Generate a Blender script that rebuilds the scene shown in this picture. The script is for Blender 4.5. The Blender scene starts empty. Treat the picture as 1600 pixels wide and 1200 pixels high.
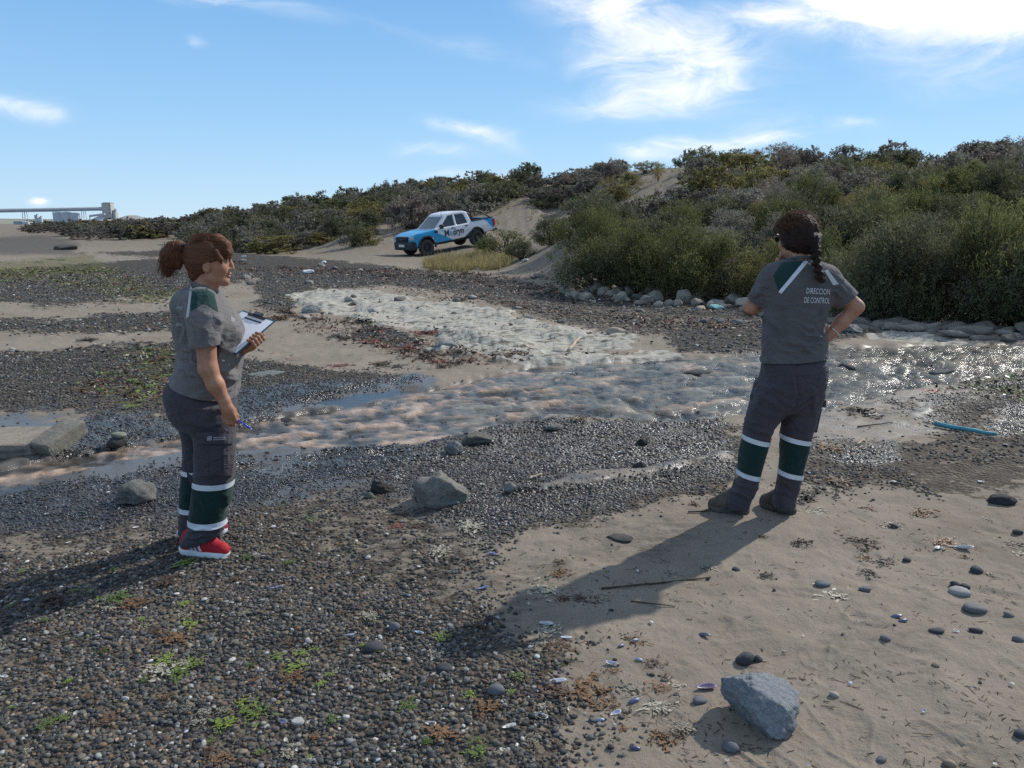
import bpy, bmesh, math, random
import numpy as np
from mathutils import Vector, Matrix, Euler
from mathutils.bvhtree import BVHTree

random.seed(7)
RNG = np.random.default_rng(11)
SC = bpy.context.scene
COL = SC.collection

# ------------------------------------------------------------------ camera
CAM_H = 1.62
FPX = 1200.0                      # focal length in photo pixels (1600 x 1200)
PITCH = math.atan(250.0 / FPX)    # horizon 250 px above the middle
CP, SP = math.cos(PITCH), math.sin(PITCH)
cam_d = bpy.data.cameras.new('camera')
cam = bpy.data.objects.new('camera', cam_d)
COL.objects.link(cam)
cam.location = (0, 0, CAM_H)
cam.rotation_euler = (math.pi / 2 - PITCH, 0, 0)
cam_d.sensor_width = 36.0
cam_d.lens = 36.0 * FPX / 1600.0
cam_d.clip_start = 0.05
cam_d.clip_end = 20000
SC.camera = cam

# ------------------------------------------------------------------ sun, sky, exposure
SUN_EL, SUN_AZ = math.radians(36), math.radians(50)      # azimuth clockwise from +Y
sun_dir = Vector((math.sin(SUN_AZ) * math.cos(SUN_EL), math.cos(SUN_AZ) * math.cos(SUN_EL), math.sin(SUN_EL)))
sun_d = bpy.data.lights.new('sun', 'SUN')
sun_d.energy = 3.0
sun_d.angle = math.radians(0.9)
sun_d.color = (1.0, 0.95, 0.87)
sun = bpy.data.objects.new('sun', sun_d)
COL.objects.link(sun)
sun.rotation_euler = (-sun_dir).to_track_quat('-Z', 'Y').to_euler()
sun.location = (30, 30, 40)
SC.view_settings.view_transform = 'Standard'
SC.view_settings.look = 'None'
SC.view_settings.exposure = 0.50
SC.view_settings.gamma = 1.0
SC.view_settings.use_curve_mapping = False
SC.cycles.max_bounces = 6
SC.cycles.diffuse_bounces = 2
SC.cycles.glossy_bounces = 2
SC.cycles.transmission_bounces = 4
SC.cycles.transparent_max_bounces = 8
SC.cycles.use_denoising = False
SC.cycles.sample_clamp_indirect = 6.0


class NT:
    """small helper to write node trees"""
    def __init__(self, tree):
        self.t = tree
        self.n = tree.nodes
        self.l = tree.links

    def new(self, kind, **kw):
        nd = self.n.new(kind)
        for k, v in kw.items():
            setattr(nd, k, v)
        return nd

    def put(self, sock, v):
        if v is None:
            return
        if isinstance(v, bpy.types.NodeSocket):
            self.l.new(v, sock)
        else:
            try:
                sock.default_value = v
            except Exception:
                sock.default_value = (v, v, v)

    def m(self, op, a, b=None, c=None, clamp=False):
        nd = self.new('ShaderNodeMath', operation=op, use_clamp=clamp)
        for i, v in enumerate((a, b, c)):
            self.put(nd.inputs[i], v)
        return nd.outputs[0]

    def mix(self, f, a, b, blend='MIX'):
        nd = self.new('ShaderNodeMix', data_type='RGBA', blend_type=blend)
        self.put(nd.inputs[0], f)
        for i, v in ((6, a), (7, b)):
            if not isinstance(v, bpy.types.NodeSocket) and len(v) == 3:
                v = (*v, 1)
            self.put(nd.inputs[i], v)
        return nd.outputs[2]

    def noise(self, vec, scale, detail=3.0, rough=0.5, dist=0.0):
        nd = self.new('ShaderNodeTexNoise')
        self.put(nd.inputs['Vector'], vec)
        nd.inputs['Scale'].default_value = scale
        nd.inputs['Detail'].default_value = detail
        nd.inputs['Roughness'].default_value = rough
        nd.inputs['Distortion'].default_value = dist
        return nd.outputs[0]

    def vor(self, vec, scale, feature='F1', out='Distance', rnd=1.0):
        nd = self.new('ShaderNodeTexVoronoi', feature=feature)
        self.put(nd.inputs['Vector'], vec)
        nd.inputs['Scale'].default_value = scale
        nd.inputs['Randomness'].default_value = rnd
        return nd.outputs[out]

    def ramp(self, f, stops, interp='LINEAR'):
        nd = self.new('ShaderNodeValToRGB')
        nd.color_ramp.interpolation = interp
        el = nd.color_ramp.elements
        while len(el) < len(stops):
            el.new(0.5)
        for e, (p, c) in zip(el, stops):
            e.position = p
            e.color = (*c, 1) if len(c) == 3 else c
        self.put(nd.inputs[0], f)
        return nd.outputs[0]

    def rng(self, v, a, b, c=0.0, d=1.0):
        nd = self.new('ShaderNodeMapRange', interpolation_type='SMOOTHSTEP')
        for i, q in enumerate((v, a, b, c, d)):
            self.put(nd.inputs[i], q)
        return nd.outputs[0]

    def vmap(self, vec, scale=(1, 1, 1), rot=(0, 0, 0), loc=(0, 0, 0)):
        nd = self.new('ShaderNodeMapping')
        self.put(nd.inputs[0], vec)
        nd.inputs['Location'].default_value = loc
        nd.inputs['Rotation'].default_value = rot
        nd.inputs['Scale'].default_value = scale
        return nd.outputs[0]

    def bump(self, h, strength=0.5, dist=0.01, normal=None):
        nd = self.new('ShaderNodeBump')
        self.put(nd.inputs['Strength'], strength)
        nd.inputs['Distance'].default_value = dist
        self.put(nd.inputs['Height'], h)
        if normal is not None:
            self.put(nd.inputs['Normal'], normal)
        return nd.outputs[0]

    def attr(self, name, kind='GEOMETRY'):
        return self.new('ShaderNodeAttribute', attribute_name=name, attribute_type=kind)


def px_dir(px, py):
    xc, yc = (px - 800) / FPX, (600 - py) / FPX
    return np.array([xc, CP + yc * SP, -SP + yc * CP])


def at(px, py, Y):
    """world point on the vertical plane y = Y seen at photo pixel (px, py)"""
    d = px_dir(px, py)
    t = Y / d[1]
    return Vector((d[0] * t, Y, CAM_H + d[2] * t))


def gpt(px, py, z=0.0):
    d = px_dir(px, py)
    t = (z - CAM_H) / d[2]
    return Vector((d[0] * t, d[1] * t, z))


def make_world():
    w = bpy.data.worlds.new('World')
    SC.world = w
    w.use_nodes = True
    T = NT(w.node_tree)
    T.n.clear()
    sky = T.new('ShaderNodeTexSky', sky_type='NISHITA')
    sky.sun_disc = False
    sky.sun_elevation = SUN_EL
    sky.sun_rotation = SUN_AZ
    sky.altitude = 0
    sky.air_density = 1.0
    sky.dust_density = 0.0
    sky.ozone_density = 2.0
    hsv = T.new('ShaderNodeHueSaturation')
    hsv.inputs['Saturation'].default_value = 1.12
    T.l.new(sky.outputs[0], hsv.inputs['Color'])
    tc = T.new('ShaderNodeTexCoord')
    sep = T.new('ShaderNodeSeparateXYZ')
    T.l.new(tc.outputs['Generated'], sep.inputs[0])
    x, y, z = sep.outputs
    az = T.m('ARCTAN2', x, y)
    el = T.m('ARCSINE', z)
    # clear daylight gradient: pale blue towards the horizon all the way round
    grad = T.ramp(T.m('MULTIPLY', T.m('MAXIMUM', el, 0.0), 1.0 / 1.2), [(0.0, (0.45, 0.66, 0.86)), (0.10, (0.30, 0.545, 0.83)), (0.22, (0.18, 0.41, 0.74)), (0.34, (0.13, 0.30, 0.55)), (0.6, (0.10, 0.22, 0.42)), (1.0, (0.075, 0.17, 0.34))])
    gs = T.new('ShaderNodeVectorMath', operation='SCALE')
    T.l.new(grad, gs.inputs[0])
    gs.inputs['Scale'].default_value = 8.7
    base = T.mix(0.86, hsv.outputs[0], gs.outputs[0])
    cmb = T.new('ShaderNodeCombineXYZ')
    T.l.new(az, cmb.inputs[0])
    T.l.new(el, cmb.inputs[1])
    v0 = cmb.outputs[0]
    # wispy, stretched turbulence
    warp = T.new('ShaderNodeTexNoise')
    T.put(warp.inputs['Vector'], T.vmap(v0, (3, 6, 1), (0, 0, 0.3)))
    warp.inputs['Scale'].default_value = 1.6
    warp.inputs['Detail'].default_value = 3
    wv = T.new('ShaderNodeVectorMath', operation='MULTIPLY_ADD')
    T.l.new(warp.outputs[1], wv.inputs[0])
    wv.inputs[1].default_value = (0.16, 0.07, 0)
    T.l.new(v0, wv.inputs[2])
    vv = wv.outputs[0]
    n1 = T.noise(T.vmap(vv, (5, 15, 1), (0, 0, -0.25)), 2.0, 8, 0.62, 0.6)
    n2 = T.noise(T.vmap(vv, (4, 7, 1), (0, 0, 0.35)), 2.2, 7, 0.6, 0.3)
    nn = T.m('ADD', T.m('MULTIPLY', n1, 0.6), T.m('MULTIPLY', n2, 0.4))
    sepw = T.new('ShaderNodeSeparateXYZ')
    T.l.new(vv, sepw.inputs[0])
    waz, wel = sepw.outputs[0], sepw.outputs[1]

    def ang(px, py):
        d = px_dir(px, py)
        d = d / np.linalg.norm(d)
        return math.atan2(d[0], d[1]) + 0.08, math.asin(d[2]) + 0.035   # mean of the warp
    blobs = [  # px, py, half width px, half height px, tilt, gain
        (960, 25, 130, 42, -0.15, 1.0), (1070, 70, 100, 34, -0.1, 0.95), (960, 95, 70, 30, -0.3, 0.6), (1010, 155, 150, 30, 0.1, 0.75),
        (1090, 128, 80, 22, 0.0, 0.6), (1110, 230, 95, 20, 0.1, 1.1), (1480, -8, 190, 40, -0.05, 1.7), (1330, -25, 90, 28, -0.1, 1.2), (1660, 5, 150, 40, 0, 1.3),
        (1540, 110, 130, 34, 0, 0.42), (735, 213, 75, 13, -0.22, 0.85), (685, 238, 45, 10, -0.1, 0.75),
        (755, 276, 60, 9, 0, 0.95), (370, 6, 100, 18, 0, 0.75), (35, 150, 65, 16, -0.15, 0.85),
        (307, 79, 20, 9, 0, 0.8), (64, 300, 17, 6, 0, 1.7), (690, 66, 140, 18, -0.2, 0.4), (1190, 20, 60, 16, -0.1, 0.6),
        (1250, 190, 130, 24, -0.1, 0.34), (1330, 184, 36, 8, 0, 0.5), (1010, 238, 50, 12, 0, 0.6),
        (-500, 60, 200, 40, 0.1, 0.8), (2300, 120, 260, 40, 0, 0.8), (600, -300, 240, 40, 0.1, 0.7),
        (1500, -330, 300, 70, 0, 0.9), (-300, -260, 200, 40, 0, 0.7)]
    tot = None
    for px, py, hw, hh, tl, g in blobs:
        a0, e0 = ang(px, py)
        dx = T.m('SUBTRACT', waz, a0)
        dy = T.m('SUBTRACT', wel, e0)
        c, s = math.cos(tl), math.sin(tl)
        u = T.m('ADD', T.m('MULTIPLY', dx, c * FPX / hw), T.m('MULTIPLY', dy, s * FPX / hw))
        v = T.m('ADD', T.m('MULTIPLY', dx, -s * FPX / hh), T.m('MULTIPLY', dy, c * FPX / hh))
        r2 = T.m('ADD', T.m('MULTIPLY', u, u), T.m('MULTIPLY', v, v))
        gsn = T.m('MULTIPLY', T.m('EXPONENT', T.m('MULTIPLY', r2, -1.0)), g)
        tot = gsn if tot is None else T.m('ADD', tot, gsn)
    # unseen thin cirrus added over the upper sky to brighten the fill light
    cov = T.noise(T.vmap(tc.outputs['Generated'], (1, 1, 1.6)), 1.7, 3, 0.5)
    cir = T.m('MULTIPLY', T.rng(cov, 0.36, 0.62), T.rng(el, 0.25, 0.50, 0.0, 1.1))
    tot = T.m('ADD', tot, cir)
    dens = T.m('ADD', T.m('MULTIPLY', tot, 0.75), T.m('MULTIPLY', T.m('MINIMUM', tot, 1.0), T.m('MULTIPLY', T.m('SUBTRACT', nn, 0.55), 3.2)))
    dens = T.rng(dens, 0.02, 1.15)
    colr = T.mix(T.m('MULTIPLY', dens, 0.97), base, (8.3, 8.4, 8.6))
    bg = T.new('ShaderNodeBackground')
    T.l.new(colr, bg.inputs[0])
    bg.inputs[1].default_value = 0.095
    out = T.new('ShaderNodeOutputWorld')
    T.l.new(bg.outputs[0], out.inputs[0])


make_world()

# ------------------------------------------------------------------ numpy noise
_perm = np.random.default_rng(5).permutation(256).astype(np.int64)
_perm = np.concatenate([_perm] * 2)
_g3 = np.random.default_rng(6).normal(size=(256, 3))
_g3 /= np.linalg.norm(_g3, axis=1)[:, None]
_g3 = _g3.astype(np.float32)


def pn(x, y, z=None):
    """Perlin noise, about -1..1"""
    x = np.asarray(x, np.float32)
    y = np.asarray(y, np.float32)
    z = np.zeros_like(x) if z is None else np.asarray(z, np.float32)
    x, y, z = np.broadcast_arrays(x, y, z)
    xi, yi, zi = np.floor(x), np.floor(y), np.floor(z)
    xf, yf, zf = x - xi, y - yi, z - zi
    xi, yi, zi = (q.astype(np.int64) & 255 for q in (xi, yi, zi))
    u, v, w = (q * q * q * (q * (q * 6 - 15) + 10) for q in (xf, yf, zf))
    r = 0
    for i in (0, 1):
        a = _perm[xi + i]
        wx = u if i else 1 - u
        for j in (0, 1):
            b = _perm[(a + yi + j) & 511]
            wy = v if j else 1 - v
            for k in (0, 1):
                g = _g3[_perm[(b + zi + k) & 511]]
                wz = w if k else 1 - w
                r = r + wx * wy * wz * (g[..., 0] * (xf - i) + g[..., 1] * (yf - j) + g[..., 2] * (zf - k))
    return r * 1.6


def fbm(x, y, z=None, o=4, gain=0.5):
    a, r, s = 1.0, 0, 1.0
    x = np.asarray(x, np.float32)
    y = np.asarray(y, np.float32)
    for i in range(o):
        r = r + a * pn(x * s + 17.3 * i, y * s - 9.1 * i, None if z is None else np.asarray(z) * s + 3.7 * i)
        a *= gain
        s *= 2.03
    return r


def sstep(a, b, x):
    t = np.clip((x - a) / (b - a), 0, 1)
    return t * t * (3 - 2 * t)


# ------------------------------------------------------------------ objects and tags
def link_mesh(name, me, parent=None, mats=(), smooth=False):
    o = bpy.data.objects.new(name, me)
    COL.objects.link(o)
    for m in mats if isinstance(mats, (list, tuple)) else (mats,):
        if m is not None:
            me.materials.append(m)
    if smooth:
        me.polygons.foreach_set('use_smooth', [True] * len(me.polygons))
    if parent is not None:
        o.parent = parent
    return o


def mesh_np(name, v, f, uv=None):
    """mesh from numpy arrays; f: (n,3) or (n,4)"""
    v = np.asarray(v, np.float32)
    f = np.asarray(f, np.int32)
    me = bpy.data.meshes.new(name)
    me.vertices.add(len(v))
    me.vertices.foreach_set('co', v.ravel())
    n, k = f.shape
    me.loops.add(n * k)
    me.loops.foreach_set('vertex_index', f.ravel())
    me.polygons.add(n)
    me.polygons.foreach_set('loop_start', np.arange(0, n * k, k, dtype=np.int32))
    me.polygons.foreach_set('loop_total', np.full(n, k, np.int32))
    me.update(calc_edges=True)
    return me


def tag(o, label=None, cat=None, group=None, kind=None):
    if label:
        o['label'] = label
    if cat:
        o['category'] = cat
    if group:
        o['group'] = group
    if kind:
        o['kind'] = kind
    return o


def empty(name, loc=(0, 0, 0), rz=0.0, label=None, cat=None, group=None):
    o = bpy.data.objects.new(name, None)
    o.empty_display_size = 0.1
    COL.objects.link(o)
    o.location = loc
    o.rotation_euler = (0, 0, rz)
    return tag(o, label, cat, group)


def bm_obj(name, bm, mats, parent=None, smooth=False):
    me = bpy.data.meshes.new(name)
    bm.to_mesh(me)
    bm.free()
    return link_mesh(name, me, parent, mats, smooth)


def add_box(bm, lo, hi, bevel=0.0, M=None):
    r = bmesh.ops.create_cube(bm, size=1)
    lo, hi = Vector(lo), Vector(hi)
    for v in r['verts']:
        v.co = Vector((lo[i] + (v.co[i] + 0.5) * (hi[i] - lo[i]) for i in range(3)))
    vs = r['verts']
    if bevel:
        es = list({e for v in vs for e in v.link_edges})
        rb = bmesh.ops.bevel(bm, geom=es, offset=bevel, segments=2, affect='EDGES', profile=0.6)
        vs = list({v for f in rb['faces'] for v in f.verts} | {v for v in vs if v.is_valid})
    if M is not None:
        for v in vs:
            v.co = M @ v.co
    return vs


def add_tube(bm, pts, r, n=8, cap=True):
    """tube through points; r number or list"""
    pts = [Vector(p) for p in pts]
    rs = r if isinstance(r, (list, tuple)) else [r] * len(pts)
    rings = []
    up = Vector((0, 0, 1))
    for i, p in enumerate(pts):
        d = (pts[min(i + 1, len(pts) - 1)] - pts[max(i - 1, 0)]).normalized()
        a = d.cross(up if abs(d.z) < 0.9 else Vector((1, 0, 0))).normalized()
        b = d.cross(a)
        rings.append([bm.verts.new(p + (a * math.cos(t) + b * math.sin(t)) * rs[i]) for t in (2 * math.pi * k / n for k in range(n))])
    for A, B in zip(rings, rings[1:]):
        for k in range(n):
            bm.faces.new((A[k], A[(k + 1) % n], B[(k + 1) % n], B[k]))
    if cap:
        bm.faces.new(rings[0][::-1])
        bm.faces.new(rings[-1])


# ------------------------------------------------------------------ materials
def mat(name, color, rough=0.6, spec=0.5, noise=0.0, nscale=20.0, bump=0.0, bscale=60.0, metallic=0.0, obj=True, c2=None):
    m = bpy.data.materials.new(name)
    m.use_nodes = True
    T = NT(m.node_tree)
    b = T.n['Principled BSDF']
    b.inputs['Roughness'].default_value = rough
    b.inputs['Specular IOR Level'].default_value = spec
    b.inputs['Metallic'].default_value = metallic
    tc = T.new('ShaderNodeTexCoord')
    v = tc.outputs['Object']
    if noise or c2:
        n = T.noise(v, nscale, 5, 0.6)
        dk = tuple(c * (1 - noise) for c in color)
        lt = c2 if c2 else tuple(min(1, c * (1 + noise)) for c in color)
        T.l.new(T.ramp(n, [(0.32, dk), (0.68, lt)]), b.inputs['Base Color'])
    else:
        b.inputs['Base Color'].default_value = (*color, 1)
    if bump:
        T.l.new(T.bump(T.noise(v, bscale, 4, 0.6), bump, 0.01), b.inputs['Normal'])
    return m

# ------------------------------------------------------------------ where the pickup stands
TRUCK_TH, TRUCK_PITCH = math.radians(39), math.radians(8.2)
_hd = Vector((-math.cos(TRUCK_TH), -math.sin(TRUCK_TH), 0))
_lf = Vector((-_hd.y, _hd.x, 0))
TRUCK_FL = at(668, 399.5, 40.0)
TRUCK_POS = TRUCK_FL - _lf * 0.78
TRUCK_M = Matrix.Translation(TRUCK_POS) @ Matrix.Rotation(math.pi + TRUCK_TH, 4, 'Z') @ Matrix.Rotation(TRUCK_PITCH, 4, 'Y')

# ------------------------------------------------------------------ terrain shape
_ctrl = []


def _cp(px, py, Y):
    p = at(px, py, Y)
    _ctrl.append((math.atan2(p.x, p.y), math.log(math.hypot(p.x, p.y)), p.z))


def _cz(px, Y, z):
    x = (px - 800) / FPX * Y * 1.0
    _ctrl.append((math.atan2(x, Y), math.log(math.hypot(x, Y)), z))


for _px in range(-200, 1900, 150):
    for _Y in (1.0, 3.0, 6.0, 9.0, 11.5):
        _cz(_px, _Y, 0.0)
for _px, _py, _Y in [
        (900, 452, 20), (1000, 459, 18.6), (1100, 464, 17.6), (1200, 472, 16.6), (1300, 490, 14.8), (1400, 499, 14), (1500, 505, 13.4), (1600, 511, 12.9), (1750, 520, 12.3),
        (860, 440, 22), (1000, 425, 22.5), (1200, 418, 20.5), (1400, 430, 18), (1600, 430, 17), (1750, 430, 16.5),
        (1000, 372, 30), (1200, 352, 28), (1400, 342, 26), (1600, 332, 24), (1750, 326, 23),
        (1000, 318, 42), (1200, 300, 38), (1400, 298, 34), (1600, 285, 31), (1750, 280, 29),
        (310, 350, 120), (420, 338, 100), (520, 324, 88), (600, 318, 82), (650, 310, 78), (700, 304, 76), (760, 298, 74), (820, 291, 71),
        (900, 283, 66), (950, 274, 62), (1000, 268, 59), (1060, 264, 56), (1100, 258, 54), (1200, 258, 50), (1300, 268, 47), (1400, 262, 44), (1500, 268, 42), (1560, 250, 40), (1620, 243, 38), (1800, 238, 34),
        (420, 366, 72), (520, 357, 64), (600, 350, 57), (690, 340, 56), (470, 385, 56), (560, 360, 52), (540, 385, 47), (480, 397, 45.5),
        (640, 401, 39.2), (668, 399, 40.0), (600, 404, 37), (745, 388, 41.5), (760, 386, 42.5), (700, 396, 40.2), (720, 384, 44.5), (820, 374, 46),
        (860, 352, 50), (800, 352, 51), (830, 328, 55), (860, 333, 56), (790, 330, 57), (900, 345, 50),
        (700, 418, 30), (780, 422, 27), (800, 405, 31), (835, 412, 26), (870, 398, 25), (905, 378, 24.5), (880, 372, 30), (930, 360, 28), (830, 385, 36), (760, 404, 33),
        (690, 408, 35), (620, 410, 33), (520, 408, 35)]:
    _cp(_px, _py, _Y)
for _px in (-200, 0, 150, 300, 420):
    for _Y, _z in ((16, 0), (22, 0), (30, 0.0), (40, 0.02)):
        _cz(_px, _Y, _z)
for _px in (520, 650, 780):
    for _Y in (16, 22):
        _cz(_px, _Y, 0.0)
for _px, _zs in ((-200, (0.1, 0.1, 0.4, 1, 2)), (0, (0.1, 0.1, 0.4, 1, 2)), (150, (0.1, 0.9, 0.8, 1, 2)), (240, (0.1, 1.0, 0.9, 1, 2))):
    for _Y, _z in zip((58, 85, 130, 300, 2500), _zs):
        _cz(_px, _Y, _z)
for _px, _z in ((420, 2.4), (600, 3.4), (800, 4.4), (1000, 5.2), (1200, 5.1), (1400, 4.7), (1600, 4.8), (1800, 4.8)):
    for _Y in (130, 400, 2500):
        _cz(_px, _Y, _z + (0 if _Y < 200 else -1.5))
for _x in (0.0, -1.6, -3.22):
    for _y in (0.78, 0.0, -0.78):
        _p = TRUCK_M @ Vector((_x, _y, -0.02))
        _ctrl.append((math.atan2(_p.x, _p.y), math.log(math.hypot(_p.x, _p.y)), _p.z))
_C = np.array(_ctrl)
_S = np.array([5.0, 2.0])
_A = _C[:, :2] * _S


def _phi(d):
    return np.sqrt(d * d + 0.0025)


_K = _phi(np.linalg.norm(_A[:, None] - _A[None], axis=2)) + np.eye(len(_A)) * -0.012
_Kf = np.block([[_K, np.ones((len(_A), 1))], [np.ones((1, len(_A))), np.zeros((1, 1))]])
_W = np.linalg.solve(_Kf, np.append(_C[:, 2], 0.0))


def base_z(X, Y):
    X = np.asarray(X, np.float64)
    Y = np.asarray(Y, np.float64)
    az = np.arctan2(X, Y)
    r = np.maximum(np.hypot(X, Y), 0.8)
    P = np.stack([np.clip(az, -0.76, 0.72) * _S[0], np.log(r) * _S[1]], -1).reshape(-1, 2)
    z = np.empty(len(P))
    for i in range(0, len(P), 40000):
        d = np.linalg.norm(P[i:i + 40000, None] - _A[None], axis=2)
        z[i:i + 40000] = _phi(d) @ _W[:-1] + _W[-1]
    z = z.reshape(az.shape)
    z = z * sstep(9.0, 14.0, r)
    return z * (1 - sstep(1.3, 2.4, np.abs(az)))


def to_px(X, Y):
    """photo pixel of a point of the level beach (used to read the zone map below)"""
    Y = np.maximum(np.asarray(Y, np.float64), 0.6)
    dep = Y * CP + CAM_H * SP
    up = Y * SP - CAM_H * CP
    return 800 + FPX * np.asarray(X) / dep, 600 - FPX * up / dep


def poly_sd(px, py, poly, ky=2.2):
    """signed distance to a polygon, positive inside; py stretched"""
    px = np.asarray(px, np.float32)
    q = np.asarray(py, np.float32) * ky
    P = np.array([(a, b * ky) for a, b in poly], np.float32)
    d = np.full(px.shape, 1e9, np.float32)
    ins = np.zeros(px.shape, bool)
    for (ax, ay), (bx, by) in zip(P, np.roll(P, -1, 0)):
        ex, ey = bx - ax, by - ay
        wx, wy = px - ax, q - ay
        t = np.clip((wx * ex + wy * ey) / (ex * ex + ey * ey + 1e-9), 0, 1)
        d = np.minimum(d, (wx - t * ex) ** 2 + (wy - t * ey) ** 2)
        c = ((ay <= q) & (by > q)) | ((by <= q) & (ay > q))
        xx = ax + (q - ay) / (ey if abs(ey) > 1e-9 else 1e-9) * ex
        ins ^= c & (px < xx)
    d = np.sqrt(d)
    return np.where(ins, d, -d)


ZG = [  # gravel: polygon, strength
    ([(-500, 910), (60, 885), (200, 866), (290, 815), (400, 745), (480, 735), (620, 760), (720, 850), (765, 870), (700, 925), (690, 960), (760, 1000), (835, 1040), (845, 1100), (835, 1150), (880, 1320), (880, 1900), (-900, 1900)], 1.0),
    ([(420, 706), (560, 690), (720, 662), (900, 652), (1120, 645), (1170, 690), (1160, 735), (1110, 775), (960, 805), (840, 840), (760, 868), (620, 770), (480, 740)], 0.95),
    ([(-400, 565), (100, 548), (290, 530), (420, 565), (640, 592), (480, 625), (380, 640), (250, 652), (60, 642), (-400, 650)], 0.95),
    ([(-300, 500), (60, 500), (290, 485), (310, 515), (150, 522), (-300, 516)], 0.85),
    ([(-300, 425), (0, 422), (280, 402), (430, 430), (310, 455), (120, 477), (-300, 462)], 0.85),
    ([(110, 396), (300, 388), (480, 402), (700, 425), (900, 452), (1180, 472), (1195, 500), (900, 472), (700, 452), (440, 442), (280, 405)], 0.8),
    ([(1030, 520), (1200, 498), (1400, 520), (1290, 535), (1190, 552), (1060, 558)], 0.95),
    ([(1250, 695), (1420, 690), (1700, 640), (1700, 760), (1400, 778), (1250, 775)], 0.62),
    ([(1380, 630), (1700, 560), (1700, 650), (1480, 665)], 0.75),
    ([(-400, 752), (100, 748), (290, 716), (420, 710), (400, 745), (290, 815), (150, 842), (-400, 850)], 0.75),
    ([(400, 425), (640, 445), (560, 450), (460, 462), (470, 500), (400, 480)], 0.75),
    ([(560, 505), (700, 525), (640, 545), (560, 530)], 0.8),
    ([(640, 442), (1190, 470), (1195, 522), (1000, 530), (880, 508), (760, 476)], 0.55),
    ([(110, 640), (290, 635), (400, 628), (420, 650), (300, 676), (150, 702), (112, 706)], 0.7),
]
ZSTREAM = [(-600, 772), (-100, 757), (0, 750), (150, 727), (280, 704), (400, 700), (520, 698), (640, 690), (740, 668), (860, 648), (1000, 655), (1110, 650), (1180, 640), (1290, 640), (1420, 606), (1560, 578), (1800, 560), (2400, 545),
           (2400, 525), (1800, 532), (1500, 536), (1290, 541), (1190, 548), (1000, 560), (830, 570), (700, 598), (570, 626), (470, 642), (400, 660), (300, 678), (200, 694), (130, 706), (0, 732), (-100, 742), (-600, 757)]
ZROCK = [[(452, 464), (500, 452), (600, 452), (660, 470), (760, 478), (880, 512), (1000, 532), (985, 548), (900, 556), (790, 550), (720, 540), (640, 520), (540, 496), (470, 482)],
         [(670, 548), (720, 534), (790, 545), (800, 556), (720, 560)], [(780, 566), (900, 556), (1000, 546), (1190, 556), (1190, 568), (1000, 566), (860, 582)], [(1340, 524), (1600, 522), (1600, 530), (1400, 534)], [(1420, 632), (1480, 618), (1510, 626), (1440, 642)]]
ZWRACK = [[(280, 402), (480, 408), (700, 422), (900, 442), (1180, 466), (1195, 482), (900, 464), (640, 438), (400, 428)],
          [(560, 446), (800, 480), (1000, 505), (1195, 518), (1195, 500), (900, 482), (700, 456)],
          [(400, 480), (470, 490), (560, 504), (660, 532), (870, 570), (660, 568), (480, 515)]]
ZALG = [[(-100, 415), (140, 395), (230, 440), (295, 455), (240, 478), (60, 442), (-100, 438)], [(130, 610), (190, 548), (295, 530), (300, 645), (220, 645)], [(230, 505), (295, 485), (300, 520)], [(1420, 606), (1650, 566), (1650, 640)]]
ZWET = [([(-500, 650), (280, 640), (440, 600), (640, 585), (760, 600), (640, 720), (480, 790), (180, 830), (-500, 830)], 0.9),
        ([(640, 640), (1150, 640), (1170, 740), (960, 805), (760, 868), (620, 800), (480, 780)], 0.62),
        ([(1290, 600), (1640, 540), (1640, 610), (1420, 700), (1290, 720), (1200, 690)], 0.55),
        ([(1540, 640), (1600, 630), (1640, 660), (1560, 690)], 0.9), ([(1310, 690), (1440, 690), (1380, 730), (1300, 735)], 0.7)]
ZDIRT = [(250, 388), (380, 380), (470, 385), (640, 300), (930, 300), (930, 440), (800, 430), (690, 415), (480, 405), (300, 396)]
ZMUD = [(380, 790), (430, 735), (620, 762), (740, 830), (790, 860), (700, 930), (600, 900), (440, 850)]
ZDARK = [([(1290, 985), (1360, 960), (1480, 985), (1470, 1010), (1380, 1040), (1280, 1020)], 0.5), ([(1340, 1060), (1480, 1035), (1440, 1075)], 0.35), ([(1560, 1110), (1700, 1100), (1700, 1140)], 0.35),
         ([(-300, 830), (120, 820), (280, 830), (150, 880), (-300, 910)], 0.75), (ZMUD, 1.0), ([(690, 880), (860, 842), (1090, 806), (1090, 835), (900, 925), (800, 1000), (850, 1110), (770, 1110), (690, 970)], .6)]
ZRIDGE = [(800, 774), (900, 745), (1010, 733), (1135, 708), (1145, 720), (1010, 750), (930, 768), (850, 780)]
ZGREY = [(-400, 370), (60, 374), (125, 384), (110, 398), (-400, 402)]


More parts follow.
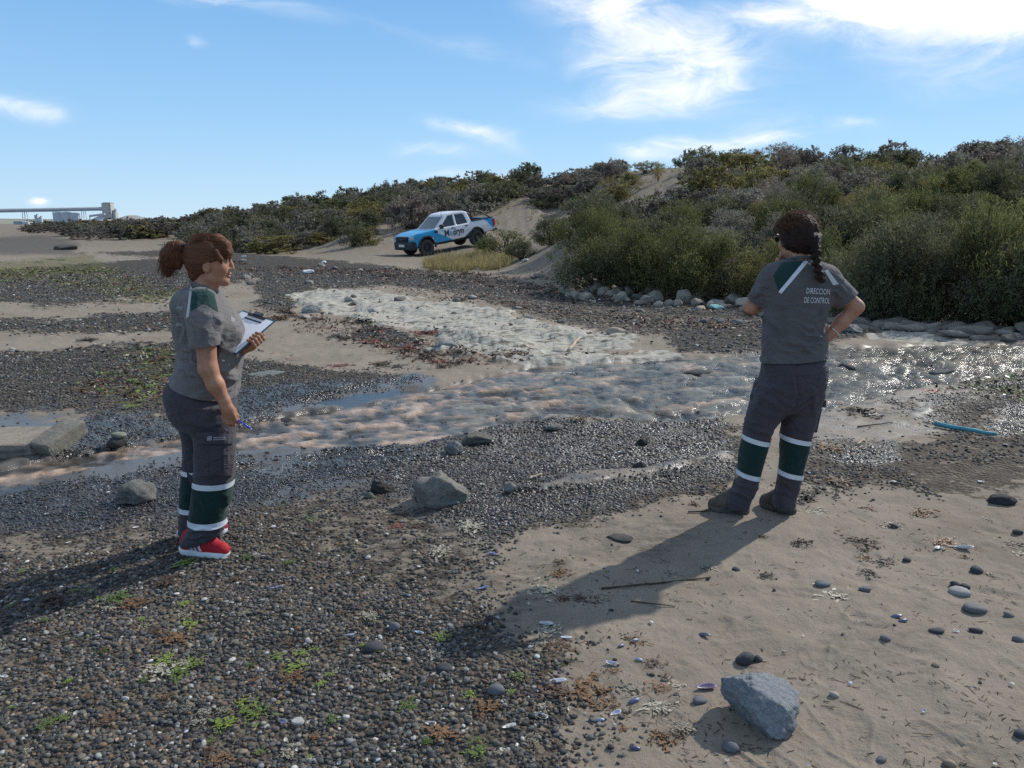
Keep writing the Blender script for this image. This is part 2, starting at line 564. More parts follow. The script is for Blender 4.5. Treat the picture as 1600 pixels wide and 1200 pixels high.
def zones(X, Y):
    px, py = to_px(X, Y)
    f = np.clip(py - 330, 6, 900) / 500.0
    wob = 46 * f * fbm(np.asarray(X) * 1.1 + 3, np.asarray(Y) * 0.9, o=4) + 22 * f * fbm(np.asarray(X) * 5, np.asarray(Y) * 5 + 7, o=3)
    soft = 44 * f + 2
    r = {}
    g = np.zeros(px.shape, np.float32)
    for p, s in ZG:
        g = np.maximum(g, s * sstep(-1, 1, (poly_sd(px, py, p) + wob) / soft))
    r['halo'] = sstep(-4.5, 0.5, (poly_sd(px, py, ZG[0][0]) + 1.6 * wob) / soft)
    st = poly_sd(px, py, ZSTREAM)
    std = (st + 0.35 * wob) / (f * 100)
    r['stream'] = std
    ro = np.zeros_like(g)
    for p in ZROCK:
        ro = np.maximum(ro, sstep(-1, 1, (poly_sd(px, py, p) + 1.3 * wob) / (soft * 0.5)))
    k = np.zeros_like(g)
    for p in ZWRACK:
        k = np.maximum(k, sstep(-1, 1, (poly_sd(px, py, p) + 1.2 * wob) / soft))
    a = np.zeros_like(g)
    for p in ZALG:
        a = np.maximum(a, sstep(-1, 1, (poly_sd(px, py, p) + 1.2 * wob) / (soft * 1.4)))
    w = 0.55 * sstep(-0.7, 0.1, std)
    for p, s in ZWET:
        w = np.maximum(w, s * sstep(-1, 1, (poly_sd(px, py, p) + wob) / (soft * 1.4)))
    d = sstep(-1, 1, (poly_sd(px, py, ZDIRT) + wob) / soft)
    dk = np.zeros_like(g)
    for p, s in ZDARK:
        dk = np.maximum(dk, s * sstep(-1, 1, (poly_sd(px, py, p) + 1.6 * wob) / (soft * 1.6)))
    gy = sstep(-1, 1, (poly_sd(px, py, ZGREY) + wob * 0.3) / soft)
    rid = sstep(-8, 16, poly_sd(px, py, ZRIDGE) + 10 * fbm(np.asarray(X) * 3, np.asarray(Y) * 3, o=3))
    r['ridge'] = rid
    mud = sstep(-1, 1, (poly_sd(px, py, ZMUD) + 1.4 * wob) / soft)
    g = g * (1 - .62 * mud)
    r.update(gravel=g * (1 - 0.85 * ro) * (1 - .8 * rid), wet=w, rock=ro, wrack=k, algae=a, dirt=d, dark=dk, grey=gy)
    return r


def ground_z(X, Y, Z=None):
    X = np.asarray(X, np.float64)
    Y = np.asarray(Y, np.float64)
    Z = zones(X, Y) if Z is None else Z
    z = base_z(X, Y)
    R = np.hypot(X, Y)
    near = 1 - sstep(40, 120, R)
    z = z + near * (0.022 * fbm(X * 0.8, Y * 0.8, o=3) + 0.011 * fbm(X * 4.2, Y * 4.2, o=4)) * (1 - 0.5 * Z['wet'])
    z = z + 0.028 * Z['gravel'] * (1 - .8 * Z['wet']) * (0.4 + 0.6 * sstep(-0.8, 0.6, fbm(X * 0.6 + 5, Y * 0.6, o=2)))
    hill = sstep(0.25, 1.2, base_z(X, Y))
    z = z + hill * near * (0.16 * fbm(X * 0.45, Y * 0.45, o=4) + 0.05 * fbm(X * 1.9, Y * 1.9, o=3))
    # layered clay platform: low ledges
    h = fbm((X * .68 - Y * .73) * 0.42 + 2, (X * .73 + Y * .68) * 1.1, o=4)
    ledge = np.floor(h * 3.2) / 3.2 + 0.35 * (h - np.floor(h * 3.2) / 3.2)
    z = z + Z['rock'] * (0.04 + 0.115 * ledge + 0.026 * fbm(X * 2.6, Y * 2.5, o=3))
    z = z + Z['wrack'] * 0.03 * np.abs(fbm(X * 3, Y * 3, o=3))
    # stream channel
    c = sstep(-0.10, 0.10, Z['stream'])
    z = z * (1 - .6 * sstep(-.5, 0, Z['stream'])) - 0.085 * c
    # a muddy ridge across the gravel bar
    z = z + Z['ridge'] * 0.05
    # hollows with standing water beside the stream
    z = z - .052 * Z['wet'] * sstep(-1.7, -.3, Z['stream']) * (1 - c) * sstep(-.1, .5, fbm(X * 1.1 + 8, Y * 1.3, o=3))
    return z


# foot prints and drag marks pressed into the near sand: (px, py, length m, angle)
PRINTS = [(1350, 905, 0.27, 2.5), (1318, 870, 0.26, 2.2), (1590, 1060, 0.27, 1.5), (1290, 1040, 0.26, 1.2), (1180, 845, 0.26, 0.4), (1040, 840, 0.26, 0.5), (1210, 900, 0.26, 0.2), (935, 975, 0.25, 0.9), (1420, 870, 0.24, 2.9), (1470, 940, 0.27, 2.4), (1545, 900, 0.25, 0.3), (1110, 905, 0.25, 0.35), (1340, 1150, 0.27, 1.2)]


def press_prints(X, Y, z):
    rp = random.Random(17)
    more = [(rp.uniform(850, 1620), rp.uniform(800, 1190), rp.uniform(.23, .28), rp.uniform(0, 6.3)) for _ in range(34)]
    for px, py, L, a in PRINTS + more:
        dp = rp.uniform(.35, 1.0)
        c = gpt(px, py)
        u = (X - c.x) * math.cos(a) + (Y - c.y) * math.sin(a)
        v = -(X - c.x) * math.sin(a) + (Y - c.y) * math.cos(a)
        w = 0.048 * (1 - 0.25 * np.cos((u / L + 0.1) * 6.0))
        q = np.sqrt((u / (L / 2)) ** 2 + (v / w) ** 2)
        tread = 0.0022 * np.sign(np.sin(u * 330)) * (q < 0.85)
        wr = np.clip(.55 + .8 * fbm(X * 9, Y * 9, o=2), 0, 1)
        z = z + dp * wr * (-0.008 * (1 - sstep(0.70, 1.0, q)) + 0.005 * np.exp(-((q - 1.12) / 0.12) ** 2) + tread * .6)
    return z


# ------------------------------------------------------------------ ground sheet (polar grid, fine where the camera looks)
def build_ground():
    rows = [0.25, 0.5, 0.8, 1.1, 1.4, 1.7]
    r = 1.85
    while r < 45:
        rows.append(r)
        r *= 1 + max(0.0022, 0.00105 * r) if r < 30 else 1.032
    while r < 6000:
        rows.append(r)
        r *= 1.05
    rows = np.array(rows)
    fine = np.linspace(-0.66, 0.66, 620)
    rest = np.linspace(0.66, 2 * math.pi - 0.66, 92)[1:-1]
    th = np.concatenate([fine, rest])
    R, TH = np.meshgrid(rows, th, indexing='ij')
    X, Y = R * np.sin(TH), R * np.cos(TH)
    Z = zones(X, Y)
    Z0 = {k: v for k, v in Z.items()}
    front = 1 - sstep(1.0, 1.5, np.abs(np.arctan2(X, Y)))
    for k in ('gravel', 'rock', 'wrack', 'algae', 'dirt', 'dark', 'grey', 'wet'):
        Z0[k] = Z[k] * front
    Z0['stream'] = np.where(front > 0.01, Z['stream'], -9)
    z = ground_z(X, Y, Z0)
    z = press_prints(X, Y, z)
    nr, nt = X.shape
    idx = np.arange(nr * nt).reshape(nr, nt)
    a, b = idx[:-1], idx[1:]
    f = np.stack([a, np.roll(a, -1, 1), np.roll(b, -1, 1), b], -1).reshape(-1, 4)[:, ::-1]
    V = np.stack([X, Y, z], -1).reshape(-1, 3)
    V = np.vstack([V, [[0, 0, 0]]])
    me = mesh_np('ground', V, f)
    # centre cap is a fan of triangles, below the camera
    hill = sstep(0.3, 1.3, base_z(X, Y)) * front
    far = sstep(45, 70, R) * front
    dirt = np.maximum(np.maximum(Z0['dirt'], hill), far)
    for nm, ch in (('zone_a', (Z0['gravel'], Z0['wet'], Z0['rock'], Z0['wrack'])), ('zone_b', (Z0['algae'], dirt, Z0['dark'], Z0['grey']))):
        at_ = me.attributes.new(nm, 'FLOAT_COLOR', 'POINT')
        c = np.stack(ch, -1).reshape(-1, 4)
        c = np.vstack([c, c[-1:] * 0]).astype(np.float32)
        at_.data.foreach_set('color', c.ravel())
    o = link_mesh('ground', me, None, ground_mat(), True)
    tag(o, 'beach of sand, mud and dark gravel rising to a scrubby bank', None, None, 'structure')
    return X, Y, Z0, idx


def ground_mat():
    m = bpy.data.materials.new('beach_ground')
    m.use_nodes = True
    T = NT(m.node_tree)
    b = T.n['Principled BSDF']
    v = T.new('ShaderNodeNewGeometry').outputs['Position']
    sa = T.new('ShaderNodeSeparateColor')
    A = T.attr('zone_a')
    T.l.new(A.outputs['Color'], sa.inputs[0])
    grv, wet, rock, wrk = sa.outputs[0], sa.outputs[1], sa.outputs[2], A.outputs['Alpha']
    sb = T.new('ShaderNodeSeparateColor')
    B = T.attr('zone_b')
    T.l.new(B.outputs['Color'], sb.inputs[0])
    alg, drt, drk, gry = sb.outputs[0], sb.outputs[1], sb.outputs[2], B.outputs['Alpha']
    n_big = T.noise(v, 0.9, 5, 0.6)
    n_mid = T.noise(v, 6, 6, 0.65)
    n_fin = T.noise(v, 60, 4, 0.7)
    n_flat = T.noise(T.vmap(v, (1, 2.4, 1)), 9, 6, 0.65)
    grain = T.noise(v, 420, 2, 0.6)
    # sand
    sand = T.ramp(T.m('ADD', T.m('MULTIPLY', n_big, 0.6), T.m('MULTIPLY', n_mid, 0.4)), [(0.3, (0.205, 0.170, 0.130)), (0.5, (0.276, 0.233, 0.184)), (0.72, (0.33, 0.282, 0.226))])
    sand = T.mix(T.rng(grain, 0.35, 0.7), T.mix(1, sand, (0.82, 0.82, 0.82), 'MULTIPLY'), sand)
    sand = T.mix(T.rng(n_fin, 0.62, 0.74), sand, (0.10, 0.085, 0.07))
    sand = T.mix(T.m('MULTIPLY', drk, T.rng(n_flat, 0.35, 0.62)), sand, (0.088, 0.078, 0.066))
    # dry pale dirt of track and bank
    dirt = T.ramp(n_mid, [(0.3, (0.14, 0.118, 0.094)), (0.5, (0.215, 0.182, 0.142)), (0.7, (0.29, 0.25, 0.198))])
    dirt = T.mix(T.rng(T.noise(v, 3.1, 6, 0.7), 0.52, 0.68), dirt, (0.155, 0.125, 0.09))
    col = T.mix(drt, sand, dirt)
    col = T.mix(T.m('MULTIPLY', gry, 0.85), col, (0.095, 0.086, 0.076))
    # pale clay platform
    clay = T.ramp(n_flat, [(0.3, (0.19, 0.17, 0.125)), (0.46, (0.37, 0.35, 0.295)), (0.7, (0.52, 0.50, 0.44))])
    clay = T.mix(T.rng(T.noise(T.vmap(v, (.7, 1.6, 1), (0, 0, -.8)), 4.5, 8, 0.75), 0.52, 0.60), clay, (0.13, 0.112, 0.088))
    col = T.mix(T.rng(T.m('ADD', rock, T.m('MULTIPLY', T.m('SUBTRACT', T.noise(v, 2.4, 7, .72), 0.5), 2.6)), 0.40, 0.58), col, clay)
    # gravel: cells of single stones
    vd = T.vor(v, 42, 'F1', 'Distance')
    vc = T.vor(v, 42, 'F1', 'Color')
    scl = T.new('ShaderNodeSeparateColor')
    T.l.new(vc, scl.inputs[0])
    stone = T.ramp(scl.outputs[0], [(0.0, (0.045, 0.044, 0.044)), (0.3, (0.082, 0.078, 0.073)), (0.55, (0.12, 0.11, 0.097)), (0.75, (0.16, 0.142, 0.12)), (0.93, (0.22, 0.19, 0.15)), (1.0, (0.38, 0.36, 0.33))])
    stone = T.mix(T.rng(vd, 0.35, 0.62), stone, (0.03, 0.027, 0.023))
    gm = T.rng(T.m('ADD', grv, T.m('MULTIPLY', T.m('SUBTRACT', T.noise(v, 7, 7, 0.8), 0.5), 2.4)), 0.38, 0.62)
    # close by the stones themselves lie on silty sand; farther off the colour takes over
    dist = T.new('ShaderNodeVectorMath', operation='LENGTH')
    T.l.new(v, dist.inputs[0])
    silt = T.mix(T.rng(n_mid, .35, .65), (0.048, 0.041, 0.033), (0.105, 0.087, 0.067))
    under = T.mix(T.m('MULTIPLY', gm, .8), col, silt)
    col = T.mix(T.rng(dist.outputs['Value'], 6.0, 11.0), under, T.mix(gm, col, stone))
    # thin mud between the stones in places
    mud = T.rng(T.noise(T.vmap(v, (1, 1.7, 1)), 2.6, 5, 0.65), 0.56, 0.66)
    col = T.mix(T.m('MULTIPLY', T.m('MULTIPLY', mud, gm), 0.85), col, (0.16, 0.132, 0.10))
    # sea weed and wrack
    wk = T.rng(T.m('ADD', T.m('MULTIPLY', wrk, 0.55), T.m('MULTIPLY', T.m('SUBTRACT', T.noise(T.vmap(v, (1, 2.2, 1)), 3.4, 8, 0.78), 0.5), 2.6)), 0.62, 0.9)
    wcol = T.ramp(T.noise(v, 19, 4, 0.6), [(0.3, (0.035, 0.022, 0.016)), (0.5, (0.085, 0.052, 0.036)), (0.7, (0.16, 0.11, 0.07))])
    col = T.mix(wk, col, wcol)
    ak = T.rng(T.m('ADD', T.m('MULTIPLY', alg, 0.7), T.m('MULTIPLY', T.m('SUBTRACT', T.noise(T.vmap(v, (1, 1.5, 1)), 6, 7, 0.75), 0.5), 2.2)), 0.55, 0.85)
    acol = T.ramp(T.noise(v, 23, 4, 0.6), [(0.3, (0.07, 0.07, 0.025)), (0.55, (0.16, 0.16, 0.05)), (0.72, (0.25, 0.235, 0.10))])
    col = T.mix(T.m('MULTIPLY', ak, 0.9), col, acol)
    # wetness darkens and polishes
    wn = T.rng(T.m('ADD', wet, T.m('MULTIPLY', T.m('SUBTRACT', T.noise(T.vmap(v, (1, 1.6, 1)), 3.2, 5, 0.6), 0.5), 0.9)), 0.35, 0.75)
    col = T.mix(T.m('MULTIPLY', wn, 0.62), col, (0.018, 0.018, 0.019))
    T.l.new(col, b.inputs['Base Color'])
    T.l.new(T.m('SUBTRACT', 0.9, T.m('MULTIPLY', wn, 0.66)), b.inputs['Roughness'])
    T.l.new(T.m('ADD', 0.12, T.m('MULTIPLY', wn, 0.5)), b.inputs['Specular IOR Level'])
    hs = T.m('ADD', T.m('ADD', T.m('MULTIPLY', n_fin, 0.5), T.m('MULTIPLY', grain, 0.12)), T.m('MULTIPLY', n_mid, 0.9))
    hg = T.m('MULTIPLY', T.m('SUBTRACT', 1.0, vd), T.m('MULTIPLY', gm, 2.2))
    nrm = T.bump(T.m('ADD', hs, T.m('ADD', hg, T.m('MULTIPLY', T.m('ADD', wk, ak), 1.2))), T.m('SUBTRACT', 0.9, T.m('MULTIPLY', wn, 0.15)), 0.012)
    T.l.new(nrm, b.inputs['Normal'])
    return m


GX, GY, GZN, GIDX = build_ground()


# ------------------------------------------------------------------ stream
def water_mat(name, tint=0.5):
    m = bpy.data.materials.new(name)
    m.use_nodes = True
    T = NT(m.node_tree)
    b = T.n['Principled BSDF']
    v = T.new('ShaderNodeNewGeometry').outputs['Position']
    n = T.noise(T.vmap(v, (1, 1.8, 1)), 1.6, 5, 0.65)
    n2 = T.noise(T.vmap(v, (1, 1.4, 1)), 9, 4, 0.6)
    mixn = T.m('ADD', T.m('MULTIPLY', n, 0.65), T.m('MULTIPLY', n2, 0.35))
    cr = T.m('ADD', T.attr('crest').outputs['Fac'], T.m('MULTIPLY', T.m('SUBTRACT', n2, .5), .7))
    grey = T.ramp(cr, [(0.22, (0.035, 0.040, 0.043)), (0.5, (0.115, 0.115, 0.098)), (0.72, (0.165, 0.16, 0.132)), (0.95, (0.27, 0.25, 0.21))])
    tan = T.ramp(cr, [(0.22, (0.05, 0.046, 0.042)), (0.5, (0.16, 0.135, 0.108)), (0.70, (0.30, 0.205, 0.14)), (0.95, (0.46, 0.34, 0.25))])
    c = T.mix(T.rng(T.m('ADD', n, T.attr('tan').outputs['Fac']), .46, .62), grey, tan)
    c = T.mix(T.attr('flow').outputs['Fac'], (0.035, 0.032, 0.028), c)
    T.l.new(c, b.inputs['Base Color'])
    b.inputs['Roughness'].default_value = 0.21
    b.inputs['IOR'].default_value = 1.34
    b.inputs['Specular IOR Level'].default_value = 0.42
    h = T.m('ADD', T.noise(T.vmap(v, (1, 1.6, 1), (0, 0, 0.3)), 13, 3, 0.55, 0.6), T.m('MULTIPLY', T.noise(v, 38, 3, 0.6), 0.4))
    T.l.new(T.bump(h, T.m('MULTIPLY_ADD', T.attr('flow').outputs['Fac'], 0.55, 0.06), 0.03), b.inputs['Normal'])
    return m


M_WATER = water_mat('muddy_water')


def build_stream():
    s = GZN['stream']
    keep = (s > -1.5) & (np.hypot(GX, GY) < 60) & (np.abs(np.arctan2(GX, GY)) < 0.95)
    fine = GIDX
    nr, nt = GX.shape
    a = keep[:-1] & keep[1:]
    a = a & np.roll(a, -1, 1)
    ii, jj = np.nonzero(a)
    q = np.stack([fine[ii, jj], fine[ii, (jj + 1) % nt], fine[ii + 1, (jj + 1) % nt], fine[ii + 1, jj]], -1)[:, ::-1]
    uq, inv = np.unique(q, return_inverse=True)
    X, Y = GX.ravel()[uq], GY.ravel()[uq]
    st = s.ravel()[uq]
    # flow runs from right-back to left-front
    fa = math.radians(200)
    u = X * math.cos(fa) + Y * math.sin(fa)
    v = -X * math.sin(fa) + Y * math.cos(fa)
    amp = 0.6 + 0.5 * fbm(X * 0.5, Y * 0.5, o=2)
    amp = np.clip(amp, 0.25, 1.2) * sstep(-0.2, 0.2, st)
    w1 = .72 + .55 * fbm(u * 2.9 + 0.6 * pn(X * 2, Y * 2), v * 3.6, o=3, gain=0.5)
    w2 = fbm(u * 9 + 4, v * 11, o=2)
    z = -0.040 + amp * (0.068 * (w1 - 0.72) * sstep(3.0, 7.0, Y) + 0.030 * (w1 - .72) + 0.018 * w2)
    me = mesh_np('stream', np.stack([X, Y, z + base_z(X, Y)], -1), inv.reshape(q.shape))
    tw_ = me.attributes.new('tan', 'FLOAT', 'POINT')
    tw_.data.foreach_set('value', np.interp(to_px(X, Y)[0], [250, 480, 800, 1100, 1700], [.62, .32, .06, -.03, -.06]).astype(np.float32))
    fl = me.attributes.new('flow', 'FLOAT', 'POINT')
    fl.data.foreach_set('value', sstep(-.18, .10, st).astype(np.float32))
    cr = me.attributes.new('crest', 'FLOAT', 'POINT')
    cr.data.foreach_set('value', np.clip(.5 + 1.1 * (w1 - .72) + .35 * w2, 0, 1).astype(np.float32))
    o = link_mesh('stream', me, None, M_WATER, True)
    tag(o, 'shallow muddy stream rippling across the beach', None, None, 'structure')


build_stream()

# ------------------------------------------------------------------ implicit modelling on a voxel grid
class Field:
    """signed distance grid; shapes are blended in, then meshed with surface nets"""
    def __init__(self, lo, hi, h):
        self.h = h
        self.lo = np.array(lo, np.float64) - 3 * h
        n = np.ceil((np.array(hi) + 3 * h - self.lo) / h).astype(int) + 1
        self.n = n
        self.ax = [(self.lo[i] + h * np.arange(n[i])).astype(np.float32) for i in range(3)]
        self.D = np.full(n, 0.5, np.float32)

    def sl(self, lo, hi):
        s = []
        for i in range(3):
            a = max(0, int(math.floor((lo[i] - self.lo[i]) / self.h)))
            b = min(self.n[i], int(math.ceil((hi[i] - self.lo[i]) / self.h)) + 1)
            if b <= a:
                return None
            s.append(slice(a, b))
        return tuple(s)

    def pts(self, s):
        return (self.ax[0][s[0]][:, None, None], self.ax[1][s[1]][None, :, None], self.ax[2][s[2]][None, None, :])

    def blend(self, lo, hi, fn, k=0.0, mode='add'):
        mg = max(k * 1.5, 3 * self.h)
        s = self.sl([q - mg for q in lo], [q + mg for q in hi])
        if s is None:
            return
        d = fn(*self.pts(s)).astype(np.float32)
        A = self.D[s]
        if mode == 'add':
            if k > 0:
                hh = np.clip(0.5 + 0.5 * (A - d) / k, 0, 1)
                self.D[s] = A + (d - A) * hh - k * hh * (1 - hh)
            else:
                self.D[s] = np.minimum(A, d)
        elif mode == 'sub':
            if k > 0:
                hh = np.clip(0.5 - 0.5 * (A + d) / k, 0, 1)
                self.D[s] = A + (-d - A) * hh + k * hh * (1 - hh)
            else:
                self.D[s] = np.maximum(A, -d)

    def cone(self, a, b, ra, rb, k=0.02, mode='add', wide=None):
        """tapered capsule; wide=(axis vector, factor) makes it oval"""
        a, b = np.array(a, np.float64), np.array(b, np.float64)
        w = None
        f = 1.0
        if wide is not None:
            w = np.array(wide[0], np.float64)
            w /= np.linalg.norm(w)
            f = wide[1]
        R = max(ra, rb) * max(f, 1.0)
        lo, hi = np.minimum(a, b) - R, np.maximum(a, b) + R
        ab = b - a
        L2 = max(float(ab @ ab), 1e-12)

        def fn(x, y, z):
            px, py, pz = x - a[0], y - a[1], z - a[2]
            t = np.clip((px * ab[0] + py * ab[1] + pz * ab[2]) / L2, 0, 1)
            qx, qy, qz = px - t * ab[0], py - t * ab[1], pz - t * ab[2]
            if w is not None:
                c = (qx * w[0] + qy * w[1] + qz * w[2]) * (1 - 1 / f)
                qx, qy, qz = qx - c * w[0], qy - c * w[1], qz - c * w[2]
            return np.sqrt(qx * qx + qy * qy + qz * qz) - (ra + (rb - ra) * t)
        self.blend(lo, hi, fn, k, mode)

    def chain(self, pts, rs, k=0.02, mode='add', wide=None):
        for i in range(len(pts) - 1):
            self.cone(pts[i], pts[i + 1], rs[i], rs[i + 1], k if i == 0 else min(k, 0.02), mode, wide)

    def ell(self, c, r, R=None, k=0.02, mode='add'):
        c, r = np.array(c, np.float64), np.array(r, np.float64)
        Q = np.eye(3) if R is None else np.array(R)[:3, :3].T     # world -> local
        m = float(r.max())

        def fn(x, y, z):
            px, py, pz = x - c[0], y - c[1], z - c[2]
            u = (Q[0, 0] * px + Q[0, 1] * py + Q[0, 2] * pz)
            v = (Q[1, 0] * px + Q[1, 1] * py + Q[1, 2] * pz)
            w = (Q[2, 0] * px + Q[2, 1] * py + Q[2, 2] * pz)
            k0 = np.sqrt((u / r[0]) ** 2 + (v / r[1]) ** 2 + (w / r[2]) ** 2)
            k1 = np.sqrt((u / r[0] ** 2) ** 2 + (v / r[1] ** 2) ** 2 + (w / r[2] ** 2) ** 2) + 1e-9
            return k0 * (k0 - 1) / k1
        self.blend(c - m, c + m, fn, k, mode)

    def box(self, c, r, R=None, rnd=0.0, k=0.0, mode='add'):
        c, r = np.array(c, np.float64), np.array(r, np.float64)
        Q = np.eye(3) if R is None else np.array(R)[:3, :3].T
        m = float(np.linalg.norm(r))

        def fn(x, y, z):
            px, py, pz = x - c[0], y - c[1], z - c[2]
            u = np.abs(Q[0, 0] * px + Q[0, 1] * py + Q[0, 2] * pz) - r[0] + rnd
            v = np.abs(Q[1, 0] * px + Q[1, 1] * py + Q[1, 2] * pz) - r[1] + rnd
            w = np.abs(Q[2, 0] * px + Q[2, 1] * py + Q[2, 2] * pz) - r[2] + rnd
            o = np.sqrt(np.maximum(u, 0) ** 2 + np.maximum(v, 0) ** 2 + np.maximum(w, 0) ** 2)
            return o + np.minimum(np.maximum(np.maximum(u, v), w), 0) - rnd
        self.blend(c - m, c + m, fn, k, mode)

    def loft(self, rings, k=0.02, mode='add', p=2.3, yaw=0.0):
        """stack of ovals: rings (z, cx, cy, half x, half y), any order; yaw turns the ovals"""
        rg = np.array(sorted(rings), np.float64)
        zz = rg[:, 0]
        R = max(rg[:, 3].max(), rg[:, 4].max())
        lo = (rg[:, 1].min() - R, rg[:, 2].min() - R, zz[0])
        hi = (rg[:, 1].max() + R, rg[:, 2].max() + R, zz[-1])
        cy_, sy_ = math.cos(yaw), math.sin(yaw)

        def fn(x, y, z):
            z1 = z.ravel()
            zc = np.clip(z1, zz[0], zz[-1])
            # smooth interpolation of the rings (monotone-ish cubic through Catmull-Rom)
            i = np.clip(np.searchsorted(zz, zc) - 1, 0, len(zz) - 2)
            t = (zc - zz[i]) / (zz[i + 1] - zz[i])
            out = []
            for c in range(1, 5):
                q = rg[:, c]
                mtan = np.gradient(q, zz)
                hgt = zz[i + 1] - zz[i]
                h00, h10 = 2 * t ** 3 - 3 * t ** 2 + 1, t ** 3 - 2 * t ** 2 + t
                h01, h11 = -2 * t ** 3 + 3 * t ** 2, t ** 3 - t ** 2
                out.append((h00 * q[i] + h10 * hgt * mtan[i] + h01 * q[i + 1] + h11 * hgt * mtan[i + 1])[None, None, :])
            cx, cy, a, b = out
            u, v = x - cx, y - cy
            if yaw:
                u, v = u * cy_ + v * sy_, -u * sy_ + v * cy_
            e = (np.abs(u / a) ** p + np.abs(v / b) ** p) ** (1 / p)
            d = (e - 1) * np.minimum(a, b)
            dz = np.maximum(np.maximum(zz[0] - z, z - zz[-1]), -0.5)
            return np.maximum(d, dz)
        self.blend(lo, hi, fn, k, mode)

    def mesh(self):
        """surface nets -> (verts, quads)"""
        D = self.D
        S = D < 0
        c = np.zeros(np.array(S.shape) - 1, np.int8)
        for i in (0, 1):
            for j in (0, 1):
                for l in (0, 1):
                    c += S[i:S.shape[0] - 1 + i, j:S.shape[1] - 1 + j, l:S.shape[2] - 1 + l]
        act = (c > 0) & (c < 8)
        I = np.argwhere(act)
        vid = np.full(act.shape, -1, np.int64)
        vid[act] = np.arange(len(I))
        acc = np.zeros((len(I), 3))
        cnt = np.zeros(len(I))
        for ax in range(3):
            for i in (0, 1):
                for j in (0, 1):
                    o = np.zeros(3, int)
                    o[(ax + 1) % 3], o[(ax + 2) % 3] = i, j
                    p = I + o
                    q = p.copy()
                    q[:, ax] += 1
                    d0 = D[p[:, 0], p[:, 1], p[:, 2]]
                    d1 = D[q[:, 0], q[:, 1], q[:, 2]]
                    cr = (d0 < 0) != (d1 < 0)
                    t = np.where(cr, d0 / np.where(cr, d0 - d1, 1), 0)
                    pos = o[None] + np.eye(3)[ax][None] * t[:, None]
                    acc += np.where(cr[:, None], pos, 0)
                    cnt += cr
        V = self.lo + self.h * (I + acc / cnt[:, None])
        F = []
        for ax in range(3):
            u, w = (ax + 1) % 3, (ax + 2) % 3
            s0 = [slice(1, n - 1) for n in S.shape]
            s1 = list(s0)
            s1[ax] = slice(2, S.shape[ax])
            s0[ax] = slice(1, S.shape[ax] - 1)
            A, B = S[tuple(s0)], S[tuple(s1)]
            for flip in (False, True):
                E = np.argwhere((A & ~B) if not flip else (~A & B)) + 1
                if not len(E):
                    continue
                du, dw = np.eye(3, dtype=int)[u], np.eye(3, dtype=int)[w]
                q = [vid[tuple((E - a_ - b_).T)] for a_, b_ in ((du, dw), (0 * du, dw), (0 * du, 0 * dw), (du, 0 * dw))]
                if flip:
                    q = q[::-1]
                F.append(np.stack(q, -1))
        F = np.concatenate(F)
        F = F[(F >= 0).all(1)]
        return V, F


def relax(V, F, it=2, w=0.5):
    n = len(V)
    for _ in range(it):
        s = np.zeros((n, 3))
        c = np.zeros(n)
        for k in range(4):
            a, b = F[:, k], F[:, (k + 1) % 4]
            np.add.at(s, a, V[b])
            np.add.at(c, a, 1)
        V = V + w * (s / np.maximum(c, 1)[:, None] - V)
    return V


def vnormals(V, F):
    fn = np.cross(V[F[:, 2]] - V[F[:, 0]], V[F[:, 3]] - V[F[:, 1]])
    N = np.zeros_like(V)
    for k in range(4):
        np.add.at(N, F[:, k], fn)
    return N / np.maximum(np.linalg.norm(N, axis=1)[:, None], 1e-12)


def field_obj(name, V, F, mats, parent=None, pick=None, loc=None):
    """object from a mesh; pick(face centres) -> material index per face; loc: origin to subtract"""
    V = np.asarray(V)
    if loc is not None:
        V = V - np.asarray(loc)
    me = mesh_np(name, V, F)
    o = link_mesh(name, me, parent, mats, True)
    if pick is not None:
        c = V[F].mean(1) + (0 if loc is None else np.asarray(loc))
        me.polygons.foreach_set('material_index', np.asarray(pick(c), np.int32))
    return o


def split_faces(V, F, sel):
    """sub-mesh of the selected faces"""
    f = F[sel]
    uq, inv = np.unique(f, return_inverse=True)
    return V[uq], inv.reshape(f.shape)


def largest(V, F):
    """the biggest connected piece"""
    lab = np.arange(len(V))
    while True:
        m = lab[F].min(1)
        new = lab.copy()
        for k in range(4):
            np.minimum.at(new, F[:, k], m)
        new = new[new]
        if (new == lab).all():
            break
        lab = new
    u, c = np.unique(lab, return_counts=True)
    print('pieces', sorted(c)[-6:])
    return split_faces(V, F, lab[F[:, 0]] == u[np.argmax(c)])

# ------------------------------------------------------------------ people
def fabric(name, color, wr=0.35):
    m = bpy.data.materials.new(name)
    m.use_nodes = True
    T = NT(m.node_tree)
    b = T.n['Principled BSDF']
    v = T.new('ShaderNodeTexCoord').outputs['Object']
    n = T.noise(v, 7, 5, 0.6)
    c = T.ramp(n, [(0.3, tuple(q * 0.82 for q in color)), (0.7, tuple(q * 1.12 for q in color))])
    T.l.new(c, b.inputs['Base Color'])
    b.inputs['Roughness'].default_value = 0.92
    b.inputs['Specular IOR Level'].default_value = 0.2
    b.inputs['Sheen Weight'].default_value = 0.12
    b.inputs['Sheen Roughness'].default_value = 0.5
    f1 = T.noise(T.vmap(v, (1, 1, 2.2), (0.5, 0.35, 0)), 9, 4, 0.55, 0.8)
    f2 = T.noise(T.vmap(v, (1.4, 1, 1), (0, 0.6, 0)), 22, 4, 0.55, 0.4)
    wv = T.noise(v, 700, 1, 0.5)
    h = T.m('ADD', T.m('ADD', f1, T.m('MULTIPLY', f2, 0.4)), T.m('MULTIPLY', wv, 0.03))
    T.l.new(T.bump(h, wr, 0.05), b.inputs['Normal'])
    return m


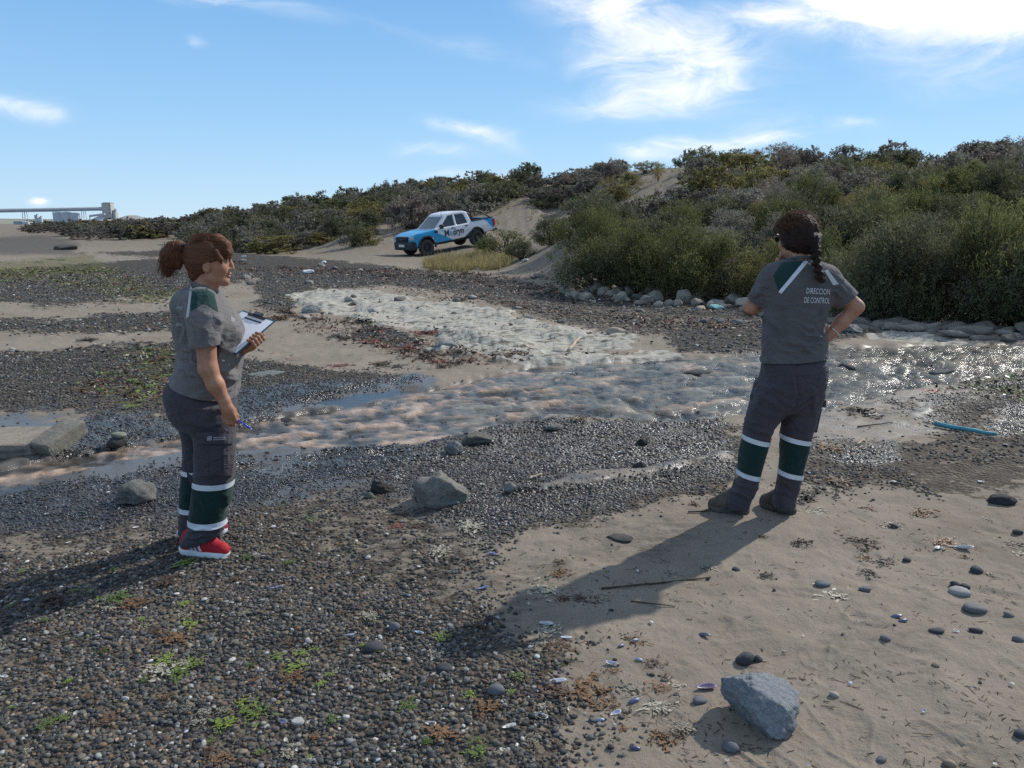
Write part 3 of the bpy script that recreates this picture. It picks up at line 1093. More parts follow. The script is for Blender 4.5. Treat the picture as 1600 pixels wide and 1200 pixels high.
def skin_mat(name, color):
    m = bpy.data.materials.new(name)
    m.use_nodes = True
    T = NT(m.node_tree)
    b = T.n['Principled BSDF']
    v = T.new('ShaderNodeTexCoord').outputs['Object']
    n = T.noise(v, 26, 5, 0.65)
    c = T.ramp(n, [(0.3, (color[0] * 0.84, color[1] * 0.74, color[2] * 0.72)), (0.7, tuple(q * 1.08 for q in color))])
    T.l.new(c, b.inputs['Base Color'])
    b.inputs['Roughness'].default_value = 0.52
    b.inputs['Specular IOR Level'].default_value = 0.35
    b.inputs['Subsurface Weight'].default_value = 0.08
    b.inputs['Subsurface Radius'].default_value = (0.012, 0.005, 0.003)
    b.inputs['Subsurface Scale'].default_value = 0.5
    T.l.new(T.bump(T.noise(v, 260, 3, 0.6), 0.12, 0.003), b.inputs['Normal'])
    return m


def hair_mat(name, dark, light, axis=(1, 1, 6)):
    m = bpy.data.materials.new(name)
    m.use_nodes = True
    T = NT(m.node_tree)
    b = T.n['Principled BSDF']
    A = T.attr('strand')
    n = T.noise(T.vmap(A.outputs['Vector'], axis), 26, 5, 0.7)
    T.l.new(T.ramp(n, [(0.3, dark), (0.7, light)]), b.inputs['Base Color'])
    b.inputs['Roughness'].default_value = 0.6
    b.inputs['Specular IOR Level'].default_value = 0.25
    T.l.new(T.bump(n, 0.8, 0.006), b.inputs['Normal'])
    return m


M_SKIN_A = skin_mat('tan_skin', (0.40, 0.205, 0.125))
M_SKIN_B = skin_mat('warm_skin', (0.42, 0.225, 0.145))
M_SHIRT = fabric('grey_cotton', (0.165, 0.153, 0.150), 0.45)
M_SHIRT_B = fabric('shaded_grey_cotton', (0.112, 0.108, 0.110), 0.45)  # same uniform cotton, darkened in colour for the back turned from the sun
M_YOKE = fabric('dark_green_cotton', (0.016, 0.052, 0.047), 0.35)
M_TROUSER = fabric('charcoal_twill', (0.064, 0.057, 0.067), 0.6)
M_PANEL = fabric('bottle_green_twill', (0.009, 0.034, 0.030), 0.45)
M_REFL = mat('reflective_tape', (0.62, 0.66, 0.72), 0.38, 0.5, noise=0.06, nscale=60)
M_PRINT = mat('white_print', (0.62, 0.63, 0.64), 0.7, 0.3)
M_PRINT2 = mat('worn_white_print', (0.50, 0.50, 0.50), 0.8, 0.2)
M_PRINT3 = mat('faded_print', (0.26, 0.26, 0.28), 0.8, 0.2)
M_BLACK = mat('black_plastic', (0.012, 0.012, 0.013), 0.35)
M_RED = mat('red_knit', (0.42, 0.018, 0.028), 0.75, 0.3, noise=0.18, nscale=90, bump=0.3, bscale=380)
M_SOLE = mat('white_rubber', (0.72, 0.73, 0.76), 0.5, 0.4, noise=0.08, nscale=25)
M_BOOT = mat('dusty_brown_suede', (0.105, 0.088, 0.068), 0.9, 0.2, noise=0.3, nscale=24, bump=0.4, bscale=160)
M_BOOTSOLE = mat('dark_boot_rubber', (0.085, 0.078, 0.068), 0.8, 0.3, noise=0.3, nscale=30)
M_HAIR_A = hair_mat('auburn_hair', (0.040, 0.015, 0.008), (0.20, 0.080, 0.036))
M_HAIR_B = hair_mat('black_brown_hair', (0.005, 0.004, 0.004), (0.038, 0.019, 0.013))
M_EYE = mat('eye_white', (0.7, 0.68, 0.66), 0.2)
M_LIP = mat('lip', (0.36, 0.13, 0.10), 0.45)


def ring(py, xl, xr, Y, b):
    A, B = at(xl, py, Y), at(xr, py, Y)
    return (A.z, (A.x + B.x) / 2, Y, (B.x - A.x) / 2, b)


def V3(px, py, Y):
    p = at(px, py, Y)
    return np.array([p.x, p.y, p.z])


def wrinkle(V, F, fn):
    N = vnormals(V, F)
    return V + N * fn(V)[:, None]


def folds(V, F, Y, lst, cy):
    """press creases into the camera side of a garment: (px0, py0, px1, py1, width m, height m)"""
    N = vnormals(V, F)
    h = np.zeros(len(V))
    for x0, y0, x1, y1, w, a in lst:
        p, q = V3(x0, y0, Y), V3(x1, y1, Y)
        d = q - p
        L = np.linalg.norm(d)
        px, pz = V[:, 0] - p[0], V[:, 2] - p[2]
        t = np.clip((px * d[0] + pz * d[2]) / L ** 2, 0, 1)
        bow = .012 * np.sin(t * math.pi) + .006 * np.sin(t * 9 + x0)
        s_ = (px - t * d[0]) * (-d[2] / L) + (pz - t * d[2]) * (d[0] / L) - bow
        e = np.sqrt(((px - t * d[0]) ** 2 + (pz - t * d[2]) ** 2))
        env = np.sin(np.clip(t, .02, .98) * math.pi) ** .6 * (e < 4 * w)
        h += a * env * (np.exp(-(s_ / w) ** 2) - .8 * np.exp(-((s_ + 1.5 * w) / (w * 1.1)) ** 2))
    return V + N * (h * (V[:, 1] < cy))[:, None]


def project(verts, bvh, direction, off=0.002):
    """drop points on a surface along a direction; returns moved points and hit mask"""
    d = Vector(direction).normalized()
    out = []
    for v in verts:
        v = Vector(v)
        h = bvh.ray_cast(v - d * 0.6, d, 1.2)
        out.append(h[0] - d * off if h[0] is not None else None)
    return out


def text_mesh(body, size, width=None, bold=0.0):
    c = bpy.data.curves.new('lettering', 'FONT')
    c.body = body
    c.size = size
    c.resolution_u = 2
    c.offset = bold
    o = bpy.data.objects.new('lettering', c)
    me = bpy.data.meshes.new_from_object(o)
    bpy.data.objects.remove(o)
    bpy.data.curves.remove(c)
    xs = [v.co.x for v in me.vertices]
    sc = width / (max(xs) - min(xs)) if width else 1.0
    for v in me.vertices:
        v.co.x = (v.co.x - min(xs)) * sc
    return me


def stick_text(body, bl, right, up, hgt, width, bvh, direction, m, parent, origin, name='lettering', off=0.003):
    me = text_mesh(body, hgt / 0.72, width)
    bm = bmesh.new()
    bm.from_mesh(me)
    bpy.data.meshes.remove(me)
    bmesh.ops.triangulate(bm, faces=bm.faces)
    for _ in range(2):
        bmesh.ops.subdivide_edges(bm, edges=[e for e in bm.edges if e.calc_length() > hgt * 0.3], cuts=1)
    bmesh.ops.triangulate(bm, faces=bm.faces)
    R, U, B = Vector(right).normalized(), Vector(up).normalized(), Vector(bl)
    bad = []
    vs = list(bm.verts)
    res = project([B + R * v.co.x + U * v.co.y for v in vs], bvh, direction, off)
    for v, p in zip(vs, res):
        if p is None:
            bad.append(v)
        else:
            v.co = p - Vector(origin)
    bmesh.ops.delete(bm, geom=bad, context='VERTS')
    return bm_obj(name, bm, m, parent)


def patch(name, corners, bvh, direction, m, parent, origin, n=(6, 6), off=0.003):
    """small sheet laid on a surface; corners bl, br, tr, tl"""
    a, b, c, d = (Vector(q) for q in corners)
    bm = bmesh.new()
    g = []
    pts = [(a.lerp(b, i / n[0])).lerp(d.lerp(c, i / n[0]), j / n[1]) for j in range(n[1] + 1) for i in range(n[0] + 1)]
    res = project(pts, bvh, direction, off)
    vs = [bm.verts.new(p - Vector(origin)) if p is not None else None for p in res]
    w = n[0] + 1
    for j in range(n[1]):
        for i in range(n[0]):
            q = [vs[j * w + i], vs[j * w + i + 1], vs[(j + 1) * w + i + 1], vs[(j + 1) * w + i]]
            if all(q):
                bm.faces.new(q)
    return bm_obj(name, bm, m, parent, True)


def bvh_of(V, F):
    return BVHTree.FromPolygons([tuple(v) for v in V], [tuple(int(i) for i in f) for f in F])


def band(name, V, F, planes, side, m, parent, origin, off=0.0025):
    """strip of a garment between two planes (point, normal), lifted off the cloth; side(centres) limits it"""
    c = V[F].mean(1)
    (p0, n0), (p1, n1) = planes
    rad = 0.03
    near = side(c) & ((c - p0) @ n0 > -rad) & ((c - p1) @ n1 < rad)
    v2, f2 = split_faces(V, F, near)
    N = vnormals(V, F)
    uq = np.unique(F[near])
    v2 = v2 + N[uq] * off - np.asarray(origin)
    me = mesh_np(name, v2, f2)
    bm = bmesh.new()
    bm.from_mesh(me)
    bpy.data.meshes.remove(me)
    o = Vector(origin)
    bmesh.ops.bisect_plane(bm, geom=bm.verts[:] + bm.edges[:] + bm.faces[:], plane_co=Vector(p0) - o, plane_no=Vector(n0), clear_inner=True)
    bmesh.ops.bisect_plane(bm, geom=bm.verts[:] + bm.edges[:] + bm.faces[:], plane_co=Vector(p1) - o, plane_no=Vector(n1), clear_outer=True)
    return bm_obj(name, bm, m, parent, True)


def hand(Fd, wrist, palm_c, knuckles, fingers, thumb, pr=0.020, fr=0.0092, k=0.008):
    """palm as blended capsules, each finger a chain of its own"""
    for kn in knuckles:
        Fd.cone(wrist, kn, pr * 1.05, 0.0115, 0.012)
    Fd.ell(palm_c, (0.026, 0.026, 0.026), k=0.015)
    for f, s in zip(fingers, (0.98, 1.0, 0.97, 0.86)):
        Fd.chain(f, [fr * s * 1.05, fr * s, fr * s * 0.93, fr * s * 0.80][:len(f)], 0.004)
    Fd.chain(thumb, [0.014, 0.0115, 0.0098, 0.0085][:len(thumb)], 0.008)


def hair_obj(name, V, F, m, parent, origin, sfn):
    o = field_obj(name, V, F, m, parent, None, origin)
    a = o.data.attributes.new('strand', 'FLOAT_VECTOR', 'POINT')
    a.data.foreach_set('vector', np.asarray(sfn(V), np.float32).ravel())
    return o


def strands(name, curves, w, m, parent, origin):
    """thin three sided hairs"""
    V, F, S = [], [], []
    for ci, c in enumerate(curves):
        c = np.asarray(c)
        n = len(c)
        d = np.gradient(c, axis=0)
        d /= np.linalg.norm(d, axis=1)[:, None] + 1e-9
        s = np.cross(d, [0.3, 0.9, 0.25])
        s /= np.linalg.norm(s, axis=1)[:, None] + 1e-9
        t = np.cross(d, s)
        base = sum(len(q) for q in V)
        rr = w * (1 - 0.7 * np.linspace(0, 1, n))[:, None]
        ring_ = [c + rr * (s * math.cos(a) + t * math.sin(a)) for a in (0, 2.1, 4.2)]
        V.append(np.stack(ring_, 1).reshape(-1, 3))
        S.append(np.full((n * 3, 3), ci * 0.37))
        for i in range(n - 1):
            for k in range(3):
                F.append((base + i * 3 + k, base + i * 3 + (k + 1) % 3, base + i * 3 + 3 + (k + 1) % 3, base + i * 3 + 3 + k))
    V = np.concatenate(V)
    o = field_obj(name, V, np.array(F), m, parent, None, origin)
    a = o.data.attributes.new('strand', 'FLOAT_VECTOR', 'POINT')
    a.data.foreach_set('vector', np.concatenate(S).astype(np.float32).ravel())
    return o


def shoe(name, heel, toe, width, parent, origin, m_up, m_sole, ankle=0.09, sole_h=0.028, boot=False):
    heel, toe = np.array(heel, float), np.array(toe, float)
    L = np.linalg.norm(toe - heel)
    d = (toe - heel) / L
    s = np.array([-d[1], d[0], 0])
    s /= np.linalg.norm(s)
    up = np.cross(d, s)
    up = up if up[2] > 0 else -up
    W = lambda x, y, z: heel + d * (x * L) + s * y + up * z
    lo = np.minimum(heel, toe) - 0.09
    hi = np.maximum(heel, toe) + 0.09
    hi[2] += ankle
    w = width
    Fd = Field(lo, hi, 0.004)
    Fd.cone(W(.15, 0, .042), W(.19, 0, ankle), w * .37, w * .40, 0.02)
    Fd.cone(W(.16, 0, .055), W(.50, .002, .060), w * .40, w * .43, 0.03)
    Fd.cone(W(.50, .002, .056), W(.84, .004, .038), w * .44, w * .40, 0.03)
    Fd.cone(W(.26, 0, ankle * .98), W(.62, 0, .074), w * .32, w * .28, 0.03)
    Fd.box(W(.5, 0, -0.05 + sole_h * .55), (L, 0.2, 0.05), np.stack([d, s, up], 1), mode='sub')
    V, F = Fd.mesh()
    V = relax(V, F, 2)
    if boot:
        V = wrinkle(V, F, lambda p: 0.0018 * fbm(p[:, 0] * 60, p[:, 1] * 60, p[:, 2] * 60, o=2))
    o = field_obj(name, V, F, m_up, parent, None, origin)
    Fs = Field(lo, hi, 0.004)
    R = np.stack([d, s, up], 1)
    for a, b, ra, rb in ((.13, .45, .46, .43), (.45, .80, .43, .49)):
        A, B = W(a, 0, sole_h * .5), W(b, .004 if b > .5 else 0, sole_h * .5)
        Fs.cone(A, B, w * ra, w * rb, 0.0)
    Fs.box(W(.5, 0, sole_h + .1), (L, .3, .1), R, mode='sub')
    Fs.box(W(.5, 0, -.1), (L, .3, .1), R, mode='sub')
    Vs, Fq = Fs.mesh()
    # toe spring and raised heel
    t = ((Vs - heel) @ d) / L
    Vs = relax(Vs, Fq, 2)
    Vs = Vs + up * (0.010 * np.clip((t - .75) / .25, 0, 1.2) ** 2 + (0.012 * np.clip((0.12 - t) / .2, 0, 1.0) if not boot else 0 * t))[:, None]
    field_obj('sole', Vs, Fq, m_sole, o, None, origin)
    return o, V, F, W


# ================================================== woman with the clipboard
def build_woman_a():
    YT = 3.62
    org = Vector((at(318, 868, 3.62).x, 3.62, 0.0))
    P = empty('person', org, 0, 'woman with auburn ponytail, grey T-shirt and red trainers, holding a clipboard', 'person')

    # ---- skin: one body
    B = Field((-1.72, 3.30, 0.10), (-1.05, 4.0, 1.60), 0.0045)
    B.loft([ring(446, 302, 334, YT, .055), ring(462, 294, 336, YT, .11), ring(480, 285, 346, YT, .13), ring(511, 286, 366, YT, .13), ring(555, 291, 366, YT, .125), ring(600, 284, 356, YT, .14), ring(640, 289, 352, YT, .15)], 0.0)
    for YY, xs in ((3.535, (322, 330, 333, 325, 318)), (3.71, (312, 310, 308, 302, 298))):
        ys = (630, 690, 750, 810, 852)
        B.chain([V3(x, y, YY) for x, y in zip(xs, ys)], [.075, .066, .056, .046, .036], 0.05)
    B.chain([V3(317, 470, YT), V3(320, 447, YT), V3(324, 428, YT)], [.066, .053, .055], 0.03)
    # head (turned a little away from us)
    hc = V3(327, 401, YT)
    yaw = math.radians(12)

    def H(px, py, dy=0.0):
        q = V3(px, py, YT) - hc
        return hc + np.array([q[0] * math.cos(yaw) - dy * math.sin(yaw), q[0] * math.sin(yaw) + dy * math.cos(yaw), q[2]])
    Rz = np.array(Matrix.Rotation(yaw, 3, 'Z'))
    B.ell(H(325, 401), (.091, .076, .092), Rz, 0.0)
    B.ell(H(339, 420), (.050, .060, .062), Rz, 0.03)
    B.cone(H(330, 433, -.045), H(350, 440, -.012), .020, .017, 0.02)
    B.cone(H(330, 433, .045), H(350, 440, .012), .020, .017, 0.02)
    B.ell(H(350.5, 440), (.017, .022, .017), Rz, 0.02)
    for s in (-1, 1):
        B.ell(H(346, 419, s * .034), (.022, .022, .022), Rz, 0.025)           # cheek
        B.ell(H(357.5, 406, s * .030), (.014, .017, .011), Rz, 0.012, 'sub')   # eye socket
        B.cone(H(358, 400, s * .016), H(353, 400, s * .046), .008, .007, 0.012)  # brow
        B.ell(H(352.5, 407, s * .031), (.0145, .0145, .0125), Rz, 0.004)
        B.ell(H(326.5, 415, s * .077), (.019, .008, .030), Rz, 0.006)          # ear
        B.ell(H(328, 414, s * .086), (.009, .006, .016), Rz, 0.004, 'sub')
    B.chain([H(357.5, 404), H(359.5, 413), H(361.5, 419.5)], [.007, .008, .0105], 0.012)
    for s in (-1, 1):
        B.ell(H(358, 420.5, s * .012), (.010, .008, .007), Rz, 0.005)
    B.ell(H(357.5, 427.5), (.009, .021, .0055), Rz, 0.006)
    B.ell(H(356.5, 431.8), (.009, .019, .0060), Rz, 0.006)
    B.ell(H(359.5, 429.6), (.008, .020, .0015), Rz, 0.002, 'sub')
    # right arm hanging, hand with a pen
    B.chain([V3(320, 482, 3.46), V3(321, 530, 3.425), V3(325, 576, 3.405), V3(337, 602, 3.40), V3(351, 627, 3.405)], [.052, .046, .0405, .037, .0255], 0.03)
    Yh = 3.405
    kn = [V3(364.5, 649, Yh), V3(360, 651, Yh + .003), V3(355, 651, Yh + .004), V3(350.5, 648, Yh + .004)]
    fg = [[kn[0], V3(368, 656, Yh + .008), V3(371, 660, Yh + .022)],
          [kn[1], V3(363, 661, Yh + .010), V3(366, 664.5, Yh + .030)],
          [kn[2], V3(357, 662, Yh + .012), V3(360, 665, Yh + .032)],
          [kn[3], V3(351.5, 658, Yh + .012), V3(354, 661.5, Yh + .030)]]
    hand(B, V3(351, 627, Yh), V3(356, 639, Yh), kn, fg, [V3(356, 634, Yh + .006), V3(365, 641, Yh + .016), V3(369.5, 649, Yh + .022), V3(371.5, 656, Yh + .026)])
    # left arm behind the clipboard
    TR = V3(431, 501, 3.73)
    S = np.array([.195, -.105, -.040])
    S *= .225 / np.linalg.norm(S)
    L0 = np.array([.128, .20, .135])
    L0 -= S * (L0 @ S) / (S @ S)
    L0 *= .295 / np.linalg.norm(L0)
    nrm = np.cross(S, L0)
    nrm /= np.linalg.norm(nrm)
    if nrm[2] < 0:
        nrm = -nrm
    Su, Lu = S / .225, L0 / .295
    E = TR - Lu * .155                                     # on the right edge where the fingers wrap
    wr = E - Su * .055 - nrm * .045 - Lu * .035
    B.chain([V3(320, 484, 3.79), V3(333, 540, 3.86), V3(345, 572, 3.88), (V3(345, 572, 3.88) * .45 + wr * .55), wr], [.052, .046, .041, .036, .026], 0.03)
    kn = [E + Su * .006 - nrm * .026 + Lu * (.032 - .0195 * i) for i in range(4)]
    fg = [[q, q + Su * .022 + nrm * .012, q + Su * .016 + nrm * .038, q - Su * .016 + nrm * .040] for q in kn]
    hand(B, wr, (wr + kn[1]) / 2, kn, fg, [wr + Lu * .02, wr + Lu * .05 + Su * .02, E + Lu * .065 - nrm * .02 - Su * .01])
    V, F = B.mesh()
    V = relax(V, F, 1, 0.5)
    ch = np.array(H(357, 430))
    def pick(c):
        d = (c - ch)
        return (((d[:, 0] * math.cos(yaw) + d[:, 1] * math.sin(yaw)) > -0.003) & (np.abs(-d[:, 0] * math.sin(yaw) + d[:, 1] * math.cos(yaw)) < .019) & (np.abs(d[:, 2]) < .009)).astype(int)
    V, F = largest(V, F)
    field_obj('body', V, F, [M_SKIN_A, M_LIP], P, pick, org)
    for s in (-1, 1):
        bm = bmesh.new()
        bmesh.ops.create_uvsphere(bm, u_segments=12, v_segments=8, radius=.0118, matrix=Matrix.Translation(Vector(H(353.6, 407, s * .031)) - org))
        e = bm_obj('eye', bm, M_EYE, P, True)
        bm = bmesh.new()
        bmesh.ops.create_uvsphere(bm, u_segments=10, v_segments=6, radius=.0072, matrix=Matrix.Translation(Vector(H(355.6, 407, s * .0315)) - org))
        bm_obj('iris', bm, M_HAIR_B, e, True)

    # ---- T-shirt
    T = Field((-1.78, 3.28, 0.75), (-1.08, 4.0, 1.42), 0.0055)
    T.loft([ring(443, 304, 333, YT, .064), ring(449, 293, 337, YT, .105), ring(456, 283, 341, YT, .150), ring(468, 275, 347, YT, .170), ring(489, 274.5, 363, YT, .170), ring(500, 274.5, 371, YT, .166), ring(511, 275, 376.5, YT, .163),
            ring(532, 278, 378.5, YT, .158), ring(555, 281, 377.5, YT, .160), ring(575, 276, 374, YT, .172), ring(596, 270, 371, YT, .193), ring(627, 267, 367, YT, .206)], 0.0, p=2.2)
    T.chain([V3(316, 474, 3.475), V3(319, 500, 3.435), V3(321, 550, 3.41)], [.074, .076, .068], 0.05)
    T.chain([V3(316, 474, 3.765), V3(322, 500, 3.80), V3(338, 550, 3.87)], [.074, .074, .068], 0.05)
    # hems
    T.box(V3(321, 576, 3.41), (.14, .10, .105), np.array(Matrix.Rotation(math.radians(-4), 3, 'Y')), mode='sub') if False else None
    V, F = T.mesh()
    keep = np.ones(len(F), bool)
    V = relax(V, F, 2)
    sz = lambda V: 0.0045 * fbm(V[:, 0] * 9 + V[:, 2] * 5, V[:, 1] * 9, V[:, 2] * 13, o=2) + 0.008 * (np.abs(fbm(V[:, 0] * 6 - V[:, 2] * 7, V[:, 1] * 5, V[:, 2] * 9 + V[:, 0] * 8, o=2)) - .3)
    V = wrinkle(V, F, sz)
    V = folds(V, F, 3.46, [(366, 512, 346, 548, .013, .012), (372, 525, 352, 570, .012, .010), (345, 545, 368, 600, .014, .012), (338, 575, 356, 618, .013, .010), (362, 500, 343, 492, .011, .009), (282, 560, 318, 575, .011, .010), (276, 578, 315, 592, .012, .012), (285, 545, 300, 560, .010, .008),
                           (300, 500, 297, 535, .010, .007), (312, 495, 330, 535, .011, .009), (325, 500, 341, 540, .010, .007), (286, 480, 283, 540, .014, .008), (330, 600, 362, 606, .012, .007)], 3.60)
    bm = bmesh.new()
    me = mesh_np('tshirt', V - np.array(org), F)
    bm.from_mesh(me)
    bpy.data.meshes.remove(me)
    # slanting waist hem, straight sleeve hems
    zf, zb = at(367, 620, YT), at(268, 590, YT)
    nd = Vector((zf.x - zb.x, 0, zf.z - zb.z)).normalized()
    pl = Vector((-nd.z, 0, nd.x))
    bmesh.ops.bisect_plane(bm, geom=bm.verts[:] + bm.edges[:] + bm.faces[:], plane_co=zb - org, plane_no=pl, clear_inner=True)

    def cut_sleeve(pt, nrm_, side):
        fs = [f for f in bm.faces if side(f.calc_center_median() + org)]
        g = set(fs)
        for f in fs:
            g.update(f.edges)
            g.update(f.verts)
        bmesh.ops.bisect_plane(bm, geom=list(g), plane_co=Vector(pt) - org, plane_no=Vector(nrm_), clear_outer=True)
    cut_sleeve(V3(321, 541, 3.41), (.10, -.05, -1), lambda c: c.y < 3.450 and c.z > .85 and c.z < at(321, 520, 3.41).z and (c - Vector(V3(321, 545, 3.40))).length < .095)
    cut_sleeve(V3(336, 541, 3.87), (.2, .1, -1), lambda c: c.y > 3.795 and c.z > .85 and (c - Vector(V3(336, 548, 3.87))).length < .095)
    sh = bm_obj('tshirt', bm, M_SHIRT, P, True)
    bv = bvh_of(V, F)
    # green yoke across the shoulder (two panels) and the pale tape behind it
    vd = (0.0, 1.0, -0.35)
    cam_v = lambda px, py: (at(px, py, YT) - Vector((0, 0, CAM_H))).normalized()
    q = [V3(x, y, 3.45) for x, y in ((298, 486), (319, 473), (319, 449), (301, 446))]
    g = patch('shoulder_panel', q, bv, cam_v(310, 465), M_YOKE, sh, org, (8, 8), .003)
    q = [V3(x, y, 3.45) for x, y in ((320.5, 473), (341, 487), (334, 454), (320.5, 449))]
    patch('shoulder_panel', q, bv, cam_v(328, 465), M_YOKE, sh, org, (8, 8), .003)
    q = [V3(x, y, 3.45) for x, y in ((290.5, 497), (295, 494), (300, 448), (297, 447))]
    patch('reflective_tape', q, bv, cam_v(294, 470), M_PRINT2, sh, org, (4, 12), .003)
    q = [V3(x, y, 3.5) for x, y in ((361, 502), (367, 503.5), (367, 497), (360, 494))]
    patch('chest_print', q, bv, cam_v(364, 499), M_PRINT3, sh, org, (5, 3), .003)
    for yy in (478, 492, 504):
        q = [V3(x, y, 3.5) for x, y in ((275, yy + 5), (285, yy + 6), (286, yy + 1), (276, yy))]
        patch('back_print', q, bv, cam_v(280, yy), M_PRINT3 if yy != 492 else M_SHIRT, sh, org, (8, 3), .003)
    # collar
    bm = bmesh.new()
    loop = []
    for i in range(25):
        a = 2 * math.pi * i / 24
        c = at(318.5, 446.5, YT)
        loop.append(Vector((c.x + .052 * math.cos(a), YT + .068 * math.sin(a), c.z - .022 * math.cos(a) + .003)) - org)
    add_tube(bm, loop, .009, 8, False)
    bm_obj('collar', bm, M_SHIRT, sh, True)

    # ---- trousers
    T = Field((-1.76, 3.36, 0.02), (-1.15, 3.92, 0.95), 0.0055)
    T.loft([ring(570, 285, 366, YT, .145), ring(590, 273.5, 364, YT, .165), ring(600, 266, 364, YT, .182), ring(612, 263, 362, YT, .192), ring(632, 267, 366, YT, .195), ring(650, 274, 364, YT, .185), ring(662, 284, 360, YT, .165)], 0.0, p=2.3)
    T.loft([ring(632, 272, 366, 3.55, .115), ring(660, 290, 366, 3.54, .11), ring(682, 303, 366, 3.535, .102), ring(705, 305, 366, 3.535, .098), ring(744, 305, 366, 3.535, .092), ring(757, 304, 364, 3.535, .09), ring(778, 300, 359.5, 3.53, .086),
            ring(808, 297, 352, 3.53, .082), ring(824, 295, 350, 3.53, .080), ring(832, 291, 346, 3.53, .076), ring(840, 286, 336, 3.53, .070), ring(850, 282, 316, 3.53, .060)], 0.03, p=2.25)
    T.loft([ring(632, 268, 352, 3.69, .115), ring(660, 279, 348, 3.70, .108), ring(685, 286, 342, 3.71, .10), ring(736, 287, 336, 3.71, .09), ring(760, 284, 330, 3.71, .086), ring(803, 283, 325, 3.71, .08), ring(822, 281, 323, 3.71, .08), ring(838, 281, 318, 3.71, .07)], 0.03, p=2.25)
    V, F = T.mesh()
    V = relax(V, F, 2)

    def tw(p):
        cuff = 1 - sstep(0.05, 0.30, p[:, 2])
        knee = np.exp(-((p[:, 2] - .50) / .10) ** 2)
        hip = sstep(.6, .85, p[:, 2])
        return (0.0035 * fbm(p[:, 0] * 8, p[:, 1] * 8, p[:, 2] * 7, o=2) + (0.008 * cuff + .003 * knee + .003 * hip) * fbm(p[:, 0] * 7 + p[:, 2] * 6, p[:, 1] * 7, p[:, 2] * 24, o=2))
    V = wrinkle(V, F, tw)
    V = folds(V, F, 3.47, [(276, 640, 320, 662, .014, .010), (285, 655, 330, 668, .012, .008), (300, 668, 350, 662, .012, .006), (302, 748, 350, 742, .012, .008), (350, 640, 364, 668, .012, .007), (292, 830, 345, 828, .010, .010), (290, 842, 334, 836, .010, .012), (292, 838, 320, 850, .008, .008),
                           (306, 775, 330, 800, .012, .006), (345, 770, 352, 805, .010, .006), (284, 690, 290, 725, .010, .006)], 3.60)
    tr = field_obj('trousers', V, F, M_TROUSER, P, None, org)
    bv = bvh_of(V, F)

    def legband(px, py, Y, tilt, p0, p1, nm, m, side, off=.003):
        n = np.array([math.sin(tilt), 0, math.cos(tilt)])
        band(nm, V, F, ((V3(px, p1, Y), n), (V3(px, p0, Y), n)), side, m, tr, org, off)
    near = lambda c: c[:, 1] < 3.62
    farl = lambda c: c[:, 1] >= 3.622
    for (Y, sd, a, b_, c_, d_) in ((3.53, near, 749, 757.5, 809, 818), (3.71, farl, 730, 737.5, 789, 796.5)):
        legband(325, 0, Y, 0.04, b_, c_, 'shin_panel', M_PANEL, sd, .002)
        legband(325, 0, Y, 0.03, a, b_, 'reflective_band', M_REFL, sd, .004)
        legband(325, 0, Y, 0.04, c_, d_, 'reflective_band', M_REFL, sd, .004)
    # cargo pocket with flap and its small print
    dv = cam_v(335, 710)

    def slab(name, corners, th, m, parent, n=(8, 8)):
        o = patch(name, corners, bv, dv, m, parent, org, n, .002)
        md = bmesh.new()
        md.from_mesh(o.data)
        r = bmesh.ops.extrude_face_region(md, geom=md.faces[:])
        for v in [g_ for g_ in r['geom'] if isinstance(g_, bmesh.types.BMVert)]:
            v.co -= Vector(dv) * th
        bmesh.ops.recalc_face_normals(md, faces=md.faces)
        md.to_mesh(o.data)
        md.free()
        o.data.polygons.foreach_set('use_smooth', [False] * len(o.data.polygons))
        return o
    q = [V3(x, y, 3.42) for x, y in ((310, 744), (363.5, 744), (363.5, 690), (310, 690))]
    pk = slab('cargo_pocket', q, .016, M_TROUSER, tr)
    q = [V3(x, y, 3.42) for x, y in ((327, 742), (346, 742), (346, 697), (328, 697))]
    slab('pocket_pleat', q, .022, M_TROUSER, tr)
    q = [V3(x, y, 3.42) for x, y in ((307.5, 694), (364.5, 693), (364.0, 673), (306, 676))]
    slab('pocket_flap', q, .027, M_TROUSER, tr)
    q = [V3(x, y, 3.40) for x, y in ((323, 688.5), (331, 688), (331, 681), (324, 682))]
    bv2 = bvh_of(V - np.array(dv) * .0285, F)
    patch('pocket_emblem', q, bv2, dv, M_PRINT3, tr, org, (3, 3), .002)
    for k in range(2):
        q = [V3(x, y, 3.40) for x, y in ((333, 685 + k * 3), (353, 683.5 + k * 3), (353, 681.8 + k * 3), (333, 683.2 + k * 3))]
        patch('pocket_print', q, bv2, dv, M_PRINT3, tr, org, (6, 1), .002)

    # ---- hair
    hz = H(290, 388)
    D = Field((-1.78, 3.48, 1.24), (-1.25, 3.76, 1.60), 0.0042)
    D.ell(H(322.5, 399), (.101, .087, .095), Rz, 0.0)
    D.cone(H(312, 412), H(309, 428), .060, .038, 0.03, wide=((-math.sin(yaw), math.cos(yaw), 0), 1.25))
    # open face and ear
    for c_, r_, tl in (((362, 428), (.082, .20, .076), -18), ((337, 432), (.035, .20, .050), 0)):
        D.box(H(*c_), r_, np.array(Matrix.Rotation(yaw, 3, 'Z') @ Matrix.Rotation(math.radians(tl), 3, 'Y')), .02, 0.012, 'sub')
    # fringe swept over the forehead
    for s, k_ in ((-.045, 0), (-.015, .5), (.02, .8), (.05, 0)):
        D.chain([H(340, 373, s * .6), H(352, 382, s), H(359 - abs(s) * 70, 394, s), H(360 - abs(s) * 100, 406, s * 1.1)], [.014, .012, .009, .004], 0.03)
    D.chain([H(341, 392, -.082), H(347, 403, -.080), H(349, 411, -.074)], [.012, .010, .005], 0.012)
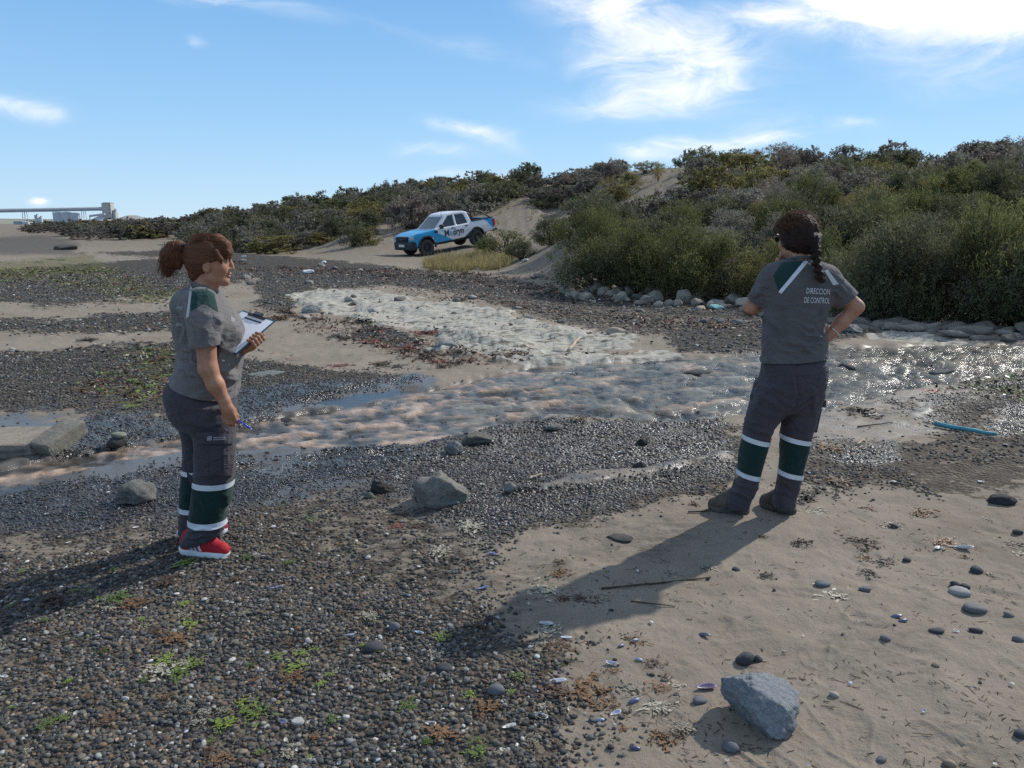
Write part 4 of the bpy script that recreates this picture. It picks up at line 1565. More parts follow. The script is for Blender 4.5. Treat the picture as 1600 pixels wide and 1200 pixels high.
    # tail
    D.chain([hz, H(283, 384), H(274, 388), H(268, 399), H(266, 413), H(267, 429)], [.014, .022, .032, .037, .031, .012], 0.015)
    D.chain([H(283, 385), H(278, 400), H(281, 412), H(284, 420)], [.015, .026, .018, .006], 0.015)
    V, F = D.mesh()
    V = relax(V, F, 1)

    def strand_coord(p):
        q = p - hz
        tail = q[:, 0] < 0.0
        ang = np.arctan2(q[:, 1], q[:, 2] + .02)
        r = np.linalg.norm(q, axis=1)
        t = np.where(tail, np.stack([q[:, 0] * 1.0 + 0.3 * q[:, 2]] * 1, 0)[0] * 9, ang * 1.1)
        u = np.where(tail, q[:, 1] * 9, ang * .2)
        return np.stack([t, u, r * 0.12], -1)
    sc = strand_coord(V)
    V = wrinkle(V, F, lambda p: 0.0022 * fbm(sc[:, 0] * 13, sc[:, 1] * 13, sc[:, 2] * 9, o=3))
    hr = hair_obj('hair', V, F, M_HAIR_A, P, org, strand_coord)
    rg = np.random.default_rng(3)
    cv = []
    for i in range(320):     # loose ends of the tail
        a = rg.normal(size=3) * np.array([.016, .020, .012])
        st_ = np.array([H(275, 386), H(269, 398), H(268, 410)][i % 3]) + a * 1.3
        end = np.array(H(267 + rg.normal() * 7, 428 + rg.normal() * 5)) + np.array([0, rg.normal() * .024, 0])
        mid = (st_ + end) / 2 + np.array([-.014 + rg.normal() * .010, rg.normal() * .012, .004])
        cv.append([st_ * (1 - t) ** 2 + 2 * t * (1 - t) * mid + end * t * t for t in np.linspace(0, 1, 7)])
    for i in range(90):      # fly-away hairs over the crown and fringe
        ph = rg.uniform(-.9, .9)
        st_ = np.array(hc) + Rz @ np.array([.104 * math.cos(2.4 - .2 * ph) * .8, .088 * math.sin(ph), .100 * math.cos(ph * .9)]) * 1.0
        en = np.array(H(345 + rg.uniform(0, 20), 374 + rg.uniform(0, 20), .075 * math.sin(ph)))
        mid = (st_ + en) / 2 + np.array([0, 0, .028 + rg.uniform(0, .008)])
        cv.append([st_ * (1 - t) ** 2 + 2 * t * (1 - t) * mid + en * t * t for t in np.linspace(0, 1, 8)])
    strands('hair_strands', cv, .0011, M_HAIR_A, P, org)
    bm = bmesh.new()
    c = [H(290, 388 - 0)]
    ring_pts = [Vector(hz) + Vector((.003 * math.sin(a), .021 * math.cos(a), .021 * math.sin(a))) - org for a in np.linspace(0, 2 * math.pi, 15)]
    add_tube(bm, ring_pts, .0065, 8, False)
    bm_obj('hair_tie', bm, M_BLACK, P, True)

    # ---- trainers
    g1, g1t = gpt(285, 868), gpt(360, 879)
    o1, Vs, Fs, W = shoe('shoe', (g1.x, g1.y, .022), (g1t.x, g1t.y, .022), .092, P, org, M_RED, M_SOLE, .085, .034)
    bs = bvh_of(Vs, Fs)
    for t0 in (.30, .40, .50):
        q = [W(t0, -.12, .036), W(t0 + .055, -.12, .036), W(t0 + .015, -.12, .080), W(t0 - .035, -.12, .080)]
        sd = -(W(0, 1, 0) - W(0, 0, 0))
        patch('side_stripe', q, bs, (-sd[0], -sd[1], -sd[2]), M_SOLE, o1, org, (2, 5), .0025)
    bm = bmesh.new()
    for i in range(5):
        t0 = .56 + .055 * i
        h = .100 - .0085 * i
        add_tube(bm, [Vector(W(t0, -.022, h - .012)) - org, Vector(W(t0 + .01, 0, h - .004)) - org, Vector(W(t0 + .02, .022, h - .012)) - org], .0035, 6)
    bm_obj('laces', bm, M_RED, o1, True)
    g2, g2t = gpt(281, 846), gpt(358, 838.5)
    shoe('shoe', (g2.x, g2.y, .022), (g2t.x, g2t.y, .022), .092, P, org, M_RED, M_SOLE, .085, .034)

    # ---- clipboard and pen: things of their own
    Cb = empty('clipboard', Vector(TR - Lu * .155 - Su * .11), 0, 'blue clipboard with white paper held against the chest of the woman in red trainers', 'clipboard')
    o0 = Cb.location.copy()

    def Q(s, l, n):
        return Vector(TR - Su * s - Lu * l + nrm * n) - o0

    def plate(name, s0, s1, l0, l1, n0, n1, m, parent, bend=0.0):
        bm = bmesh.new()
        nn_ = 8
        lo_, hi_ = [], []
        for j in range(nn_ + 1):
            for i in range(nn_ + 1):
                s = s0 + (s1 - s0) * i / nn_
                l = l0 + (l1 - l0) * j / nn_
                e = bend * math.sin(3.0 * j / nn_ + 1.2 * i / nn_)
                lo_.append(bm.verts.new(Q(s, l, n0)))
                hi_.append(bm.verts.new(Q(s, l, n1 + e)))
        w = nn_ + 1
        for j in range(nn_):
            for i in range(nn_):
                for A, fl in ((lo_, 1), (hi_, 0)):
                    f = [A[j * w + i], A[j * w + i + 1], A[(j + 1) * w + i + 1], A[(j + 1) * w + i]]
                    bm.faces.new(f[::-1] if fl else f)
        edge = [j for j in range(w)] + [i * w + nn_ for i in range(1, w)] + [nn_ * w + j for j in range(nn_ - 1, -1, -1)] + [i * w for i in range(nn_ - 1, 0, -1)]
        for a, b in zip(edge, edge[1:] + edge[:1]):
            bm.faces.new((lo_[a], lo_[b], hi_[b], hi_[a]))
        bmesh.ops.recalc_face_normals(bm, faces=bm.faces)
        return bm_obj(name, bm, m, parent)
    plate('board', 0, .225, 0, .272, -.003, .0, mat('teal_board', (0.015, 0.09, 0.14), 0.4), Cb)
    plate('paper', .007, .217, .012, .266, .0006, .0016, mat('white_paper', (0.84, 0.85, 0.90), 0.8, 0.2, noise=0.02, nscale=30), Cb, .0012)
    plate('clip', .055, .165, .010, .024, .003, .010, M_BLACK, Cb)
    plate('clip_lever', .085, .135, -.008, .012, .004, .014, mat('clip_steel', (0.12, 0.12, 0.13), 0.3, metallic=0.8), Cb)
    plate('printed_heading', .055, .165, .040, .050, .003, .0036, mat('heading_ink', (0.05, 0.05, 0.07), 0.8), Cb)
    bm = bmesh.new()
    a, b = V3(365, 652, Yh + .024), V3(394, 671, Yh - .01)
    o0 = Vector((a + b) / 2)
    pen = empty('pen', o0, 0, 'blue ballpoint pen in the lowered right hand of the woman with the ponytail', 'pen')
    d = Vector(b - a)
    add_tube(bm, [Vector(a) - o0, Vector(a) + d * .92 - o0], .0042, 8)
    bm_obj('barrel', bm, mat('blue_plastic', (0.03, 0.06, 0.55), 0.3), pen, True)
    bm = bmesh.new()
    add_tube(bm, [Vector(a) + d * .92 - o0, Vector(b) - o0], [.0038, .001], 8)
    bm_obj('tip', bm, M_REFL, pen, True)
    return P


# ================================================== woman seen from behind
def build_woman_b():
    YT = 4.13
    g = gpt(1190, 805)
    org = Vector((g.x, g.y, 0))
    P = empty('person', org, 0, 'woman seen from behind with dark braid, hand on hip, lettered grey T-shirt, brown boots', 'person')
    B = Field((1.02, 3.90, 0.08), (1.98, 4.45, 1.70), 0.0045)
    B.loft([ring(418, 1228, 1276, YT, .06), ring(440, 1205, 1295, YT, .085), ring(470, 1197, 1290, YT, .10), ring(520, 1200, 1280, YT, .095), ring(560, 1198, 1284, YT, .11), ring(600, 1196, 1280, YT, .11)], 0.0)
    for pts in ([(1212, 610), (1190, 660), (1178, 700), (1164, 745), (1154, 786)], [(1252, 610), (1247, 660), (1241, 700), (1233, 745), (1226, 786)]):
        B.chain([V3(x, y, 4.12) for x, y in pts], [.075, .062, .052, .046, .036], 0.05)
    B.chain([V3(1252, 425, YT), V3(1249, 405, YT), V3(1246, 388, YT + .01)], [.070, .056, .056], 0.03)
    # head turned to the left, face away from us
    hc = V3(1246, 366, YT + .02)
    yaw = math.radians(116)            # local +x is the way she looks

    def H(x, y, z):
        return hc + np.array([x * math.cos(yaw) - y * math.sin(yaw), x * math.sin(yaw) + y * math.cos(yaw), z])
    Rz = np.array(Matrix.Rotation(yaw, 3, 'Z'))
    B.ell(H(0, 0, 0), (.094, .076, .094), Rz, 0.0)
    B.ell(H(.042, 0, -.060), (.050, .058, .062), Rz, 0.03)
    B.ell(H(.070, 0, -.118), (.018, .024, .017), Rz, 0.025)
    for s in (-1, 1):
        B.cone(H(.0, s * .050, -.090), H(.066, s * .012, -.116), .020, .016, 0.02)
        B.ell(H(.058, s * .034, -.055), (.022, .022, .022), Rz, 0.025)
        B.ell(H(-.002, s * .078, -.042), (.019, .008, .030), Rz, 0.006)
        B.ell(H(.091, s * .030, -.018), (.014, .017, .011), Rz, 0.012, 'sub')
        B.ell(H(.097, s * .011, -.060), (.010, .008, .007), Rz, 0.005)
    B.chain([H(.094, 0, -.010), H(.103, 0, -.036), H(.112, 0, -.055)], [.007, .008, .0105], 0.010)
    B.ell(H(.092, 0, -.080), (.009, .021, .0055), Rz, 0.006)
    B.ell(H(.089, 0, -.093), (.009, .019, .006), Rz, 0.006)
    # left arm folded up, hand at the chin
    el = V3(1173, 481, 4.20)
    chin = H(.078, .0, -.125)
    wl = np.array(chin) + np.array([.01, .012, -.075])
    B.chain([V3(1206, 436, 4.13), (V3(1206, 436, 4.13) + el) / 2, el], [.052, .046, .040], 0.03)
    B.chain([el, (el + wl) / 2, wl], [.040, .036, .026], 0.02)
    # hand: back of the hand up along the cheek
    up = np.array(H(.055, .045, -.055)) - wl
    up /= np.linalg.norm(up)
    sd = np.cross(up, np.array([0, 1.0, 0]))
    sd /= np.linalg.norm(sd)
    kn = [wl + up * .070 + sd * (.027 - .018 * i) + np.array([0, -.012, 0]) for i in range(4)]
    fg = [[q, q + up * .032 + np.array([.004, -.008, 0]), q + up * .050 + np.array([.012, .004, 0])] for q in kn]
    hand(B, wl, wl + up * .035, kn, fg, [wl + up * .02 + sd * .02, wl + up * .055 + sd * .040, wl + up * .085 + sd * .036])
    # right arm: elbow out, hand on the hip
    er, wr = V3(1338, 480, 4.10), V3(1293, 526, 4.12)
    B.chain([V3(1296, 438, YT), (V3(1296, 438, YT) + er) / 2, er], [.052, .046, .038], 0.03)
    B.chain([er, er * .5 + wr * .5, wr], [.038, .0365, .027], 0.02)
    hd = V3(1272, 541, 4.26) - wr
    hd /= np.linalg.norm(hd)
    sd2 = np.array([0, 0, 1.0])
    kn = [wr + hd * .075 + sd2 * (.027 - .018 * i) for i in range(4)]
    fg = [[q, q + hd * .034, q + hd * .058] for q in kn]
    hand(B, wr, wr + hd * .035, kn, fg, [wr + hd * .02 + sd2 * .02 + np.array([.008, 0, 0]), wr + hd * .03 + sd2 * .045 + np.array([-.005, -.02, 0]), wr + hd * .02 + sd2 * .07 + np.array([-.02, -.03, 0])])
    V, F = B.mesh()
    V = relax(V, F, 1, .5)
    V, F = largest(V, F)
    field_obj('body', V, F, [M_SKIN_B], P, None, org)

    # ---- T-shirt
    T = Field((1.0, 3.90, 0.80), (2.0, 4.45, 1.42), 0.0055)
    T.loft([ring(401, 1231, 1268, YT, .062), ring(408, 1222, 1279, YT, .075), ring(416, 1213, 1289, YT, .092), ring(430, 1201, 1303, YT, .108), ring(450, 1194, 1303, YT, .118), ring(470, 1193, 1297, YT, .122), ring(484, 1193, 1293, YT, .122),
            ring(500, 1192.5, 1288.5, YT, .12), ring(520, 1192, 1288, YT, .118), ring(540, 1191, 1291, YT, .125), ring(556, 1190, 1294, YT, .132), ring(575, 1189, 1295, YT, .135)], 0.0, p=2.3)
    T.chain([V3(1210, 430, YT), V3(1195, 455, 4.155), V3(1177, 480, 4.19)], [.066, .064, .060], 0.05)
    T.chain([V3(1292, 433, YT), V3(1310, 455, 4.12), V3(1336, 482, 4.10)], [.066, .066, .064], 0.05)
    V, F = T.mesh()
    V = relax(V, F, 2)
    V = wrinkle(V, F, lambda p: 0.004 * fbm(p[:, 0] * 8 + p[:, 2] * 6, p[:, 1] * 8, p[:, 2] * 11, o=2) + (0.005 + .010 * (1 - sstep(.86, 1.05, p[:, 2]))) * (np.abs(fbm(p[:, 0] * 4 - p[:, 2] * 5, p[:, 1] * 4, p[:, 2] * 13 + p[:, 0] * 7, o=2)) - .3))
    V = folds(V, F, 4.02, [(1195, 484, 1222, 530, .014, .013), (1222, 530, 1275, 556, .014, .011), (1288, 486, 1262, 512, .012, .010), (1290, 528, 1245, 512, .010, .012), (1291, 538, 1240, 530, .010, .010), (1292, 520, 1262, 508, .009, .008), (1196, 505, 1204, 552, .013, .009),
                           (1190, 462, 1206, 448, .010, .009), (1183, 470, 1203, 462, .009, .008), (1300, 455, 1322, 470, .010, .009), (1305, 447, 1330, 462, .010, .008), (1225, 470, 1232, 545, .018, .007), (1270, 478, 1250, 540, .016, .006), (1215, 548, 1280, 552, .010, .007)], 4.13)
    me = mesh_np('tshirt', V - np.array(org), F)
    bm = bmesh.new()
    bm.from_mesh(me)
    bpy.data.meshes.remove(me)
    a, b = at(1190, 565, YT), at(1294, 556, YT)
    nd = Vector((b.x - a.x, 0, b.z - a.z)).normalized()
    bmesh.ops.bisect_plane(bm, geom=bm.verts[:] + bm.edges[:] + bm.faces[:], plane_co=a - org, plane_no=Vector((-nd.z, 0, nd.x)), clear_inner=True)

    def cut_sleeve(p0, d0, r):
        d0 = Vector(d0).normalized()
        fs = [f for f in bm.faces if (f.calc_center_median() + org - Vector(p0)).length < r]
        gset = set(fs)
        for f in fs:
            gset.update(f.edges)
            gset.update(f.verts)
        bmesh.ops.bisect_plane(bm, geom=list(gset), plane_co=Vector(p0) - org, plane_no=d0, clear_outer=True)
    cut_sleeve(V3(1182.5, 471.5, 4.18), V3(1172, 486, 4.20) - V3(1190, 460, 4.165), .085)
    cut_sleeve(V3(1321.5, 473.5, 4.105), V3(1336, 482, 4.10) - V3(1316, 460.5, 4.12), .135)
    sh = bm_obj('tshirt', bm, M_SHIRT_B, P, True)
    bv = bvh_of(V, F)
    cv = lambda px, py: (at(px, py, YT) - Vector((0, 0, CAM_H))).normalized()
    q = [V3(x, y, 4.0) for x, y in ((1220.5, 459.5), (1216, 456), (1258, 405.5), (1263.5, 409))]
    patch('reflective_stripe', [q[1], q[0], q[3], q[2]], bv, cv(1240, 432), M_REFL, sh, org, (4, 16), .004)
    q = [V3(x, y, 4.0) for x, y in ((1208, 430.5), (1217, 456.5), (1258, 406), (1222, 409))]
    patch('shoulder_panel', q, bv, cv(1230, 430), M_YOKE, sh, org, (14, 14), .0025)
    q = [V3(x, y, 4.0) for x, y in ((1302, 446), (1311, 444), (1293, 421), (1288, 423))]
    patch('reflective_stripe', q, bv, cv(1300, 432), M_PRINT2, sh, org, (4, 10), .004)
    for txt, x0, y0, x1, y1 in (('DIRECCION', 1260, 458.5, 1296.5, 460.5), ('DE CONTROL', 1256.5, 473, 1296.5, 474.5)):
        p0, p1 = V3(x0, y0, 4.0), V3(x1, y1, 4.0)
        stick_text(txt, p0, p1 - p0, (0, 0, 1), .0305, float(np.linalg.norm(p1 - p0)), bv, cv(1278, 465), M_PRINT, sh, org, off=.004)
    bm = bmesh.new()
    c = at(1249, 405, YT)
    add_tube(bm, [Vector((c.x + .066 * math.cos(t), YT + .066 * math.sin(t), c.z + .012 * math.sin(-t))) - org for t in np.linspace(0, 2 * math.pi, 25)], .008, 8, False)
    bm_obj('collar', bm, M_SHIRT_B, sh, True)

    # ---- trousers
    T = Field((0.98, 3.90, 0.02), (1.86, 4.36, 0.90), 0.0055)
    T.loft([ring(545, 1197, 1286, YT, .100), ring(562, 1194.5, 1288, YT, .120), ring(570, 1192, 1291, YT, .135), ring(585, 1190, 1291.5, YT, .148), ring(607, 1181, 1286, YT, .145), ring(625, 1178, 1281, YT, .13), ring(640, 1182, 1274, YT, .11)], 0.0, p=2.3)
    T.loft([ring(600, 1182, 1243, 4.12, .11), ring(628, 1173, 1236, 4.12, .105), ring(649, 1167, 1224, 4.115, .098), ring(664, 1163.5, 1212, 4.11, .092), ring(688, 1160, 1202, 4.11, .085), ring(709, 1156, 1196, 4.11, .08), ring(744, 1150.5, 1186, 4.12, .075),
            ring(763, 1144, 1183, 4.12, .074), ring(780, 1138, 1174, 4.12, .07), ring(793, 1137, 1170, 4.12, .062)], 0.025, p=2.25)
    T.loft([ring(600, 1220, 1287, YT, .11), ring(630, 1223, 1281, YT, .105), ring(660, 1222, 1274, YT, .098), ring(684, 1221, 1266, YT, .088), ring(710, 1220, 1261, YT, .082), ring(737, 1217.5, 1252.5, YT, .076), ring(758, 1214, 1248.5, YT, .074), ring(779, 1208.5, 1244, YT, .07), ring(793, 1208, 1241, YT, .062)], 0.025, p=2.25)
    V, F = T.mesh()
    V = relax(V, F, 2)

    def tw(p):
        cuff = 1 - sstep(0.06, 0.26, p[:, 2])
        knee = np.exp(-((p[:, 2] - .48) / .10) ** 2)
        hip = np.exp(-((p[:, 2] - .74) / .09) ** 2)
        return (0.003 * fbm(p[:, 0] * 8, p[:, 1] * 8, p[:, 2] * 7, o=2) + (0.006 * cuff + .004 * knee + .005 * hip) * fbm(p[:, 0] * 6 + p[:, 2] * 5, p[:, 1] * 7, p[:, 2] * 19 + p[:, 0] * 8, o=2))
    V = wrinkle(V, F, tw)
    V = folds(V, F, 4.02, [(1226, 640, 1182, 606, .014, .011), (1222, 652, 1172, 630, .013, .011), (1226, 642, 1284, 604, .014, .010), (1228, 652, 1280, 622, .012, .009), (1162, 672, 1205, 680, .012, .010), (1164, 662, 1198, 668, .010, .008), (1222, 672, 1262, 676, .012, .009), (1240, 575, 1238, 640, .010, -.008),
                           (1144, 762, 1182, 768, .009, .010), (1140, 776, 1174, 782, .009, .011), (1210, 762, 1247, 766, .009, .010), (1208, 776, 1243, 780, .009, .010), (1200, 600, 1176, 650, .014, .007), (1262, 600, 1274, 655, .014, .007), (1158, 700, 1170, 735, .011, .006), (1240, 698, 1250, 732, .011, .006)], 4.13)
    tr = field_obj('trousers', V, F, M_TROUSER, P, None, org)
    for xs, tl, side in (((1181, 1166), -.235, lambda c: c[:, 0] < at(1209, 700, 4.12).x), ((1243, 1234), -.185, lambda c: c[:, 0] >= at(1209, 700, 4.12).x)):
        n = np.array([-math.sin(tl), 0, math.cos(tl)])
        zz = [(xs[0], 682), (xs[0], 689.5), (xs[1], 736), (xs[1], 743.5)]
        pl = [V3(x, y, 4.12) for x, y in zz]
        band('shin_panel', V, F, ((pl[2], n), (pl[1], n)), side, M_PANEL, tr, org, .002)
        band('reflective_band', V, F, ((pl[1], n), (pl[0], n)), side, M_REFL, tr, org, .004)
        band('reflective_band', V, F, ((pl[3], n), (pl[2], n)), side, M_REFL, tr, org, .004)
    for nm, x0, y0, x1, y1, th in (('cargo_pocket', 1268, 634, 1280.5, 673, .045), ('pocket_flap', 1270, 622, 1286, 633, .055)):
        a, b = V3(x0, y1, 4.12), V3(x1, y0, 4.12)
        bm = bmesh.new()
        add_box(bm, (a[0], 4.12 - th, a[2]), (b[0], 4.12 + th, b[2]), .006)
        sh_ = Matrix.Shear('XZ', 4, (0, 0)) if False else None
        for v in bm.verts:
            f = (v.co.z - a[2]) / (b[2] - a[2])
            if nm == 'cargo_pocket':
                v.co.x += (f - 1) * .018
            v.co -= org
        bm_obj(nm, bm, M_TROUSER, tr)

    # ---- hair and braid
    D = Field((1.20, 3.88, 1.18), (1.82, 4.32, 1.72), 0.0045)
    D.ell(H(-.010, 0, .008), (.108, .094, .104), Rz, 0.0)
    D.ell(H(-.045, -.010, -.050), (.070, .082, .062), Rz, 0.03)
    D.ell(H(-.02, .05, -.035), (.062, .046, .052), Rz, 0.02)
    D.ell(H(-.02, -.05, -.035), (.062, .046, .052), Rz, 0.02)
    D.box(H(.105, 0, -.085), (.062, .2, .085), Rz, .02, .012, 'sub')
    bp = [V3(1270, 376, 4.045), V3(1275, 388, 4.015), V3(1274.5, 400, 3.995), V3(1275.5, 411, 3.988), V3(1279, 422, 3.985), V3(1282, 432, 3.99)]
    D.chain([H(-.085, -.02, -.03), bp[0], bp[1]], [.045, .032, .022], 0.02)
    pts = []
    for i in range(len(bp) - 1):
        for t in (0, .5):
            pts.append(bp[i] * (1 - t) + bp[i + 1] * t)
    pts.append(bp[-1])
    for i, p in enumerate(pts):
        s = 1 if i % 2 else -1
        R = np.array(Matrix.Rotation(math.radians(38 * s), 3, 'Y'))
        w = .0255 - .0006 * i
        D.ell(p + np.array([.0085 * s, -.002, 0]), (w, .020, .014), R, 0.003)
    D.chain([bp[-1], V3(1284, 437, 3.99)], [.014, .018], 0.006)
    V, F = D.mesh()
    V = relax(V, F, 1)
    fc = np.array(H(.06, 0, .08))

    def sc_(p):
        q = p - np.array(H(-.09, 0, -.05))
        return np.stack([np.arctan2(q[:, 0], q[:, 2] + .02) * 1.2 + q[:, 1] * 2, q[:, 1] * 9, np.linalg.norm(q, axis=1) * .12], -1)
    s0 = sc_(V)
    V = wrinkle(V, F, lambda p: .0055 * fbm(s0[:, 0] * 6, s0[:, 1] * 3, s0[:, 2] * 8, o=3) + .004 * fbm(p[:, 0] * 30, p[:, 1] * 30, p[:, 2] * 30, o=2))
    hair_obj('hair', V, F, M_HAIR_B, P, org, sc_)
    rg = np.random.default_rng(8)
    cvs = []
    for i in range(900):
        a = rg.uniform(-1.35, 1.2)
        b_ = rg.uniform(-.9, .9)
        st_ = hc + np.array([.104 * math.sin(a) * math.cos(b_), .100 * math.sin(b_), .104 * math.cos(a) * math.cos(b_) + .006])
        dr = (st_ - hc) / .105
        tang = np.array([rg.normal(), rg.normal() * .6, rg.normal() * .5])
        tang -= dr * (tang @ dr)
        tang /= np.linalg.norm(tang)
        ln = rg.uniform(.03, .10)
        lift = rg.uniform(.004, .026)
        cvs.append([st_ + tang * ln * t + dr * (lift * 4 * t * (1 - t) + .006 * t - .004) - dr * .4 * (ln * t) ** 2 / .105 for t in np.linspace(0, 1, 6)])
    for i in range(60):
        p = pts[rg.integers(0, len(pts))] + rg.normal(size=3) * .006
        e = rg.normal(size=3) * .022 + np.array([0, -.01, -.008])
        cvs.append([p + e * t + np.array([0, 0, -.01]) * t * t for t in np.linspace(0, 1, 5)])
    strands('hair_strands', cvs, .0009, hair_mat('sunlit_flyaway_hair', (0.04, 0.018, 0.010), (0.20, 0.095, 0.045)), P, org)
    # sunglasses
    G = empty('sunglasses', Vector(H(.09, 0, -.02)), 0, 'dark sunglasses worn by the woman with the braid', 'sunglasses')
    o0 = G.location.copy()
    for s in (-1, 1):
        bm = bmesh.new()
        M = Matrix.Translation(Vector(H(.104, s * .034, -.022)) - o0) @ Matrix.Rotation(yaw + s * .25, 4, 'Z')
        r = bmesh.ops.create_uvsphere(bm, u_segments=16, v_segments=8, radius=1)
        for v in bm.verts:
            v.co = M @ Vector((v.co.x * .006, v.co.y * .031, v.co.z * .022))
        bm_obj('lens', bm, M_BLACK, G, True)
        bm = bmesh.new()
        add_tube(bm, [Vector(H(.100, s * .062, -.014)) - o0, Vector(H(.05, s * .096, -.014)) - o0, Vector(H(-.005, s * .094, -.020)) - o0], .0038, 6)
        bm_obj('temple', bm, M_BLACK, G, True)
    bm = bmesh.new()
    add_tube(bm, [Vector(H(.106, -.008, -.016)) - o0, Vector(H(.111, 0, -.014)) - o0, Vector(H(.106, .008, -.016)) - o0], .003, 6)
    bm_obj('bridge', bm, M_BLACK, G, True)
    # bracelet
    c0 = er * .22 + wr * .78
    d = Vector(wr - er).normalized()
    u = d.cross(Vector((0, 1, 0))).normalized()
    w = d.cross(u)
    bm = bmesh.new()
    add_tube(bm, [u * .036 * math.cos(t) + w * .036 * math.sin(t) for t in np.linspace(0, 2 * math.pi, 20)], .0028, 6, False)
    br = bm_obj('bracelet', bm, mat('silver', (0.7, 0.7, 0.7), 0.25, metallic=1.0), None, True)
    br.location = Vector(c0)
    tag(br, 'thin silver bracelet on the bent right arm of the woman with the braid', 'bracelet')

    # ---- boots
    h1, t1 = gpt(1166, 803), gpt(1107, 797)
    o1, _, _, W = shoe('boot', (h1.x, h1.y, .006), (t1.x, t1.y, .006), .098, P, org, M_BOOT, M_BOOTSOLE, .13, .032, True)
    h2, t2 = gpt(1238, 804), gpt(1190, 790)
    o2, _, _, W2 = shoe('boot', (h2.x, h2.y, .006), (t2.x, t2.y, .006), .098, P, org, M_BOOT, M_BOOTSOLE, .13, .032, True)
    return P


WOMAN_A = build_woman_a()
WOMAN_B = build_woman_b()

# ------------------------------------------------------------------ pickup truck (x forward, y left, origin under the front axle)
def in_poly(x, z, poly):
    return poly_sd(x, z, poly, 1.0) > 0


